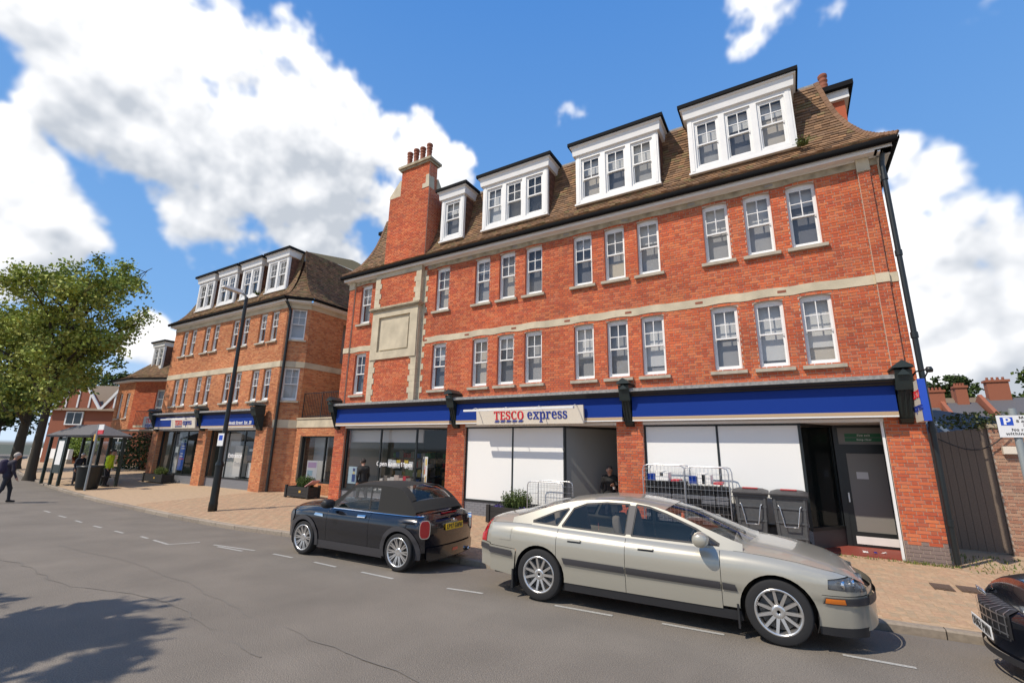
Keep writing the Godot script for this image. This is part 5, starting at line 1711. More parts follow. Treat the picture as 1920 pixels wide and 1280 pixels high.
# ---------------------------------------------------------------- street furniture and shop clutter
func planter(at: Vector3, w: float, label: String, cols: Array, flowers: bool, tall: float) -> void:
	var t := thing("planter", label, "planter", at, 0.0, "planters in front of the shops")
	var m := MB.new()
	for s in [-1, 1]:
		part(t, "corner_post", "planter_wood", [[s * w / 2 - 0.05, s * w / 2 + 0.05, 0.0, 0.46, 0.2, 0.28]])
		part(t, "corner_post", "planter_wood", [[s * w / 2 - 0.05, s * w / 2 + 0.05, 0.0, 0.46, -0.28, -0.2]])
	for k in 3:
		part(t, "board", "planter_wood", [[-w / 2, w / 2, 0.04 + k * 0.125, 0.16 + k * 0.125, 0.2, 0.245]])
		part(t, "side_board", "planter_wood", [[w / 2 - 0.02, w / 2 + 0.03, 0.04 + k * 0.125, 0.16 + k * 0.125, -0.2, 0.2]])
		part(t, "side_board", "planter_wood", [[-w / 2 - 0.03, -w / 2 + 0.02, 0.04 + k * 0.125, 0.16 + k * 0.125, -0.2, 0.2]])
	part(t, "rear_board", "planter_wood", [[-w / 2, w / 2, 0.04, 0.41, -0.245, -0.2]])
	part(t, "soil", "soil", [[-w / 2, w / 2, 0.05, 0.36, -0.2, 0.2]])
	part(t, "tag", "tag_yellow", [[0.12, 0.24, 0.2, 0.28, 0.246, 0.252]])
	m = MB.new()
	for k in 420:
		var a := rng.randf() * TAU
		var r := sqrt(rng.randf())
		var p := Vector3(0.12 * w + cos(a) * r * 0.28 * minf(w, 1.3), 0.36, sin(a) * r * 0.15)
		var tip := p + Vector3(cos(a) * r * 0.16, tall * rng.randf_range(0.5, 1.0) * (1.0 - 0.35 * r * r), sin(a) * r * 0.12)
		m.col = cols[rng.randi() % cols.size()] * rng.randf_range(0.7, 1.2)
		var s := (tip - p).cross(Vector3(rng.randfn(), 0.1, rng.randfn())).normalized() * 0.012
		m.tri(p - s, tip, p + s)
		for j in 3:
			leaf(m, p.lerp(tip, rng.randf_range(0.3, 1.0)) + Vector3(rng.randf_range(-0.02, 0.02), 0, rng.randf_range(-0.02, 0.02)), 0.05, m.col)
	obj("bush", m.mesh(), mats["foliage"], t)
	if flowers:
		m = MB.new()
		leaf_cloud(m, Vector3(-w * 0.3, 0.4, 0.08), Vector3(0.22, 0.06, 0.1), 160, 0.035, [Color(0.12, 0.08, 0.35), Color(0.18, 0.12, 0.42)])
		leaf_cloud(m, Vector3(w * 0.35, 0.4, 0.1), Vector3(0.25, 0.05, 0.1), 120, 0.035, [Color(0.12, 0.08, 0.35), Color(0.09, 0.13, 0.04)])
		obj("flowers", m.mesh(), mats["foliage"], t)

func roll_cage(at: Vector3, w: float, h: float, d: float, label: String, full: bool, turn := 0.0) -> void:
	var t := thing("roll_cage", label, "roll cage", at, turn, "steel roll cages outside the shop")
	var m := MB.new()
	for z in [-d / 2, d / 2]:      # looped end frames
		var p := []
		for q in [[-w / 2, 0.12], [-w / 2, h - 0.12], [-w / 2 + 0.03, h - 0.03], [-w / 2 + 0.12, h], [w / 2 - 0.12, h], [w / 2 - 0.03, h - 0.03], [w / 2, h - 0.12], [w / 2, 0.12]]:
			p.append(Vector3(q[0], q[1], z))
		m.tube(p, [0.013], 7)
	obj("frame", m.mesh(), mats["steel"], t)
	m = MB.new()
	for z in [-d / 2, d / 2]:
		var k := 1
		while k * 0.085 < w - 0.02:
			m.bar(Vector3(-w / 2 + k * 0.085, 0.14, z), Vector3(-w / 2 + k * 0.085, h - 0.02, z), 0.005)
			k += 1
		k = 0
		while 0.2 + k * 0.16 < h - 0.05:
			m.bar(Vector3(-w / 2, 0.2 + k * 0.16, z + 0.005), Vector3(w / 2, 0.2 + k * 0.16, z + 0.005), 0.006)
			k += 1
	for x in [-w / 2, w / 2]:
		for k in 8:
			m.bar(Vector3(x, 0.2 + k * (h - 0.3) / 7.0, -d / 2), Vector3(x, 0.2 + k * (h - 0.3) / 7.0, d / 2), 0.006)
	stuff(obj("wire_mesh", m.mesh(), mats["steel"], t))
	part(t, "base", "dark_steel", [[-w / 2, w / 2, 0.1, 0.14, -d / 2, d / 2]])
	for x in [-w / 2 + 0.08, w / 2 - 0.08]:
		for z in [-d / 2 + 0.07, d / 2 - 0.07]:
			m = MB.new()
			m.lathe([[0.0, -0.015], [0.05, -0.015], [0.05, 0.015], [0.0, 0.015]], 12, Transform3D(Basis(Vector3.RIGHT, PI / 2), Vector3(x, 0.05, z)))
			m.span(Vector3(x - 0.015, 0.05, z - 0.02), Vector3(x + 0.015, 0.1, z + 0.02))
			obj("castor", m.mesh(), mats["rubber"], t)
	if full:
		var y := 0.15
		var k := 0
		while y < h - 0.42:
			var x := -w / 2 + 0.03
			while x < w / 2 - 0.1:
				var tr := MB.new()
				var ww := minf(0.3, w / 2 - 0.03 - x)
				for j in 3:
					tr.span(Vector3(x, y + j * 0.026, -d / 2 + 0.04), Vector3(x + ww - 0.012, y + 0.015 + j * 0.026, d / 2 - 0.03))
				tr.span(Vector3(x + 0.02, y, -d / 2 + 0.06), Vector3(x + ww - 0.03, y + 0.078, d / 2 - 0.05))
				obj("tray", tr.mesh(), mats["black_plastic" if (k / 5) % 3 < 2 else "riser"], t)
				x += 0.3
				k += 1
			y += 0.09
		for q in [[-0.3, 0.62, "blue"], [0.25, 0.18, "red"], [0.0, 0.78, "panel_white"], [-0.12, 0.9, "panel_white"]]:
			part(t, "box", q[2], [[q[0] * w - 0.09, q[0] * w + 0.09, h - 0.36, h - 0.36 + q[1] * 0.25, -0.1, d / 2 - 0.05]])

func wheelie_bin(at: Vector3, label: String, turn: float) -> void:
	var t := thing("wheelie_bin", label, "bin", at, turn, "grey wheeled bins by the shopfront")
	t.scale = Vector3(1.04, 1.1, 1.04)
	var m := MB.new()
	m.hexa([Vector3(-0.24, 0.08, -0.3), Vector3(0.24, 0.08, -0.3), Vector3(0.29, 1.02, -0.36), Vector3(-0.29, 1.02, -0.36), Vector3(-0.24, 0.08, 0.24), Vector3(0.24, 0.08, 0.24), Vector3(0.29, 1.02, 0.32), Vector3(-0.29, 1.02, 0.32)])
	for q in [[0.30, 0.020], [0.55, 0.016], [0.8, 0.014]]:
		var f: float = (q[0] - 0.08) / 0.94
		m.span(Vector3(-0.235 - 0.05 * f, q[0], -0.2), Vector3(0.235 + 0.05 * f, q[0] + 0.03, 0.245 + 0.08 * f + q[1]))
	m.span(Vector3(-0.315, 0.99, -0.38), Vector3(0.315, 1.04, 0.345))
	for s in [-1.0, 1.0]:
		m.hexa([Vector3(s * 0.21 - 0.02, 0.1, 0.2), Vector3(s * 0.21 + 0.02, 0.1, 0.2), Vector3(s * 0.25 + 0.02, 1.0, 0.2), Vector3(s * 0.25 - 0.02, 1.0, 0.2), Vector3(s * 0.21 - 0.02, 0.1, 0.257), Vector3(s * 0.21 + 0.02, 0.1, 0.257), Vector3(s * 0.25 + 0.02, 1.0, 0.335), Vector3(s * 0.25 - 0.02, 1.0, 0.335)])
	obj("body", m.mesh(), mats["bin_grey"], t)
	m = MB.new()
	var rows := []
	for i in 8:
		var z := lerpf(-0.38, 0.37, i / 7.0)
		var r := PackedVector3Array()
		for j in 7:
			var x := lerpf(-0.33, 0.33, j / 6.0)
			r.append(Vector3(x, 1.05 + 0.085 * (1.0 - pow(absf(i - 3.0) / 4.2, 2.0)) * (1.0 - 0.5 * pow(x / 0.33, 4.0)), z))
		rows.append(r)
	m.grid(rows, true)
	m.span(Vector3(-0.33, 1.04, -0.385), Vector3(0.33, 1.065, 0.385))
	var lid := obj("lid", m.mesh(), mats["bin_lid"], t)
	part(lid, "lid_label", "red_label", [[-0.14, 0.14, 1.125, 1.14, -0.02, 0.14]])
	m = MB.new()
	m.tube([Vector3(-0.2, 0.86, 0.31), Vector3(-0.17, 0.84, 0.36), Vector3(-0.11, 0.5, 0.345), Vector3(0.11, 0.5, 0.345), Vector3(0.17, 0.84, 0.36), Vector3(0.2, 0.86, 0.31)], [0.011], 6)
	obj("handle", m.mesh(), mats["steel"], t)
	for x in [-0.25, 0.25]:
		m = MB.new()
		m.lathe([[0.0, -0.03], [0.09, -0.03], [0.1, -0.02], [0.1, 0.02], [0.09, 0.03], [0.0, 0.03]], 14, Transform3D(Basis(Vector3(0, 0, 1), PI / 2), Vector3(x, 0.1, -0.28)))
		obj("wheel", m.mesh(), mats["rubber"], t)

func build_objects() -> void:
	mk("planter_wood", Color(0.028, 0.026, 0.024), 0.75, {"grain": [noise_tex("fine", 0, 0, 0), 2.0]})
	mk("soil", Color(0.03, 0.022, 0.016), 0.95)
	mk("tag_yellow", Color(0.55, 0.33, 0.06), 0.6)
	mk("bin_grey", Color(0.085, 0.09, 0.095), 0.55, {"grain": [noise_tex("bg", 0.03, 0.75, 1.0, 4), 1.2]})
	mk("bin_lid", Color(0.05, 0.047, 0.048), 0.5, {"grain": [noise_tex("bg", 0, 0, 0), 1.2]})
	mk("red_label", Color(0.45, 0.05, 0.05), 0.6)
	mk("post_black", Color(0.008, 0.011, 0.011), 0.35)
	mk("pole_grey", Color(0.30, 0.33, 0.33), 0.5, {"metal": 0.3})
	mk("p_blue", Color(0.012, 0.07, 0.46), 0.5)
	mk("sign_white", Color(0.74, 0.74, 0.73), 0.5)
	mk("ink", Color(0.03, 0.03, 0.03), 0.6)
	mk("shelter_green", Color(0.012, 0.026, 0.022), 0.4)
	planter(Vector3(-6.83, -0.01, 0.47), 1.25, "dark wooden planter with a bushy green shrub and purple flowers before the boarded bay", [Color(0.10, 0.145, 0.035), Color(0.065, 0.10, 0.025)], true, 0.62)
	planter(Vector3(-16.6, 0.0, 0.05), 1.35, "dark wooden planter with a feathery green shrub in front of the link window", [Color(0.08, 0.14, 0.03), Color(0.06, 0.10, 0.02)], false, 0.55)
	planter(Vector3(-28.3, 0.0, 0.15), 2.0, "wide dark wooden planter with a yellow green bush by the corner building", [Color(0.16, 0.19, 0.04), Color(0.11, 0.15, 0.03)], false, 0.48)
	roll_cage(Vector3(-5.68, 0.0, 0.42), 1.05, 1.13, 0.62, "low empty steel roll cage beside the planter and the dark doorway", false)
	roll_cage(Vector3(-2.62, 0.0, 0.40), 0.95, 1.66, 0.66, "tall steel roll cage stacked with black trays next to the brick pier", true)
	roll_cage(Vector3(-1.70, 0.0, 0.44), 0.92, 1.64, 0.66, "tall steel roll cage stacked with black trays next to the wheeled bins", true)
	wheelie_bin(Vector3(-0.87, -0.01, 0.42), "grey wheeled bin with a red lid label next to the roll cages", 0.03)
	wheelie_bin(Vector3(-0.15, -0.01, 0.45), "grey wheeled bin with a red lid label next to the angled window", -0.04)
	# traffic cone between the cages and the kerb
	var t := thing("traffic_cone", "orange traffic cone with a pale band standing by the roll cages", "cone", Vector3(-2.2, -0.03, 0.95))
	var m := MB.new()
	m.lathe([[0.0, 0.03], [0.13, 0.03], [0.085, 0.3], [0.084, 0.301], [0.057, 0.469], [0.058, 0.47], [0.028, 0.7], [0.0, 0.7]], 18)
	obj("cone", m.mesh(), mk("cone_orange", Color(0.62, 0.11, 0.02), 0.5), t)
	m = MB.new()
	m.lathe([[0.0855, 0.3], [0.0585, 0.47]], 18)
	obj("band", m.mesh(), mats["sign_white"], t)
	part(t, "foot", "cone_orange", [[-0.19, 0.19, 0.0, 0.03, -0.19, 0.19]])
	# lamp post
	var ly := pave_y(3.6)
	t = thing("lamp_post", "tall black street lamp with a pale head standing on the pavement", "street lamp", Vector3(-16.05, ly, 3.6))
	m = MB.new()
	m.lathe([[0.0, 0.0], [0.13, 0.0], [0.13, 0.25], [0.115, 0.3], [0.11, 1.35], [0.125, 1.38], [0.125, 1.46], [0.078, 1.55], [0.066, 3.5], [0.055, 7.15], [0.0, 7.16]], 18)
	obj("pole", m.mesh(), mats["post_black"], t)
	m = MB.new()
	m.tube([Vector3(0, 7.05, 0), Vector3(0, 7.22, 0.06), Vector3(0, 7.27, 0.3)], [0.05, 0.045, 0.04], 8)
	obj("arm", m.mesh(), mats["pole_grey"], t)
	m = MB.new()
	m.hexa([Vector3(-0.1, 7.21, 0.2), Vector3(0.1, 7.21, 0.2), Vector3(0.07, 7.34, 0.2), Vector3(-0.07, 7.34, 0.2), Vector3(-0.13, 7.25, 0.85), Vector3(0.13, 7.25, 0.85), Vector3(0.08, 7.33, 0.8), Vector3(-0.08, 7.33, 0.8)])
	obj("lantern", m.mesh(), mk("lantern", Color(0.55, 0.53, 0.48), 0.5), t)
	part(t, "notice", "sign_white", [[-0.17, 0.17, 2.02, 2.42, 0.09, 0.1]])
	part(t, "notice_print", "p_blue", [[-0.11, 0.11, 2.2, 2.36, 0.1, 0.103]])
	# parking sign by the kerb
	var py := pave_y(3.75)
	t = thing("parking_sign", "white parking restriction plate with a blue P on a grey pole", "sign", Vector3(2.44, py, 3.75))
	m = MB.new()
	m.lathe([[0.0, 0.0], [0.038, 0.0], [0.038, 2.68], [0.0, 2.69]], 14)
	obj("pole", m.mesh(), mats["pole_grey"], t)
	var s := part(t, "plate", "sign_white", [[-0.19, 0.33, 2.29, 2.63, 0.045, 0.05]])
	s.scale = Vector3(0.92, 0.8, 1.0)
	s.position.y = 0.49
	part(s, "rim", "ink", [[-0.193, 0.333, 2.287, 2.633, 0.043, 0.0475]])
	part(s, "blue_square", "p_blue", [[-0.155, -0.03, 2.475, 2.60, 0.05, 0.052]])
	text("P", 0.115, mats["letter_white"], s, Transform3D(Basis(), Vector3(-0.092, 2.537, 0.053)), true, "Droid Sans", false, 0.002)
	for q in [["Mon - Sat", 0.155, 2.592], ["8 am - 6 pm", 0.155, 2.537], ["2 hours", 0.155, 2.482], ["No return", 0.07, 2.405], ["within 2 hours", 0.07, 2.345]]:
		text(q[0], 0.042, mats["ink"], s, Transform3D(Basis(), Vector3(q[1], q[2], 0.051)), true, "Droid Sans", false, 0.002)
	# projecting sign at the corner with its lamp bracket
	t = thing("projecting_sign", "cream and blue projecting shop sign with a lamp arm at the corner pier", "sign", Vector3(2.2, 2.98, 0.45))
	part(t, "panel", "sign_cream", [[-0.05, 0.05, -0.38, 0.38, -0.33, 0.31]])
	part(t, "edge", "p_blue", [[-0.055, 0.055, -0.39, 0.39, 0.31, 0.35]])
	var ty := Transform3D(Basis(Vector3.UP, -PI / 2), Vector3(-0.052, 0, 0))
	text("TESCO", 0.15, mats["tesco_red"], t, ty * Transform3D(Basis(), Vector3(0, 0.12, 0)), true, "Droid Serif")
	text("express", 0.14, mats["letter_blue"], t, ty * Transform3D(Basis(), Vector3(0, -0.12, 0)), true, "Droid Serif", true)
	m = MB.new()
	m.tube([Vector3(0, 0.5, -0.4), Vector3(0.0, 0.56, 0.1), Vector3(0.12, 0.55, 0.42)], [0.016], 7)
	m.tube([Vector3(0, 0.40, -0.4), Vector3(0.0, 0.41, 0.0), Vector3(0.05, 0.36, 0.25), Vector3(0.12, 0.53, 0.42)], [0.013], 7)
	m.lathe([[0.0, -0.05], [0.05, -0.05], [0.06, 0.0], [0.04, 0.05], [0.0, 0.05]], 12, Transform3D(Basis(), Vector3(0.13, 0.54, 0.43)))
	obj("lamp_bracket", m.mesh(), mats["black_paint"], t)
	build_shelter()
	roof_tuft("green tuft growing on the tiles beside the largest dormer", Vector3(1.0, 9.30, 0.0))
	roof_tuft("small tuft on the roof tiles of the corner building by its dormers", Vector3(-22.35, 9.30, -0.22))
	# paper and posters at the shop windows
	poster("pale blue poster of a uniformed figure in the display window", -14.0, 0.64, 0.57, 0.6, -0.13, Color(0.45, 0.62, 0.72), [[0.4, 0.62, 0.72, 0.9, Color(0.03, 0.05, 0.2)], [0.36, 0.66, 0.1, 0.55, Color(0.02, 0.06, 0.25)], [0.42, 0.6, 0.55, 0.7, Color(0.6, 0.55, 0.25)]])
	poster("large white poster of products in the display window's angled pane", -10.72, 0.72, 0.7, 0.95, -0.28, Color(0.55, 0.56, 0.55), [[0.08, 0.3, 0.8, 0.92, Color(0.03, 0.06, 0.25)], [0.6, 0.9, 0.7, 0.92, Color(0.55, 0.40, 0.12)], [0.5, 0.62, 0.4, 0.66, Color(0.45, 0.06, 0.12)], [0.3, 0.48, 0.38, 0.55, Color(0.5, 0.42, 0.1)], [0.05, 0.55, 0.08, 0.28, Color(0.12, 0.12, 0.12)], [0.64, 0.9, 0.1, 0.34, Color(0.4, 0.28, 0.12)]], "poster", -0.62)
	var n := 0
	for q in [[-12.28, 1.27, false], [-12.08, 1.25, false], [-11.87, 1.26, true], [-11.5, 1.26, true], [-11.28, 1.22, false]]:
		n += 1
		poster("%s price card hanging in the display window, %s" % ["yellow topped" if q[2] else "plain white", ["leftmost by the mullion", "beside the first plain card", "next to the plain cards", "right of the other yellow card", "last one by the angled pane"][n - 1]], q[0], q[1], 0.18, 0.27, -0.2, Color(0.66, 0.70, 0.72), [[0.0, 1.0, 0.62, 1.0, Color(0.62, 0.45, 0.03)]] if q[2] else [], "price_card")
	t = thing("window_lettering", "white opening hours lettering on the display window", "lettering", Vector3(-12.0, 1.38, -0.115))
	text("Open 6am - 11pm", 0.15, mats["letter_white"], t, Transform3D(), true, "Droid Sans", false, 0.003)
	poster("tall blue banner with white text in the corner building window", -27.5, 0.62, 0.62, 1.62, -0.42, Color(0.02, 0.09, 0.42), [[0.0, 1.0, 0.86, 1.0, Color(0.55, 0.68, 0.66)], [0.15, 0.8, 0.88, 0.94, Color(0.03, 0.10, 0.16)], [0.2, 0.75, 0.74, 0.77, Color(0.6, 0.62, 0.7)], [0.2, 0.7, 0.66, 0.69, Color(0.6, 0.62, 0.7)], [0.2, 0.6, 0.50, 0.53, Color(0.6, 0.62, 0.7)], [0.2, 0.65, 0.42, 0.45, Color(0.6, 0.62, 0.7)], [0.15, 0.85, 0.33, 0.37, Color(0.4, 0.05, 0.1)]], "banner")
	poster("small white notice beside the blue banner", -28.1, 1.5, 0.28, 0.3, -0.4, Color(0.6, 0.66, 0.68), [], "notice")
	poster("pastel poster propped in the link window", -17.9, 0.6, 0.7, 0.75, -1.22, Color(0.52, 0.55, 0.60), [[0.1, 0.9, 0.6, 0.9, Color(0.35, 0.25, 0.45)], [0.1, 0.6, 0.15, 0.45, Color(0.25, 0.40, 0.5)]])
	poster("dark notice board in the corner building window", -21.1, 1.25, 0.9, 0.7, -0.42, Color(0.02, 0.035, 0.07), [[0.15, 0.8, 0.6, 0.75, Color(0.3, 0.35, 0.4)]], "notice_board")
	m = MB.new()
	m.box(Vector3.ZERO, Vector3(0.5, 0.02, 0.36), Basis(Vector3(0, 0, 1), 0.5))
	var lf := thing("leaflet", "pink and white leaflet lying on the planter before the link window", "leaflet", Vector3(-15.9, 0.56, 0.15))
	obj("sheet", m.mesh(), mk("pink_sheet", Color(0.68, 0.36, 0.36), 0.6), lf)
	for k in 3:
		var li := thing("litter", ["crumpled white wrapper on the red door step", "blue and white crisp packet on the red door step", "scrap of pale paper on the red door step"][k], "litter", Vector3(1.05 + k * 0.16, 0.05, -0.25 - 0.05 * k), k * 1.1)
		m = MB.new()
		for j in 5:
			m.tri(Vector3(rng.randf_range(-0.06, 0.06), 0, rng.randf_range(-0.05, 0.05)), Vector3(rng.randf_range(-0.06, 0.06), 0.035, rng.randf_range(-0.05, 0.05)), Vector3(rng.randf_range(-0.06, 0.06), 0.01, rng.randf_range(-0.05, 0.05)))
		obj("scrap", m.mesh(), mats[["paper", "p_blue", "paper"][k]], li)

func roof_tuft(label: String, at: Vector3) -> void:
	var t := thing("roof_plant", label, "plant", at)
	var m := MB.new()
	for k in 150:
		var a := rng.randf() * TAU
		var d := Vector3(cos(a) * 0.17, rng.randf_range(0.05, 0.24), sin(a) * 0.12 + 0.05) * rng.randf_range(0.5, 1.1)
		m.col = [Color(0.10, 0.13, 0.03), Color(0.15, 0.17, 0.045)][k % 2]
		var s := d.cross(Vector3(rng.randfn(), 0, rng.randfn())).normalized() * 0.012
		m.tri(-s, d, s)
		leaf(m, d * rng.randf_range(0.5, 1.0), 0.06, m.col)
	obj("tuft", m.mesh(), mats["foliage"], t)

func build_shelter() -> void:
	var y0 := pave_y(2.9)
	var t := thing("bus_shelter", "dark green bus shelter with a hipped slate roof and a white poster case", "bus shelter", Vector3(-30.6, y0, 2.9))
	var m := MB.new()
	var e := [Vector3(-2.6, 2.36, 0.65), Vector3(3.2, 2.36, 0.65), Vector3(3.2, 2.36, -1.0), Vector3(-2.6, 2.36, -1.0)]
	var r := [Vector3(-1.3, 2.9, -0.17), Vector3(1.9, 2.9, -0.17)]
	m.quad(e[0], r[0], r[1], e[1])
	m.tri(e[1], r[1], e[2])
	m.quad(e[2], r[1], r[0], e[3])
	m.tri(e[3], r[0], e[0])
	m.span(Vector3(-2.55, 2.28, -0.95), Vector3(3.15, 2.359, 0.6))
	obj("roof", m.mesh(), mats["slate"], t)
	for x in [-2.1, -0.9, 0.2, 1.3, 2.9]:
		for z in [-0.8, 0.5] if x < 0.5 else [-0.8]:
			part(t, "post", "shelter_green", [[x - 0.06, x + 0.06, -0.02, 2.3, z - 0.06, z + 0.06]])
	for q in [[-2.1, -0.9], [-0.9, 0.2], [0.2, 1.3], [1.3, 2.9]]:
		pane(t, q[0] + 0.06, q[1] - 0.06, 0.35, 2.1, -0.8, "shop_glass", "panel")
		part(t, "rail", "shelter_green", [[q[0] + 0.06, q[1] - 0.06, 0.85, 0.92, -0.83, -0.77]])
	part(t, "poster_case", "shelter_green", [[-0.75, 0.1, 0.55, 2.15, 0.44, 0.56]])
	part(t, "poster_sheet", "panel_white", [[-0.68, 0.03, 0.95, 2.08, 0.56, 0.565]])
	part(t, "bench", "planter_wood", [[0.3, 2.7, 0.42, 0.48, -0.65, -0.25]])
	# stop flag
	var ky := pave_y(3.5)
	t = thing("bus_stop_pole", "grey bus stop pole with a red and white flag and a yellow tag", "bus stop", Vector3(-26.75, ky, 3.5))
	m = MB.new()
	m.lathe([[0.0, 0.0], [0.045, 0.0], [0.045, 2.85], [0.0, 2.86]], 12)
	obj("pole", m.mesh(), mats["pole_grey"], t)
	part(t, "flag", "sign_white", [[0.06, 0.62, 2.42, 2.84, -0.015, 0.015]])
	part(t, "flag_band", "red", [[0.058, 0.622, 2.42, 2.60, -0.017, 0.017]])
	part(t, "yellow_tag", "tag_yellow", [[-0.24, -0.05, 2.12, 2.42, -0.02, 0.02]])
	t = thing("litter_bin", "round dark litter bin beside the bus stop pole", "litter bin", Vector3(-27.4, ky, 3.25))
	m = MB.new()
	m.lathe([[0.0, 0.0], [0.36, 0.0], [0.4, 0.1], [0.46, 0.92], [0.5, 0.96], [0.5, 1.02], [0.42, 1.04]], 20)
	obj("body", m.mesh(), mats["post_black"], t)
	m = MB.new()
	m.lathe([[0.42, 1.04], [0.3, 1.0], [0.0, 0.95]], 20)
	obj("mouth", m.mesh(), mats["rubber"], t)

# ---------------------------------------------------------------- cars: x forward, y up from the road, z to the right-hand side
var spec := {}

func tab(t: Array, x: float) -> float:   # smooth table look-up
	if x <= t[0][0]:
		return t[0][1]
	for i in t.size() - 1:
		if x <= t[i + 1][0]:
			var f: float = (x - t[i][0]) / (t[i + 1][0] - t[i][0])
			var p0: float = t[maxi(i - 1, 0)][1]
			var p3: float = t[mini(i + 2, t.size() - 1)][1]
			var r := cubic_interpolate(t[i][1], t[i + 1][1], p0, p3, f)
			return clampf(r, minf(t[i][1], t[i + 1][1]) - 0.01, maxf(t[i][1], t[i + 1][1]) + 0.01)
	return t[-1][1]

const NE := 4.0
const TS := 0.80     # share of the shoulder height where the side skin hands over to the top skin

func shoulder(x: float) -> float:
	return spec.ym + TS * (tab(spec.top, x) - spec.ym)

func side_z(x: float, y: float) -> float:
	var w := tab(spec.hw, x)
	var ym: float = spec.ym
	if y >= ym:
		var t := clampf((y - ym) / (tab(spec.top, x) - ym), 0.0, 0.97)
		return w * pow(1.0 - pow(t, NE), 1.0 / NE)
	var b: float = (ym - y) / 0.4
	return w * (1.0 - 0.035 * b * b - 0.012 * smoothstep(0.2, 0.3, b))

func green_z(x: float, y: float) -> float:
	var b := shoulder(x)
	return side_z(x, b) - (y - b) * float(spec.tumble) - 0.004

# a patch given by outlines in x,y, minus holes, laid on the body side by the map
func skin(m: MB, outline: PackedVector2Array, holes: Array, f: Callable, side: float, lift := 0.0, cell := 0.07) -> void:
	var lo := Vector2(1e9, 1e9)
	var hi := -lo
	for p in outline:
		lo = lo.min(p)
		hi = hi.max(p)
	var i0 := floori(lo.x / cell)
	var j0 := floori(lo.y / cell)
	for i in range(i0, ceili(hi.x / cell)):
		for j in range(j0, ceili(hi.y / cell)):
			var sq := PackedVector2Array([Vector2(i, j) * cell, Vector2(i + 1, j) * cell, Vector2(i + 1, j + 1) * cell, Vector2(i, j + 1) * cell])
			var pieces := Geometry2D.intersect_polygons(sq, outline)
			for h in holes:
				var next: Array[PackedVector2Array] = []
				for p in pieces:
					for q in Geometry2D.clip_polygons(p, h):
						if not Geometry2D.is_polygon_clockwise(q):
							next.append(q)
				pieces = next
			for p in pieces:
				if p.size() < 3:
					continue
				var t := Geometry2D.triangulate_polygon(p)
				for k in range(0, t.size(), 3):
					var v := []
					var n := []
					for c in 3:
						var q := p[t[k + c]]
						var z: float = f.call(q.x, q.y)
						var dx: float = (f.call(q.x + 0.012, q.y) - f.call(q.x - 0.012, q.y)) / 0.024
						var dy: float = (f.call(q.x, q.y + 0.012) - f.call(q.x, q.y - 0.012)) / 0.024
						var nn := Vector3(-dx, -dy, 1.0).normalized()
						var vv := Vector3(q.x, q.y, z) + nn * lift
						v.append(Vector3(vv.x, vv.y, vv.z * side))
						n.append(Vector3(nn.x, nn.y, nn.z * side))
					var cw: bool = ((v[2] - v[0]) as Vector3).cross(v[1] - v[0]).dot(n[0]) > 0.0
					if cw:
						m.trin(v[0], v[1], v[2], n[0], n[1], n[2])
					else:
						m.trin(v[0], v[2], v[1], n[0], n[2], n[1])

func arch(x: float, y: float, r: float) -> PackedVector2Array:
	var p := PackedVector2Array()
	for k in 33:
		var a := TAU * k / 32.0
		p.append(Vector2(x + cos(a) * r, y + sin(a) * r))
	return p

func under(x0: float, x1: float, y0: float, gap := 0.003, y_top := -1.0) -> PackedVector2Array:
	# outline from y0 up to the shoulder between x0 and x1
	var p := PackedVector2Array([Vector2(x0 + gap, y0), Vector2(x1 - gap, y0)])
	var n := maxi(2, int((x1 - x0) / 0.06))
	for k in n + 1:
		var x := lerpf(x1 - gap, x0 + gap, float(k) / n)
		p.append(Vector2(x, shoulder(x) if y_top < 0.0 else minf(y_top, shoulder(x))))
	return p

func top_skin(m: MB, x0: float, x1: float, lift := 0.0, share := 1.0) -> void:
	var zs := pow(1.0 - pow(TS, NE), 1.0 / NE) * share
	var rows := []
	var n := maxi(4, int((x1 - x0) / 0.05))
	for i in n + 1:
		var x := lerpf(x0, x1, float(i) / n)
		var w := tab(spec.hw, x)
		var r := PackedVector3Array()
		for j in 17:
			var s := (j - 8) / 8.0 * zs
			r.append(Vector3(x, spec.ym + (tab(spec.top, x) - spec.ym) * pow(1.0 - pow(absf(s), NE), 1.0 / NE) + lift + 0.012 * (1.0 - s * s), s * w))
		rows.append(r)
	m.grid(rows)

func cap(m: MB, x: float, dir: float, y0: float, y1: float, bulge: float, s0 := -1.0, s1 := 1.0, lift := 0.0) -> void:
	# front or rear face between heights y0 and y1
	var rows := []
	for i in 9:
		var y := lerpf(y0, y1, i / 8.0)
		var r := PackedVector3Array()
		for j in 21:
			var s := lerpf(s0, s1, j / 20.0)
			var full := tab(spec.top, x)
			var edge: float = 1.0 - 0.5 * pow(maxf(0.0, (y - spec.ym) / (full - spec.ym)), 6.0)
			r.append(Vector3(x + dir * (bulge * (1.0 - s * s) * edge + lift), y, s * side_z(x, minf(y, shoulder(x) + 0.3 * (full - shoulder(x))))))
		rows.append(r)
	m.grid(rows, dir > 0.0)

func loft_top(m: MB, x0: float, x1: float, inset := 0.0, lift := 0.0) -> void:
	var rows := []
	var n := maxi(4, int((x1 - x0) / 0.05))
	for i in n + 1:
		var x := lerpf(x0, x1, float(i) / n)
		var y := tab(spec.roof, x)
		var ze := green_z(x, y) - inset
		var r := PackedVector3Array()
		for j in 15:
			var s := (j - 7) / 7.0
			r.append(Vector3(x + float(spec.bow) * (1.0 - s * s) * (1.0 if x > 0.0 else -1.0) * smoothstep(0.0, 0.3, absf(y - tab(spec.roof, 0.0)) * 3.0), y + float(spec.crown) * (1.0 - pow(absf(s), 2.5)) + lift, s * ze))
		rows.append(r)
	m.grid(rows)

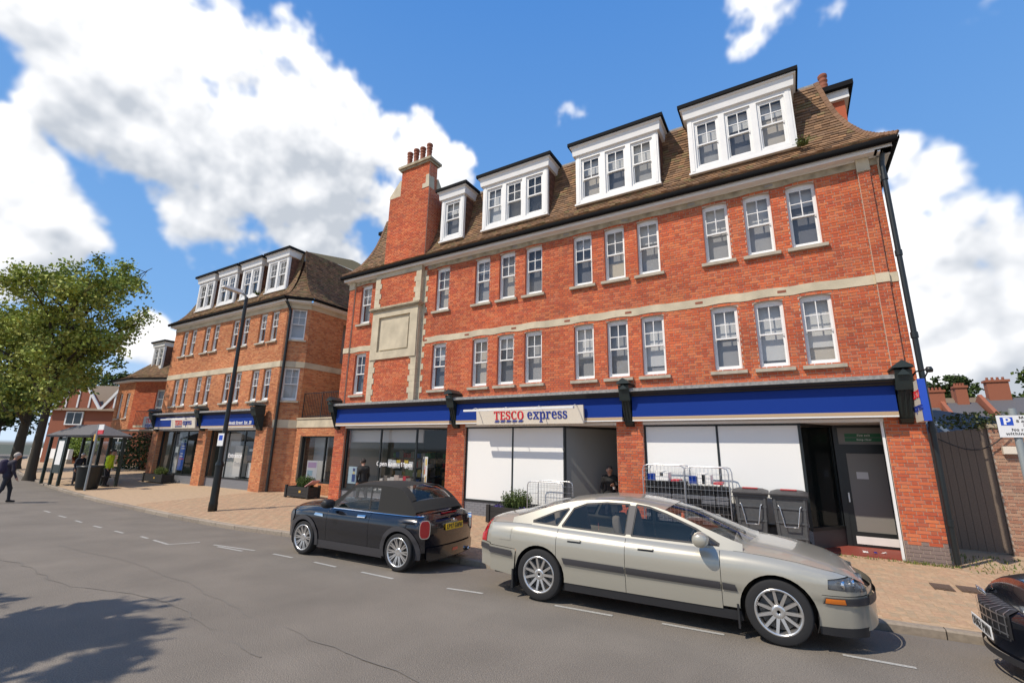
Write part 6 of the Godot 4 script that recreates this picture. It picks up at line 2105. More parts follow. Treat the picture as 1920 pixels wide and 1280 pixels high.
func both(t: Node, called: String, material: Material, outline: PackedVector2Array, holes: Array, f: Callable, lift := 0.0, sub := "") -> Array:
	var out := []
	for s in [1.0, -1.0]:
		var m := MB.new()
		skin(m, outline, holes, f, s, lift)
		out.append(obj(called, m.mesh(), material, t))
	return out

func wheel(t: Node, p: Vector3, side: float, r: float, w: float, rim: float, spokes: int, pair: bool, rim_mat: Material) -> void:
	var wn := Node3D.new()
	wn.name = "wheel"
	t.add_child(wn, true)
	wn.position = p
	var xf := Transform3D(Basis(Vector3.RIGHT, PI / 2 * side), Vector3.ZERO)      # local y becomes outward z
	var m := MB.new()
	m.lathe([[rim, -w * 0.5], [r * 0.93, -w * 0.5], [r * 0.985, -w * 0.42], [r, -w * 0.25], [r, w * 0.25], [r * 0.985, w * 0.40], [r * 0.94, w * 0.47], [rim + 0.02, w * 0.5], [rim + 0.002, w * 0.46]], 40, xf)
	obj("tyre", m.mesh(), mats["rubber"], wn)
	m = MB.new()
	m.lathe([[rim + 0.004, w * 0.42], [rim + 0.006, w * 0.49], [rim - 0.012, w * 0.49], [rim - 0.022, w * 0.40], [rim - 0.03, -w * 0.2]], 40, xf)
	for k in spokes:
		for e in ([-0.5, 0.5] if pair else [0.0]):
			var a: float = TAU * k / spokes + e * 0.2
			var d := Vector3(cos(a), 0, sin(a))
			var q := Vector3(-sin(a), 0, cos(a))
			var w0 := 0.013 if pair else 0.017
			var w1 := 0.010 if pair else 0.0135
			var ra := 0.05
			var rb := rim - 0.012
			var pts := []
			for yy in [w * 0.22, w * 0.44]:
				var drop := 0.0 if yy > w * 0.3 else 0.01
				pts.append(d * ra - q * w0 + Vector3(0, yy - 0.02, 0)); pts.append(d * rb - q * w1 + Vector3(0, yy - drop, 0)); pts.append(d * rb + q * w1 + Vector3(0, yy - drop, 0)); pts.append(d * ra + q * w0 + Vector3(0, yy - 0.02, 0))
			for f in [[4, 5, 6, 7], [0, 1, 5, 4], [2, 3, 7, 6]]:
				m.quad(xf * pts[f[0]], xf * pts[f[1]], xf * pts[f[2]], xf * pts[f[3]])
	m.lathe([[0.075, w * 0.2], [0.07, w * 0.34], [0.05, w * 0.385], [0.035, w * 0.36], [0.0, w * 0.36]], 20, xf)
	obj("rim", m.mesh(), rim_mat, wn)
	m = MB.new()
	m.lathe([[0.0, -0.01], [rim * 0.82, -0.01], [rim * 0.82, 0.012], [0.0, 0.012]], 24, xf)
	obj("brake_disc", m.mesh(), mats["dark_steel"], wn)

func seat(t: Node, p: Vector3, w: float, material: Material, headrest := true) -> void:
	var m := MB.new()
	for q in [[Vector3(0, 0.07, 0), Vector3(0.5, 0.16, w), 0.0], [Vector3(-0.27, 0.40, 0), Vector3(0.13, 0.62, w), 0.2]]:
		var b := Basis(Vector3(0, 0, 1), q[2])
		var rows := []
		for i in 9:      # rounded cushion as a squashed ring loft
			var a := PI * i / 8.0 - PI / 2
			var r := PackedVector3Array()
			for j in 17:
				var c := TAU * j / 16.0
				var v := Vector3(signf(cos(c)) * pow(absf(cos(c)), 0.4), signf(sin(c)) * pow(absf(sin(c)), 0.4), 0.0) * pow(maxf(cos(a), 0.0), 0.25)
				r.append(p + q[0] + b * Vector3(v.x * q[1].x / 2, v.y * q[1].y / 2, sin(a) * q[1].z / 2))
			rows.append(r)
		m.ring_rows(rows)
	if headrest:
		m.box(p + Vector3(-0.36, 0.80, 0), Vector3(0.09, 0.17, 0.24), Basis(Vector3(0, 0, 1), 0.15))
	obj("seat", m.mesh(), material, t)

func mirror(t: Node, p: Vector3, side: float, material: Material) -> void:
	var m := MB.new()
	var rows := []
	for i in 9:
		var a := PI * i / 8.0 - PI / 2
		var r := PackedVector3Array()
		for j in 15:
			var c := -TAU * j / 14.0
			r.append(p + Vector3(cos(c) * 0.092 * pow(maxf(cos(a), 0.0), 0.45), sin(c) * 0.085 * pow(maxf(cos(a), 0.0), 0.45), side * (0.11 + sin(a) * 0.13)))
		rows.append(r)
	m.ring_rows(rows)
	m.bar(p + Vector3(0, -0.06, 0), p + Vector3(0, -0.04, side * 0.09), 0.05, 0.06)
	obj("door_mirror", m.mesh(), material, t)

func plate(t: Node, xf: Transform3D, words: String, yellow: bool) -> void:
	var m := MB.new()
	m.span(Vector3(-0.26, -0.056, -0.004), Vector3(0.26, 0.056, 0.004))
	var p := obj("number_plate", m.mesh(), mk("plate_yellow" if yellow else "plate_white", Color(0.66, 0.44, 0.02) if yellow else Color(0.72, 0.72, 0.70), 0.5), t, xf)
	var o := text(words, 0.082, mats["ink"], p, Transform3D(Basis(), Vector3(0, 0, 0.006)), true, "Droid Sans", false, 0.003)
	var w: float = (o.mesh as TextMesh).get_aabb().size.x
	if w > 0.01:
		o.scale.x = 0.47 / w

func inside(t: Node, m_seat: Material, x_front: float, x_rear: float, y: float, w: float) -> void:
	seat(t, Vector3(x_front, y, -0.36), 0.5, m_seat)
	seat(t, Vector3(x_front, y, 0.36), 0.5, m_seat)
	seat(t, Vector3(x_rear, y + 0.03, 0.0), 1.2, m_seat, false)
	part(t, "dashboard", "black_plastic", [[x_front + 0.72, x_front + 1.15, y + 0.16, y + 0.42, -w, w]])
	var m := MB.new()
	var ring := []
	for k in 25:
		var a := TAU * k / 24.0
		ring.append(Vector3(x_front + 0.58 + sin(a) * 0.07, y + 0.42 + sin(a) * 0.165, 0.36 + cos(a) * 0.18))
	m.tube(ring, [0.015], 6, false)
	obj("steering_wheel", m.mesh(), mats["black_plastic"], t)

func lined(poly: PackedVector2Array, d: float) -> PackedVector2Array:
	var r := Geometry2D.offset_polygon(poly, d)
	return r[0] if r.size() else poly

func build_cars() -> void:
	mk("champagne", Color(0.41, 0.39, 0.325), 0.33, {"metal": 0.35, "coat": 0.8})
	mk("black_car", Color(0.006, 0.007, 0.011), 0.18, {"coat": 1.0})
	mk("soft_top", Color(0.022, 0.021, 0.019), 0.95, {"grain": [noise_tex("fine", 0, 0, 0), 6.0]})
	mk("trim", Color(0.045, 0.043, 0.046), 0.5)
	mk("dark_trim", Color(0.02, 0.02, 0.022), 0.6)
	mk("rim_silver", Color(0.66, 0.65, 0.63), 0.28, {"metal": 0.85})
	mk("chrome", Color(0.8, 0.8, 0.8), 0.08, {"metal": 1.0})
	mk("car_glass", Color(0.02, 0.035, 0.035), 0.01, {"alpha": 0.2, "spec": 0.8})
	mk("lamp_glass", Color(0.30, 0.32, 0.33), 0.03, {"alpha": 0.22, "spec": 0.7})
	mk("lamp_bowl", Color(0.16, 0.165, 0.17), 0.3, {"metal": 0.7})
	mk("tail_red", Color(0.42, 0.008, 0.012), 0.08, {"coat": 1.0})
	mk("amber", Color(0.72, 0.18, 0.01), 0.15, {"coat": 1.0})
	mk("seat_cloth", Color(0.17, 0.15, 0.12), 0.9)
	mk("seat_dark", Color(0.05, 0.05, 0.05), 0.8)
	silver_saloon()
	black_convertible()
	black_saloon()

func silver_saloon() -> void:
	var t := thing("silver_saloon", "champagne silver four door saloon with multi spoke alloy wheels parked at the kerb", "car", Vector3(-1.79, -0.075, 4.87), 0.04)
	t.scale = Vector3.ONE * 1.036
	spec = {"ym": 0.58, "tumble": 0.46, "crown": 0.04, "bow": 0.14,
		"top": [[-2.43, 0.80], [-2.36, 0.93], [-2.2, 0.98], [-1.7, 1.005], [-1.0, 0.98], [0.0, 0.95], [0.85, 0.93], [1.15, 0.92], [1.6, 0.87], [1.95, 0.79], [2.08, 0.735], [2.18, 0.665], [2.22, 0.62]],
		"hw": [[-2.43, 0.66], [-2.22, 0.76], [-2.2, 0.845], [-1.8, 0.89], [-1.0, 0.912], [0.0, 0.916], [1.0, 0.914], [1.6, 0.905], [1.88, 0.868], [2.05, 0.795], [2.16, 0.69], [2.22, 0.58]],
		"roof": [[-1.92, 0.98], [-1.6, 1.07], [-1.25, 1.185], [-1.0, 1.25], [-0.65, 1.292], [-0.25, 1.297], [0.08, 1.262], [0.28, 1.21], [0.72, 1.06], [1.16, 0.925]]}
	var paint: Material = mats["champagne"]
	var sf := side_z
	var A := [arch(1.395, 0.315, 0.365), arch(-1.395, 0.315, 0.365)]
	var lampcut := PackedVector2Array([Vector2(1.86, 0.60), Vector2(2.5, 0.545), Vector2(2.5, 0.70), Vector2(2.08, 0.715), Vector2(1.87, 0.69)])
	both(t, "front_wing", paint, under(0.86, 2.22, 0.30), [A[0], PackedVector2Array([Vector2(1.74, 0.1), Vector2(2.6, 0.1), Vector2(2.6, 0.535), Vector2(1.80, 0.545)]), lampcut], sf)
	both(t, "front_bumper", paint, PackedVector2Array([Vector2(1.744, 0.24), Vector2(2.22, 0.20), Vector2(2.22, 0.53), Vector2(1.80, 0.54)]), [A[0]], sf)
	both(t, "headlamp", mats["lamp_glass"], PackedVector2Array([Vector2(1.865, 0.605), Vector2(2.22, 0.56), Vector2(2.22, 0.69), Vector2(2.08, 0.705), Vector2(1.875, 0.685)]), [], sf, 0.003)
	both(t, "lamp_housing", mats["lamp_bowl"], PackedVector2Array([Vector2(1.865, 0.605), Vector2(2.22, 0.56), Vector2(2.22, 0.69), Vector2(2.08, 0.705), Vector2(1.875, 0.685)]), [], sf, -0.04)
	both(t, "bumper_strip", mats["trim"], PackedVector2Array([Vector2(1.80, 0.465), Vector2(2.22, 0.445), Vector2(2.22, 0.52), Vector2(1.83, 0.525)]), [], sf, 0.014)
	both(t, "side_marker", mats["amber"], PackedVector2Array([Vector2(1.82, 0.478), Vector2(2.0, 0.47), Vector2(1.99, 0.515), Vector2(1.83, 0.518)]), [], sf, 0.019)
	both(t, "front_valance", mats["dark_trim"], PackedVector2Array([Vector2(1.76, 0.17), Vector2(2.19, 0.15), Vector2(2.21, 0.24), Vector2(1.75, 0.245)]), [A[0]], sf, 0.002)
	var doors := both(t, "front_door", paint, under(-0.22, 0.86, 0.27), [], sf)
	both(t, "rear_door", paint, under(-1.14, -0.22, 0.27), [A[1]], sf)
	var q := under(-2.43, -1.14, 0.27)
	both(t, "rear_wing", paint, q, [A[1], PackedVector2Array([Vector2(-2.6, 0.0), Vector2(-1.79, 0.0), Vector2(-1.74, 0.60), Vector2(-2.6, 0.63)])], sf)
	both(t, "rear_bumper", paint, PackedVector2Array([Vector2(-2.43, 0.30), Vector2(-1.79, 0.26), Vector2(-1.745, 0.595), Vector2(-2.43, 0.62)]), [A[1]], sf, 0.012)
	both(t, "bumper_strip", mats["trim"], PackedVector2Array([Vector2(-2.43, 0.53), Vector2(-1.80, 0.50), Vector2(-1.80, 0.575), Vector2(-2.43, 0.60)]), [], sf, 0.028)
	both(t, "sill", mats["dark_trim"], PackedVector2Array([Vector2(-1.08, 0.17), Vector2(1.05, 0.17), Vector2(1.05, 0.268), Vector2(-1.08, 0.268)]), [A[0], A[1]], sf, -0.008)
	both(t, "rub_strip", mats["trim"], PackedVector2Array([Vector2(-1.02, 0.50), Vector2(-0.23, 0.49), Vector2(-0.23, 0.56), Vector2(-1.05, 0.57)]), [], sf, 0.014)
	both(t, "rub_strip", mats["trim"], PackedVector2Array([Vector2(-0.21, 0.49), Vector2(0.85, 0.475), Vector2(0.85, 0.545), Vector2(-0.21, 0.56)]), [], sf, 0.014)
	both(t, "rub_strip", mats["trim"], PackedVector2Array([Vector2(0.87, 0.475), Vector2(1.02, 0.472), Vector2(1.0, 0.535), Vector2(0.87, 0.545)]), [], sf, 0.014)
	both(t, "tail_lamp", mats["tail_red"], PackedVector2Array([Vector2(-2.43, 0.62), Vector2(-2.33, 0.62), Vector2(-2.28, 0.93), Vector2(-2.43, 0.80)]), [], sf, 0.008)
	both(t, "fuel_flap", paint, PackedVector2Array([Vector2(-2.02, 0.70), Vector2(-1.84, 0.70), Vector2(-1.83, 0.86), Vector2(-2.01, 0.87)]), [], sf, 0.004)
	for x in [-0.98, -0.06]:
		var hd := both(t, "door_handle", mats["dark_trim"], PackedVector2Array([Vector2(x, 0.765), Vector2(x + 0.19, 0.765), Vector2(x + 0.18, 0.81), Vector2(x + 0.01, 0.81)]), [], sf, 0.002)
		both(t, "handle_bar", paint, PackedVector2Array([Vector2(x + 0.005, 0.78), Vector2(x + 0.185, 0.78), Vector2(x + 0.185, 0.81), Vector2(x + 0.005, 0.81)]), [], sf, 0.022)
	# bonnet, boot, ends
	var m := MB.new()
	top_skin(m, 1.0, 2.22)
	obj("bonnet", m.mesh(), paint, t)
	m = MB.new()
	top_skin(m, -2.43, -1.55)
	obj("boot_lid", m.mesh(), paint, t)
	m = MB.new()
	cap(m, 2.22, 1.0, 0.20, 0.44, 0.13)
	obj("front_apron", m.mesh(), paint, t)
	m = MB.new()
	cap(m, 2.22, 1.0, 0.44, 0.525, 0.13, -1.0, 1.0, 0.012)
	obj("bumper_strip", m.mesh(), mats["trim"], t)
	m = MB.new()
	cap(m, 2.22, 1.0, 0.525, 0.60, 0.11)
	obj("nose", m.mesh(), paint, t)
	m = MB.new()
	cap(m, 2.22, 1.0, 0.54, 0.595, 0.11, -0.42, 0.42, 0.006)
	obj("grille", m.mesh(), mats["dark_trim"], t)
	m = MB.new()
	cap(m, -2.43, -1.0, 0.30, 0.80, 0.10)
	obj("rear_panel", m.mesh(), paint, t)
	# cabin
	var out := PackedVector2Array()
	for k in 29:
		var x := lerpf(1.10, -1.86, k / 28.0)
		out.append(Vector2(x, tab(spec.roof, x)))
	for k in 29:
		var x := lerpf(-1.86, 1.10, k / 28.0)
		out.append(Vector2(x, shoulder(x) - 0.012))
	var gl := [PackedVector2Array([Vector2(-0.145, 0.918), Vector2(0.84, 0.908), Vector2(0.60, 1.04), Vector2(0.26, 1.17), Vector2(0.05, 1.235), Vector2(-0.10, 1.252)]),
		PackedVector2Array([Vector2(-1.08, 0.945), Vector2(-0.245, 0.92), Vector2(-0.215, 1.252), Vector2(-0.5, 1.252), Vector2(-0.78, 1.222), Vector2(-0.95, 1.155)]),
		PackedVector2Array([Vector2(-1.52, 0.965), Vector2(-1.17, 0.95), Vector2(-1.04, 1.145), Vector2(-1.2, 1.10)])]
	var gf := green_z
	both(t, "door_frame", paint, out, [lined(gl[0], 0.022), lined(gl[1], 0.022), lined(gl[2], 0.02)], gf)
	for g in gl:
		both(t, "window_seal", mats["dark_trim"], lined(g, 0.022), [g], gf, -0.001)
		both(t, "side_window", mats["car_glass"], g, [], gf, -0.006)
	both(t, "pillar_trim", mats["trim"], PackedVector2Array([Vector2(-0.232, 0.918), Vector2(-0.158, 0.918), Vector2(-0.118, 1.25), Vector2(-0.20, 1.252)]), [], gf, 0.003)
	m = MB.new()
	loft_top(m, -1.06, 0.24)
	obj("roof", m.mesh(), paint, t)
	m = MB.new()
	loft_top(m, 0.24, 1.12, 0.035, -0.004)
	obj("windscreen", m.mesh(), mats["car_glass"], t)
	m = MB.new()
	loft_top(m, -1.82, -1.06, 0.06, -0.004)
	obj("rear_window", m.mesh(), mats["car_glass"], t)
	for s in [-1.0, 1.0]:      # twin reflectors behind each lamp glass
		for e in [[1.99, 0.79, 0.05], [2.085, 0.69, 0.055]]:
			m = MB.new()
			m.lathe([[0.0, -0.03], [e[2] * 0.6, -0.025], [e[2], 0.015], [e[2] * 1.05, 0.02]], 18, Transform3D(Basis(Vector3(0, 0, 1), -PI / 2), Vector3(e[0], 0.642, s * e[1])))
			obj("reflector", m.mesh(), mats["chrome"], t)
		mirror(t, Vector3(0.68, 0.97, s * 0.86), s, paint)
	m = MB.new()
	m.bar(Vector3(1.08, 0.955, 0.5), Vector3(0.98, 0.985, -0.25), 0.018)
	m.bar(Vector3(1.1, 0.95, -0.05), Vector3(1.0, 0.98, -0.65), 0.018)
	obj("wiper", m.mesh(), mats["black_plastic"], t)
	inside(t, mats["seat_cloth"], -0.1, -0.95, 0.42, 0.7)
	part(t, "parcel_shelf", "seat_cloth", [[-1.6, -1.2, 0.86, 0.90, -0.62, 0.62]])
	floor_pan(t, -2.25, 2.2, 0.68)
	for x in [1.395, -1.395]:
		for s in [-1.0, 1.0]:
			wheel(t, Vector3(x, 0.316, s * 0.80), s, 0.318, 0.205, 0.222, 11, false, mats["rim_silver"])
			liner(t, Vector3(x, 0.315, s * 0.62), 0.364, 0.26)
	for s in [-1.0, 1.0]:
		part(t, "mud_flap", "rubber", [[1.0, 1.02, 0.1, 0.34, s * 0.80 - 0.1, s * 0.80 + 0.1]])
		part(t, "mud_flap", "rubber", [[-1.80, -1.78, 0.1, 0.34, s * 0.80 - 0.1, s * 0.80 + 0.1]])

func floor_pan(t: Node, x0: float, x1: float, w: float) -> void:
	part(t, "floor_pan", "black_plastic", [[x0, x1, 0.19, 0.36, -w + 0.1, w - 0.1], [x0 + 1.3, x1 - 1.3, 0.19, 0.36, -w - 0.1, w + 0.1]])

func liner(t: Node, p: Vector3, r: float, w: float) -> void:
	var m := MB.new()
	var rows := []
	for k in 21:
		var a := PI * 1.25 * k / 20.0 - PI * 0.125
		rows.append(PackedVector3Array([p + Vector3(cos(a) * r, sin(a) * r, -w), p + Vector3(cos(a) * r, sin(a) * r, w)]))
	m.grid(rows)
	var ring := []
	obj("wheel_arch_liner", m.mesh(), mats["rubber"], t)

func black_convertible() -> void:
	var t := thing("black_convertible", "small black convertible with a closed fabric roof and a yellow plate LP17 GWW", "car", Vector3(-7.36, -0.15, 4.80), PI + 0.035)
	spec = {"ym": 0.60, "tumble": 0.33, "crown": 0.05, "bow": 0.22,
		"top": [[-1.72, 0.84], [-1.66, 0.925], [-1.5, 0.965], [-1.0, 0.975], [0.0, 0.978], [0.6, 0.985], [0.9, 0.985], [1.3, 0.975], [1.65, 0.93], [1.85, 0.86], [1.97, 0.77], [2.02, 0.70]],
		"hw": [[-1.72, 0.71], [-1.67, 0.775], [-1.56, 0.82], [-1.25, 0.862], [0.0, 0.855], [0.8, 0.858], [1.25, 0.862], [1.6, 0.83], [1.85, 0.73], [1.97, 0.62], [2.02, 0.52]],
		"roof": [[-1.50, 0.945], [-1.38, 1.07], [-1.22, 1.21], [-1.02, 1.325], [-0.75, 1.362], [-0.2, 1.368], [0.10, 1.35], [0.20, 1.325], [0.42, 1.16], [0.66, 0.985]]}
	var paint: Material = mats["black_car"]
	var sf := side_z
	var A := [arch(1.2475, 0.31, 0.345), arch(-1.2475, 0.31, 0.345)]
	var B := [arch(1.2475, 0.31, 0.425), arch(-1.2475, 0.31, 0.425)]
	both(t, "front_wing", paint, under(0.62, 2.02, 0.28), [B[0]], sf)
	both(t, "door", paint, under(-0.50, 0.62, 0.32), [B[1]], sf)
	both(t, "rear_wing", paint, under(-1.72, -0.50, 0.32), [B[1]], sf)
	for k in 2:
		both(t, "arch_cladding", mats["trim"], Geometry2D.intersect_polygons(B[k], PackedVector2Array([Vector2(-3, 0.21), Vector2(3, 0.21), Vector2(3, 2), Vector2(-3, 2)]))[0], [A[k]], sf, 0.016)
	both(t, "sill", mats["trim"], PackedVector2Array([Vector2(-0.86, 0.17), Vector2(0.86, 0.17), Vector2(0.84, 0.318), Vector2(-0.84, 0.318)]), [], sf, 0.006)
	both(t, "belt_trim", mats["chrome"], PackedVector2Array([Vector2(-1.62, 0.888), Vector2(0.55, 0.892), Vector2(0.55, 0.909), Vector2(-1.62, 0.905)]), [], sf, 0.006)
	both(t, "door_handle", mats["chrome"], PackedVector2Array([Vector2(-0.40, 0.80), Vector2(-0.20, 0.795), Vector2(-0.20, 0.835), Vector2(-0.40, 0.84)]), [], sf, 0.02)
	both(t, "side_scuttle", mats["chrome"], PackedVector2Array([Vector2(0.72, 0.74), Vector2(0.98, 0.755), Vector2(0.95, 0.80), Vector2(0.74, 0.79)]), [], sf, 0.01)
	both(t, "headlamp", mats["lamp_bowl"], arch(1.70, 0.70, 0.11), [], sf, 0.012)
	var m := MB.new()
	top_skin(m, 0.50, 2.02)
	obj("bonnet", m.mesh(), paint, t)
	m = MB.new()
	top_skin(m, -1.72, -1.18)
	obj("boot_lid", m.mesh(), paint, t)
	m = MB.new()
	cap(m, 2.02, 1.0, 0.22, 0.60, 0.10)
	obj("front_apron", m.mesh(), paint, t)
	m = MB.new()
	cap(m, -1.72, -1.0, 0.22, 0.84, 0.09)
	obj("rear_panel", m.mesh(), paint, t)
	m = MB.new()
	cap(m, -1.72, -1.0, 0.20, 0.40, 0.10, -1.0, 1.0, 0.03)
	obj("rear_bumper", m.mesh(), paint, t)
	m = MB.new()
	cap(m, -1.72, -1.0, 0.17, 0.22, 0.08, -0.9, 0.9, 0.0)
	obj("diffuser", m.mesh(), mats["trim"], t)
	# tail lamps with bright surrounds, wrapped round the corner
	for s in [-1.0, 1.0]:
		var lampo := PackedVector2Array()
		var lampi := PackedVector2Array()
		for k in 24:
			var a := TAU * k / 24.0
			var cx := signf(cos(a)) * pow(absf(cos(a)), 0.6)
			var cy := signf(sin(a)) * pow(absf(sin(a)), 0.6)
			lampo.append(Vector2(cx * 0.10, cy * 0.155))
			lampi.append(Vector2(cx * 0.085, cy * 0.14))
		var xf := Transform3D(Basis(Vector3.UP, -PI / 2 + s * 0.62), Vector3(-1.685, 0.70, s * 0.70))
		m = MB.new()
		m.prism(lampo, -0.05, 0.035, xf)
		var lo := obj("tail_lamp_surround", m.mesh(), mats["chrome"], t)
		m = MB.new()
		m.prism(lampi, 0.0, 0.045, xf)
		obj("tail_lamp", m.mesh(), mats["tail_red"], lo)
	plate(t, Transform3D(Basis(Vector3.UP, -PI / 2), Vector3(-1.825, 0.70, 0.0)), "LP17 GWW", true)
	m = MB.new()      # winged badge on the boot
	m.lathe([[0.0, 0.0], [0.032, 0.0], [0.03, 0.008], [0.0, 0.01]], 14, Transform3D(Basis(Vector3(0, 0, 1), PI / 2), Vector3(-1.80, 0.80, 0.0)))
	for e in [-1.0, 1.0]:
		for k in 3:
			m.box(Vector3(-1.802, 0.812 - k * 0.012, e * (0.065 - k * 0.006)), Vector3(0.006, 0.006, 0.07 - k * 0.014))
	obj("badge", m.mesh(), mats["chrome"], t)
	m = MB.new()
	m.span(Vector3(-1.70, 0.915, -0.22), Vector3(-1.66, 0.935, 0.22))
	obj("brake_light", m.mesh(), mats["tail_red"], t)
	m = MB.new()
	m.lathe([[0.0, 0.0], [0.035, 0.0], [0.04, 0.06], [0.03, 0.07]], 14, Transform3D(Basis(Vector3(0, 0, 1), PI / 2), Vector3(-1.80, 0.24, 0.45)))
	obj("exhaust", m.mesh(), mats["chrome"], t)
	m = MB.new()
	cap(m, -1.72, -1.0, 0.28, 0.33, 0.10, -0.1, 0.14, 0.034)
	obj("fog_lamp", m.mesh(), mats["tail_red"], t)
	# cabin under the hood
	var gf := green_z
	var out := PackedVector2Array()
	for k in 29:
		var x := lerpf(0.70, -1.48, k / 28.0)
		out.append(Vector2(x, tab(spec.roof, x)))
	for k in 29:
		var x := lerpf(-1.48, 0.70, k / 28.0)
		out.append(Vector2(x, shoulder(x) - 0.01))
	var gl := [PackedVector2Array([Vector2(-0.36, 0.94), Vector2(0.52, 0.935), Vector2(0.36, 1.10), Vector2(0.15, 1.29), Vector2(-0.28, 1.325)]), PackedVector2Array([Vector2(-0.60, 0.95), Vector2(-0.40, 0.942), Vector2(-0.32, 1.32), Vector2(-0.52, 1.315)])]
	both(t, "fabric_side", mats["soft_top"], out, [lined(gl[0], 0.012), lined(gl[1], 0.012)], gf)
	for g in gl:
		both(t, "window_seal", mats["black_plastic"], lined(g, 0.012), [g], gf, -0.001)
		both(t, "side_window", mats["car_glass"], g, [], gf, -0.006)
	for e in [[-1.48, -1.32], [-0.98, 0.16]]:
		m = MB.new()
		loft_top(m, e[0], e[1])
		obj("fabric_roof", m.mesh(), mats["soft_top"], t)
	m = MB.new()
	loft_top(m, -1.32, -0.98, 0.14, 0.002)
	obj("rear_window", m.mesh(), mats["car_glass"], t)
	for s in [-1.0, 1.0]:
		m = MB.new()
		var rows := []
		for i in 8:
			var x := lerpf(-1.32, -0.98, i / 7.0)
			var y := tab(spec.roof, x)
			var ze := green_z(x, y)
			rows.append(PackedVector3Array([Vector3(x, y, s * ze), Vector3(x, y + 0.02, s * (ze - 0.08)), Vector3(x, y + 0.034, s * (ze - 0.16))]))
		m.grid(rows, s > 0.0)
		obj("fabric_corner", m.mesh(), mats["soft_top"], t)
	m = MB.new()
	loft_top(m, 0.16, 0.22, 0.0, 0.004)
	obj("windscreen_header", m.mesh(), paint, t)
	m = MB.new()
	loft_top(m, 0.22, 0.70, 0.03, 0.0)
	obj("windscreen", m.mesh(), mats["car_glass"], t)
	for s in [-1.0, 1.0]:
		mirror(t, Vector3(0.50, 1.0, s * 0.84), s, mats["black_plastic"])
	inside(t, mats["seat_dark"], -0.35, -0.98, 0.42, 0.66)
	floor_pan(t, -1.65, 1.85, 0.62)
	for x in [1.2475, -1.2475]:
		for s in [-1.0, 1.0]:
			wheel(t, Vector3(x, 0.308, s * 0.765), s, 0.308, 0.205, 0.235, 10, true, mats["rim_silver"])
			liner(t, Vector3(x, 0.31, s * 0.58), 0.343, 0.26)

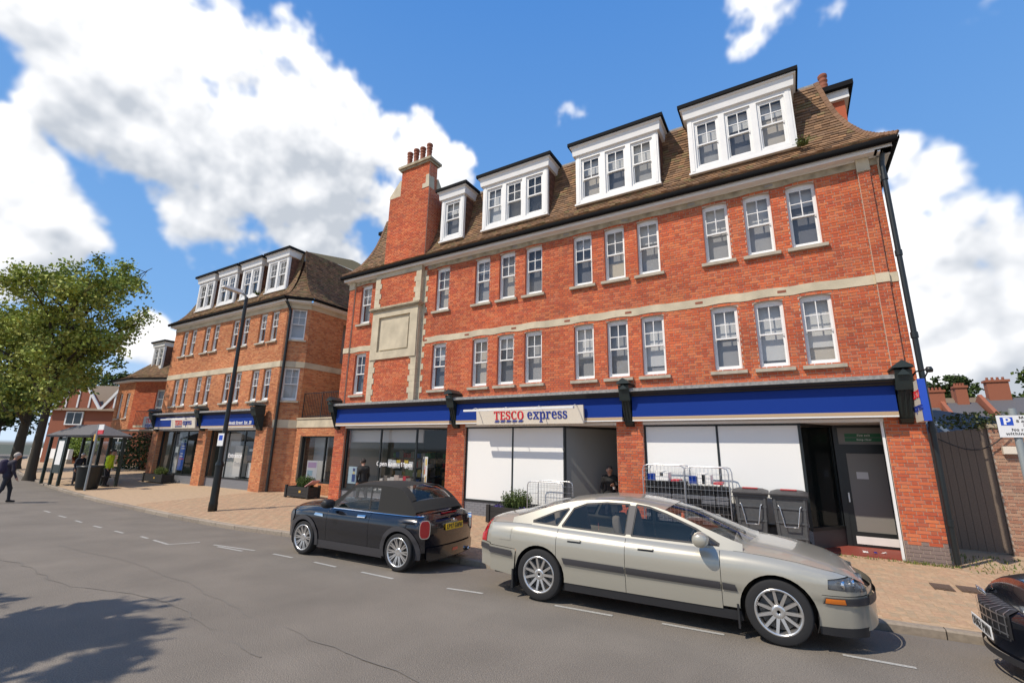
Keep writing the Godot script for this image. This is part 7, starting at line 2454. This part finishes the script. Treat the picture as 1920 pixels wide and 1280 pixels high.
func black_saloon() -> void:
	var t := thing("black_saloon", "black car with a wide barred grille and white front plate cut by the frame", "car", Vector3(3.99, -0.09, 5.15), PI + 0.02)
	spec = {"ym": 0.60, "tumble": 0.44, "crown": 0.06, "bow": 0.14,
		"top": [[-2.3, 0.9], [-2.2, 1.0], [-1.7, 1.03], [0.0, 0.98], [0.9, 0.985], [1.4, 0.94], [1.9, 0.86], [2.15, 0.79], [2.28, 0.71], [2.34, 0.64]],
		"hw": [[-2.3, 0.7], [-2.15, 0.85], [-1.5, 0.91], [1.5, 0.91], [1.9, 0.88], [2.1, 0.82], [2.25, 0.72], [2.34, 0.60]],
		"roof": [[-1.7, 1.0], [-1.3, 1.15], [-0.9, 1.28], [-0.4, 1.35], [0.0, 1.355], [0.3, 1.32], [0.6, 1.2], [1.1, 0.96]]}
	var paint: Material = mats["black_car"]
	var sf := side_z
	var gf := green_z
	var A := [arch(1.40, 0.32, 0.365), arch(-1.40, 0.32, 0.365)]
	var lampcut := PackedVector2Array([Vector2(1.98, 0.60), Vector2(2.5, 0.56), Vector2(2.5, 0.70), Vector2(2.0, 0.745)])
	both(t, "front_wing", paint, under(0.86, 2.34, 0.22), [A[0], lampcut], sf)
	both(t, "front_door", paint, under(-0.2, 0.86, 0.25), [], sf)
	both(t, "rear_door", paint, under(-1.1, -0.2, 0.25), [A[1]], sf)
	both(t, "rear_wing", paint, under(-2.3, -1.1, 0.25), [A[1]], sf)
	both(t, "lamp_housing", mats["lamp_bowl"], PackedVector2Array([Vector2(1.985, 0.61), Vector2(2.34, 0.57), Vector2(2.34, 0.69), Vector2(2.005, 0.74)]), [], sf, -0.03)
	both(t, "headlamp", mats["lamp_glass"], PackedVector2Array([Vector2(1.985, 0.61), Vector2(2.34, 0.57), Vector2(2.34, 0.69), Vector2(2.005, 0.74)]), [], sf, 0.002)
	both(t, "sill", mats["dark_trim"], PackedVector2Array([Vector2(-1.05, 0.17), Vector2(1.05, 0.17), Vector2(1.05, 0.248), Vector2(-1.05, 0.248)]), [], sf, 0.0)
	var m := MB.new()
	top_skin(m, 0.95, 2.34)
	obj("bonnet", m.mesh(), paint, t)
	m = MB.new()
	top_skin(m, -2.3, -1.5)
	obj("boot_lid", m.mesh(), paint, t)
	m = MB.new()
	cap(m, 2.34, 1.0, 0.24, 0.645, 0.16)
	obj("front_apron", m.mesh(), paint, t)
	m = MB.new()
	cap(m, 2.34, 1.0, 0.19, 0.25, 0.16, -1.0, 1.0, 0.03)
	obj("chin_spoiler", m.mesh(), mats["dark_trim"], t)
	m = MB.new()
	cap(m, -2.3, -1.0, 0.25, 0.9, 0.1)
	obj("rear_panel", m.mesh(), paint, t)
	# grille: dark field, chrome rim, bars
	m = MB.new()
	cap(m, 2.34, 1.0, 0.40, 0.68, 0.16, -0.66, 0.66, 0.006)
	obj("grille", m.mesh(), mats["dark_trim"], t)
	for k in 9:
		m = MB.new()
		var s := -0.6 + 1.2 * k / 8.0
		cap(m, 2.34, 1.0, 0.41, 0.675, 0.16, s - 0.012, s + 0.012, 0.02)
		obj("grille_bar", m.mesh(), mats["trim_silver"], t)
	for k in 4:
		m = MB.new()
		var y := 0.43 + k * 0.075
		cap(m, 2.34, 1.0, y, y + 0.012, 0.16, -0.64, 0.64, 0.024)
		obj("grille_bar", m.mesh(), mats["trim_silver"], t)
	plate(t, Transform3D(Basis(Vector3.UP, PI / 2), Vector3(2.545, 0.40, 0.0)), "OU62 PWN", false)
	for k in 4:      # ring badge on the nose
		m = MB.new()
		var ring := []
		for j in 21:
			var a := TAU * j / 20.0
			ring.append(Vector3(2.5 + sin(a) * 0.012, 0.725 + sin(a) * 0.028, -0.075 + k * 0.05 + cos(a) * 0.034))
		m.tube(ring, [0.0055], 6, false)
		obj("badge", m.mesh(), mats["chrome"], t)
	var out := PackedVector2Array()
	for k in 29:
		var x := lerpf(1.06, -1.66, k / 28.0)
		out.append(Vector2(x, tab(spec.roof, x)))
	for k in 29:
		var x := lerpf(-1.66, 1.06, k / 28.0)
		out.append(Vector2(x, shoulder(x) - 0.012))
	var gl := [PackedVector2Array([Vector2(-0.12, 0.95), Vector2(0.80, 0.945), Vector2(0.55, 1.12), Vector2(0.2, 1.28), Vector2(-0.08, 1.30)]), PackedVector2Array([Vector2(-1.05, 0.98), Vector2(-0.22, 0.955), Vector2(-0.19, 1.30), Vector2(-0.55, 1.28), Vector2(-0.88, 1.17)])]
	both(t, "door_frame", paint, out, gl, gf)
	for g in gl:
		both(t, "side_window", mats["car_glass"], g, [], gf, -0.006)
	m = MB.new()
	loft_top(m, -0.9, 0.36)
	obj("roof", m.mesh(), paint, t)
	m = MB.new()
	loft_top(m, 0.36, 1.06, 0.035, -0.004)
	obj("windscreen", m.mesh(), mats["car_glass"], t)
	m = MB.new()
	loft_top(m, -1.6, -0.9, 0.06, -0.004)
	obj("rear_window", m.mesh(), mats["car_glass"], t)
	for s in [-1.0, 1.0]:
		mirror(t, Vector3(0.66, 1.0, s * 0.87), s, paint)
	inside(t, mats["seat_dark"], -0.1, -0.95, 0.42, 0.7)
	floor_pan(t, -2.2, 2.2, 0.66)
	for x in [1.40, -1.40]:
		for s in [-1.0, 1.0]:
			wheel(t, Vector3(x, 0.32, s * 0.80), s, 0.32, 0.215, 0.23, 5, true, mats["rim_silver"])
			liner(t, Vector3(x, 0.32, s * 0.62), 0.363, 0.26)

# ---------------------------------------------------------------- people: one continuous skin over a jointed skeleton
# bones: [from, to, radius, radius, colour]; figures face +z
func body_mesh(bones: Array, cell: float) -> MB:
	var lo := Vector3(1e9, 1e9, 1e9)
	var hi := -lo
	for b in bones:
		var r := maxf(b[2], b[3]) + 0.06
		lo = lo.min(b[0] - Vector3.ONE * r).min(b[1] - Vector3.ONE * r)
		hi = hi.max(b[0] + Vector3.ONE * r).max(b[1] + Vector3.ONE * r)
	var n := Vector3i(((hi - lo) / cell).ceil()) + Vector3i.ONE
	var sy := n.x
	var sz := n.x * n.y
	var field := PackedFloat32Array()
	field.resize(n.x * n.y * n.z)
	field.fill(1.0)
	var own := PackedInt32Array()
	own.resize(field.size())
	var near := PackedFloat32Array()
	near.resize(field.size())
	near.fill(1.0)
	for bi in bones.size():
		var b: Array = bones[bi]
		var A: Vector3 = b[0]
		var ab: Vector3 = b[1] - A
		var l2 := maxf(ab.length_squared(), 1e-6)
		var r := maxf(b[2], b[3]) + 0.055
		var p0 := Vector3i(((A.min(b[1]) - Vector3.ONE * r - lo) / cell).floor()).clamp(Vector3i.ZERO, n - Vector3i.ONE)
		var p1 := Vector3i(((A.max(b[1]) + Vector3.ONE * r - lo) / cell).ceil()).clamp(Vector3i.ZERO, n - Vector3i.ONE)
		for z in range(p0.z, p1.z + 1):
			for y in range(p0.y, p1.y + 1):
				for x in range(p0.x, p1.x + 1):
					var p := lo + Vector3(x, y, z) * cell
					var t := clampf((p - A).dot(ab) / l2, 0.0, 1.0)
					var d := p.distance_to(A + ab * t) - lerpf(b[2], b[3], t)
					var i := x + y * sy + z * sz
					if d < near[i]:
						near[i] = d
						own[i] = bi
					var o := field[i]
					var h := clampf(0.5 + 0.5 * (o - d) / 0.035, 0.0, 1.0)
					field[i] = lerpf(o, d, h) - 0.035 * h * (1.0 - h)
	# surface nets
	var vid := {}
	var vs := PackedVector3Array()
	var cs := PackedColorArray()
	for z in n.z - 1:
		for y in n.y - 1:
			for x in n.x - 1:
				var i := x + y * sy + z * sz
				var c := [field[i], field[i + 1], field[i + sy], field[i + sy + 1], field[i + sz], field[i + sz + 1], field[i + sz + sy], field[i + sz + sy + 1]]
				var neg := 0
				for v in c:
					if v < 0.0:
						neg += 1
				if neg == 0 or neg == 8:
					continue
				var acc := Vector3.ZERO
				var cnt := 0
				for e in [[0, 1], [2, 3], [4, 5], [6, 7], [0, 2], [1, 3], [4, 6], [5, 7], [0, 4], [1, 5], [2, 6], [3, 7]]:
					var a: float = c[e[0]]
					var b: float = c[e[1]]
					if (a < 0.0) != (b < 0.0):
						var f := a / (a - b)
						var pa := Vector3(e[0] & 1, (e[0] >> 1) & 1, e[0] >> 2)
						var pb := Vector3(e[1] & 1, (e[1] >> 1) & 1, e[1] >> 2)
						acc += pa.lerp(pb, f)
						cnt += 1
				vid[i] = vs.size()
				vs.append(lo + (Vector3(x, y, z) + acc / cnt) * cell)
				cs.append(bones[own[i]][4])
	var m := MB.new()
	var nv := PackedVector3Array()
	nv.resize(vs.size())
	var tris := []
	for i in vid:
		var x: int = i % sy
		var y: int = (i / sy) % n.y
		var z: int = i / sz
		for ax in 3:
			var st: int = [1, sy, sz][ax]
			var u: int = [sy, sz, 1][ax]
			var w: int = [sz, 1, sy][ax]
			if [y, z, x][ax] == 0 or [z, x, y][ax] == 0:
				continue
			var a := field[i]
			var b := field[i + st]
			if (a < 0.0) == (b < 0.0):
				continue
			if not (vid.has(i - u) and vid.has(i - w) and vid.has(i - u - w)):
				continue
			var q := [vid[i], vid[i - u], vid[i - u - w], vid[i - w]]
			if a >= 0.0:
				q.reverse()
			tris.append([q[0], q[2], q[1]])
			tris.append([q[0], q[3], q[2]])
	for t in tris:
		var fn := (vs[t[2]] - vs[t[0]]).cross(vs[t[1]] - vs[t[0]])
		for k in 3:
			nv[t[k]] += fn
	for t in tris:
		m.col = cs[t[0]]
		m.trin(vs[t[0]], vs[t[1]], vs[t[2]], nv[t[0]].normalized(), nv[t[1]].normalized(), nv[t[2]].normalized())
	return m

func person(label: String, at: Vector3, turn: float, H: float, o: Dictionary) -> Node3D:
	var t := thing("person", label, "person", at, turn)
	var k := H / 1.75
	var top: Color = o.top
	var leg: Color = o.leg
	var skin_c := Color(0.42, 0.24, 0.17)
	var hair: Color = o.get("hair", Color(0.03, 0.022, 0.018))
	var shoe := Color(0.02, 0.02, 0.02)
	var sit: bool = o.get("sit", false)
	var st: float = o.get("stride", 0.0)
	var lean: float = o.get("lean", 0.03)
	var hipy := 0.50 if sit else 0.93
	var hip := Vector3(0, hipy, 0)
	var chest := hip + Vector3(0, 0.36, lean * 1.2)
	var neck := hip + Vector3(0, 0.55, lean * 2.2)
	var head := neck + Vector3(0, 0.155, 0.03 + lean)
	var bones := []
	var B := func(a: Vector3, b: Vector3, r0: float, r1: float, c: Color) -> void: bones.append([a * k, b * k, r0 * k, r1 * k, c])
	B.call(hip + Vector3(-0.07, 0, 0), hip + Vector3(0.07, 0, 0), 0.125, 0.125, top if o.get("long", true) else leg)
	B.call(hip + Vector3(0, 0.05, 0), chest, 0.13, 0.145, top)
	B.call(chest + Vector3(-0.09, 0.06, -0.01), chest + Vector3(0.09, 0.06, -0.01), 0.125, 0.125, top)
	B.call(neck + Vector3(-0.15, -0.06, 0), neck + Vector3(0.15, -0.06, 0), 0.075, 0.075, top)
	B.call(neck + Vector3(0, -0.03, 0), head + Vector3(0, -0.05, 0), 0.055, 0.055, skin_c)
	B.call(head + Vector3(0, -0.035, 0.022), head + Vector3(0, 0.0, 0.02), 0.066, 0.08, skin_c)       # jaw and face
	B.call(head + Vector3(0, 0.035, -0.018), head + Vector3(0, 0.05, -0.005), 0.093, 0.09, hair)      # skull under the hair
	B.call(head + Vector3(0, 0.005, 0.095), head + Vector3(0, -0.018, 0.108), 0.012, 0.017, skin_c)   # nose
	for s in [-1.0, 1.0]:
		B.call(head + Vector3(s * 0.085, 0.0, 0.0), head + Vector3(s * 0.088, -0.02, 0.0), 0.018, 0.014, skin_c)
		# legs
		var hj := hip + Vector3(s * 0.095, -0.03, 0)
		var knee := Vector3(s * 0.10, 0.49, st * s * 0.22 + 0.04)
		var ank := Vector3(s * 0.10, 0.085, st * s * 0.36 - (0.06 if st * s < 0.0 else 0.0))
		if sit:
			knee = Vector3(s * 0.12, 0.50, 0.42)
			ank = Vector3(s * 0.12, 0.085, 0.40)
		B.call(hj, knee, 0.092, 0.062, leg)
		B.call(knee, ank, 0.062, 0.045, leg)
		B.call(ank + Vector3(0, -0.035, -0.03), ank + Vector3(0, -0.05, 0.15), 0.042, 0.036, shoe)
		# arms
		var sh := neck + Vector3(s * 0.185, -0.07, 0)
		var el: Vector3 = sh + o.get("elbow_r" if s < 0 else "elbow_l", Vector3(s * 0.06, -0.28, -0.03 - st * s * 0.12))
		var wr: Vector3 = el + o.get("wrist_r" if s < 0 else "wrist_l", Vector3(-s * 0.01, -0.24, 0.07 - st * s * 0.08))
		B.call(sh, el, 0.06, 0.047, top)
		B.call(el, wr, 0.047, 0.034, top)
		var d := (wr - el).normalized()
		B.call(wr + d * 0.02, wr + d * 0.085, 0.032, 0.034, skin_c)
	if o.has("pack"):
		B.call(chest + Vector3(0, 0.12, -0.2), chest + Vector3(0, -0.14, -0.2), 0.12, 0.14, o.pack)
	if o.has("vest"):
		for b in bones:
			if b[4] == top:
				b[4] = o.vest
	var m := body_mesh(bones, 0.021)
	# fingers: four and a thumb on each hand
	for b in bones:
		if b[4] == skin_c and absf(b[2] - 0.032 * k) < 0.0005:
			var d: Vector3 = (b[1] - b[0]).normalized()
			var side := d.cross(Vector3(0, 0, 1)).normalized()
			m.col = skin_c
			for f in 4:
				var root: Vector3 = b[1] + side * (f - 1.5) * 0.017
				var l: float = [0.062, 0.072, 0.068, 0.052][f]
				m.tube([root, root + d * l * 0.55 + Vector3(0, 0, 0.006), root + d * l + Vector3(0, 0, 0.022)], [0.0095, 0.009, 0.0075], 6)
			m.tube([b[0] + side * 0.025, b[0] + side * 0.045 + d * 0.035 + Vector3(0, 0, 0.015), b[0] + side * 0.042 + d * 0.065 + Vector3(0, 0, 0.028)], [0.012, 0.0105, 0.009], 6)
	obj("body", m.mesh(), mk("person", Color.WHITE, 0.8, {"vc": true}), t)
	# face
	var hp := (head as Vector3) * k
	var fm := MB.new()
	for s in [-1.0, 1.0]:
		fm.box(hp + Vector3(s * 0.031, 0.012, 0.092) * k, Vector3(0.022, 0.009, 0.012) * k)
	obj("eyes", fm.mesh(), mats["ink"], t)
	fm = MB.new()
	fm.box(hp + Vector3(0, -0.052, 0.086) * k, Vector3(0.042, 0.008, 0.012) * k)
	obj("mouth", fm.mesh(), mk("lips", Color(0.30, 0.10, 0.08), 0.7), t)
	return t

func build_people() -> void:
	var dark := Color(0.012, 0.012, 0.013)
	var t := person("man in a black jacket with short dark hair walking past the display window", Vector3(-12.55, -0.01, 0.7), -PI / 2 - 0.35, 1.56, {"top": dark, "leg": Color(0.02, 0.02, 0.024), "stride": 0.6})
	person("man in dark clothes standing in the dark recessed doorway holding a cup", Vector3(-4.42, 0.0, -0.75), 0.25, 1.55, {"top": dark, "leg": Color(0.015, 0.015, 0.018), "hair": Color(0.09, 0.07, 0.055), "elbow_l": Vector3(0.05, -0.27, 0.03), "wrist_l": Vector3(-0.10, 0.05, 0.22)})
	var cup := thing("cup", "small pale cup held by the man in the doorway", "cup", Vector3(-4.42, 0.0, -0.75) + Basis(Vector3.UP, 0.25) * Vector3(0.14, 1.06, 0.27) * (1.55 / 1.75) * 1.02, 0.0)
	var m := MB.new()
	m.lathe([[0.0, 0.0], [0.028, 0.0], [0.038, 0.085], [0.034, 0.085], [0.026, 0.01], [0.0, 0.01]], 14)
	obj("beaker", m.mesh(), mats["panel_white"], cup)
	person("person in a yellow high visibility jacket standing by the bus shelter", Vector3(-28.1, pave_y(2.4), 2.4), PI * 0.75, 1.70, {"top": Color(0.55, 0.68, 0.02), "leg": Color(0.02, 0.02, 0.025), "hair": Color(0.03, 0.03, 0.03)})
	person("grey haired person in a dark coat waiting beside the litter bin", Vector3(-29.9, pave_y(2.95), 2.95), PI * 0.6, 1.52, {"top": Color(0.015, 0.018, 0.03), "leg": Color(0.03, 0.03, 0.035), "hair": Color(0.42, 0.40, 0.38), "lean": 0.06})
	person("person with a dark backpack crossing the road at the bus stop", Vector3(-23.35, road_y(-23.35, 6.75), 6.75), PI * 0.95, 1.66, {"top": Color(0.025, 0.02, 0.035), "leg": Color(0.018, 0.02, 0.03), "hair": Color(0.45, 0.40, 0.34), "pack": Color(0.03, 0.022, 0.05), "stride": 0.5})

# ---------------------------------------------------------------- trees
func tree(called: String, label: String, at: Vector3, h: float, r: Vector3, yc: float, trunk_r: float, leaves: int, size: float, cols: Array, seed_no: int, group := "") -> void:
	rng.seed = seed_no
	var t := thing(called, label, "tree", at, 0.0, group)
	var m := MB.new()
	var fork := yc - r.y * 0.75
	m.tube([Vector3(0, -0.1, 0), Vector3(0, 0.25, 0), Vector3(0.05, fork * 0.5, 0.03), Vector3(0.0, fork, 0.0), Vector3(0.1, yc, 0.05), Vector3(0.0, yc + r.y * 0.8, 0.0)], [trunk_r * 1.35, trunk_r, trunk_r * 0.85, trunk_r * 0.75, trunk_r * 0.42, 0.02], 12)
	var tips := []
	for k in 13:
		var a := TAU * k / 13.0 * 2.4 + rng.randf() * 0.6
		var y0 := lerpf(fork * 0.92, yc + r.y * 0.25, k / 12.0)
		var up := rng.randf_range(0.15, 0.95)
		var end := Vector3(cos(a) * r.x * rng.randf_range(0.6, 0.88), clampf(y0 + up * r.y * 0.9, yc - r.y * 0.8, yc + r.y * 0.85), sin(a) * r.z * rng.randf_range(0.6, 0.88))
		var p0 := Vector3(0, y0, 0)
		var mid := p0.lerp(end, 0.5) + Vector3(0, r.y * 0.12, 0)
		m.tube([p0, mid, end], [trunk_r * 0.36, trunk_r * 0.2, 0.015], 6, false)
		for j in 9:
			var f := rng.randf_range(0.25, 1.0)
			var b := p0.lerp(mid, f * 2.0) if f < 0.5 else mid.lerp(end, f * 2.0 - 1.0)
			var d := Vector3(rng.randfn(), rng.randfn() * 0.7 + 0.45, rng.randfn()).normalized()
			var e := held(b + d * rng.randf_range(0.18, 0.42) * r.x, r, yc)
			m.tube([b, b.lerp(e, 0.5) + Vector3(0, 0.08, 0), e], [trunk_r * 0.1, trunk_r * 0.06, 0.008], 5, false)
			for i in 4:
				var g := b.lerp(e, rng.randf_range(0.35, 1.0))
				var d2 := (d + Vector3(rng.randfn(), rng.randfn() + 0.3, rng.randfn()) * 0.8).normalized()
				var e2 := held(g + d2 * rng.randf_range(0.07, 0.2) * r.x, r, yc)
				m.tube([g, e2], [trunk_r * 0.035, 0.005], 4, false)
				tips.append([g, e2])
	obj("trunk", m.mesh(), mats["bark"], t)
	var c := MB.new()
	var per := leaves / tips.size() + 1
	for q in tips:
		var tone := rng.randf_range(0.75, 1.2)
		var hue: Color = cols[rng.randi() % cols.size()]
		for i in per:
			var p: Vector3 = q[0].lerp(q[1], rng.randf_range(0.1, 1.15)) + Vector3(rng.randfn(), rng.randfn(), rng.randfn()) * r.x * 0.042
			leaf(c, p, size * rng.randf_range(0.6, 1.25), hue * tone * rng.randf_range(0.8, 1.15))
	obj("crown", c.mesh(), mats["foliage"], t)

func held(p: Vector3, r: Vector3, yc: float) -> Vector3:   # keep twigs inside the crown's outline
	var c := Vector3(0, yc, 0)
	var v := (p - c) / r
	var l := v.length()
	return p if l < 1.0 else c + v / l * r * rng.randf_range(0.88, 1.02)

func build_trees() -> void:
	var spring := [Color(0.34, 0.38, 0.06), Color(0.27, 0.33, 0.05), Color(0.38, 0.39, 0.09), Color(0.19, 0.24, 0.045)]
	var deep := [Color(0.05, 0.085, 0.018), Color(0.07, 0.11, 0.022), Color(0.035, 0.06, 0.014)]
	tree("plane_tree", "tall plane tree with fresh yellow green leaves beside the bus shelter", Vector3(-36.2, -0.08, 3.0), 14.0, Vector3(5.3, 5.4, 4.0), 8.0, 0.23, 24000, 0.205, spring, 11)
	tree("street_tree", "thick trunked street tree beyond the plane tree at the far kerb", Vector3(-48.5, 0, 0.9), 12.0, Vector3(5.5, 4.8, 5.5), 7.0, 0.34, 12000, 0.32, spring, 23)
	tree("dark_tree", "dark green tree rising behind the low brick wing", Vector3(-58, 0, -17), 12.0, Vector3(7, 5.5, 6), 7.5, 0.4, 7000, 0.42, deep, 5)
	tree("garden_tree", "dark leafy tree between the gabled house and the wing", Vector3(-50, 0, -9), 8.0, Vector3(4, 3, 3.5), 5.0, 0.25, 5000, 0.32, deep, 6)
	tree("park_tree", "dark tree beyond the street bend behind the thick trunk", Vector3(-84, 0, -5), 11.0, Vector3(8, 5, 6), 6.0, 0.4, 6000, 0.5, deep, 14)
	tree("park_tree", "dark spreading tree behind the red leaved shrub and white garden wall", Vector3(-74, 0, -14), 11.0, Vector3(8, 5, 6), 6.0, 0.4, 6000, 0.5, deep, 15)
	tree("hill_tree", "broad green tree on the hill at the right end of the terrace", Vector3(33, 3.0, -72), 12.0, Vector3(8.5, 5.5, 7), 6.5, 0.5, 7000, 0.6, [Color(0.06, 0.10, 0.02), Color(0.09, 0.13, 0.025)], 7)
	tree("round_tree", "round dark green tree on the hill behind the middle chimney", Vector3(23.5, 3.0, -92), 11.0, Vector3(4.5, 3.8, 4.5), 9.0, 0.4, 4500, 0.55, deep, 8)
	tree("kerbside_tree", "leafy street tree on the near pavement that shades the road", Vector3(-10.0, -0.1, 15.4), 8.0, Vector3(2.45, 2.1, 2.3), 6.0, 0.2, 26000, 0.21, spring, 9)
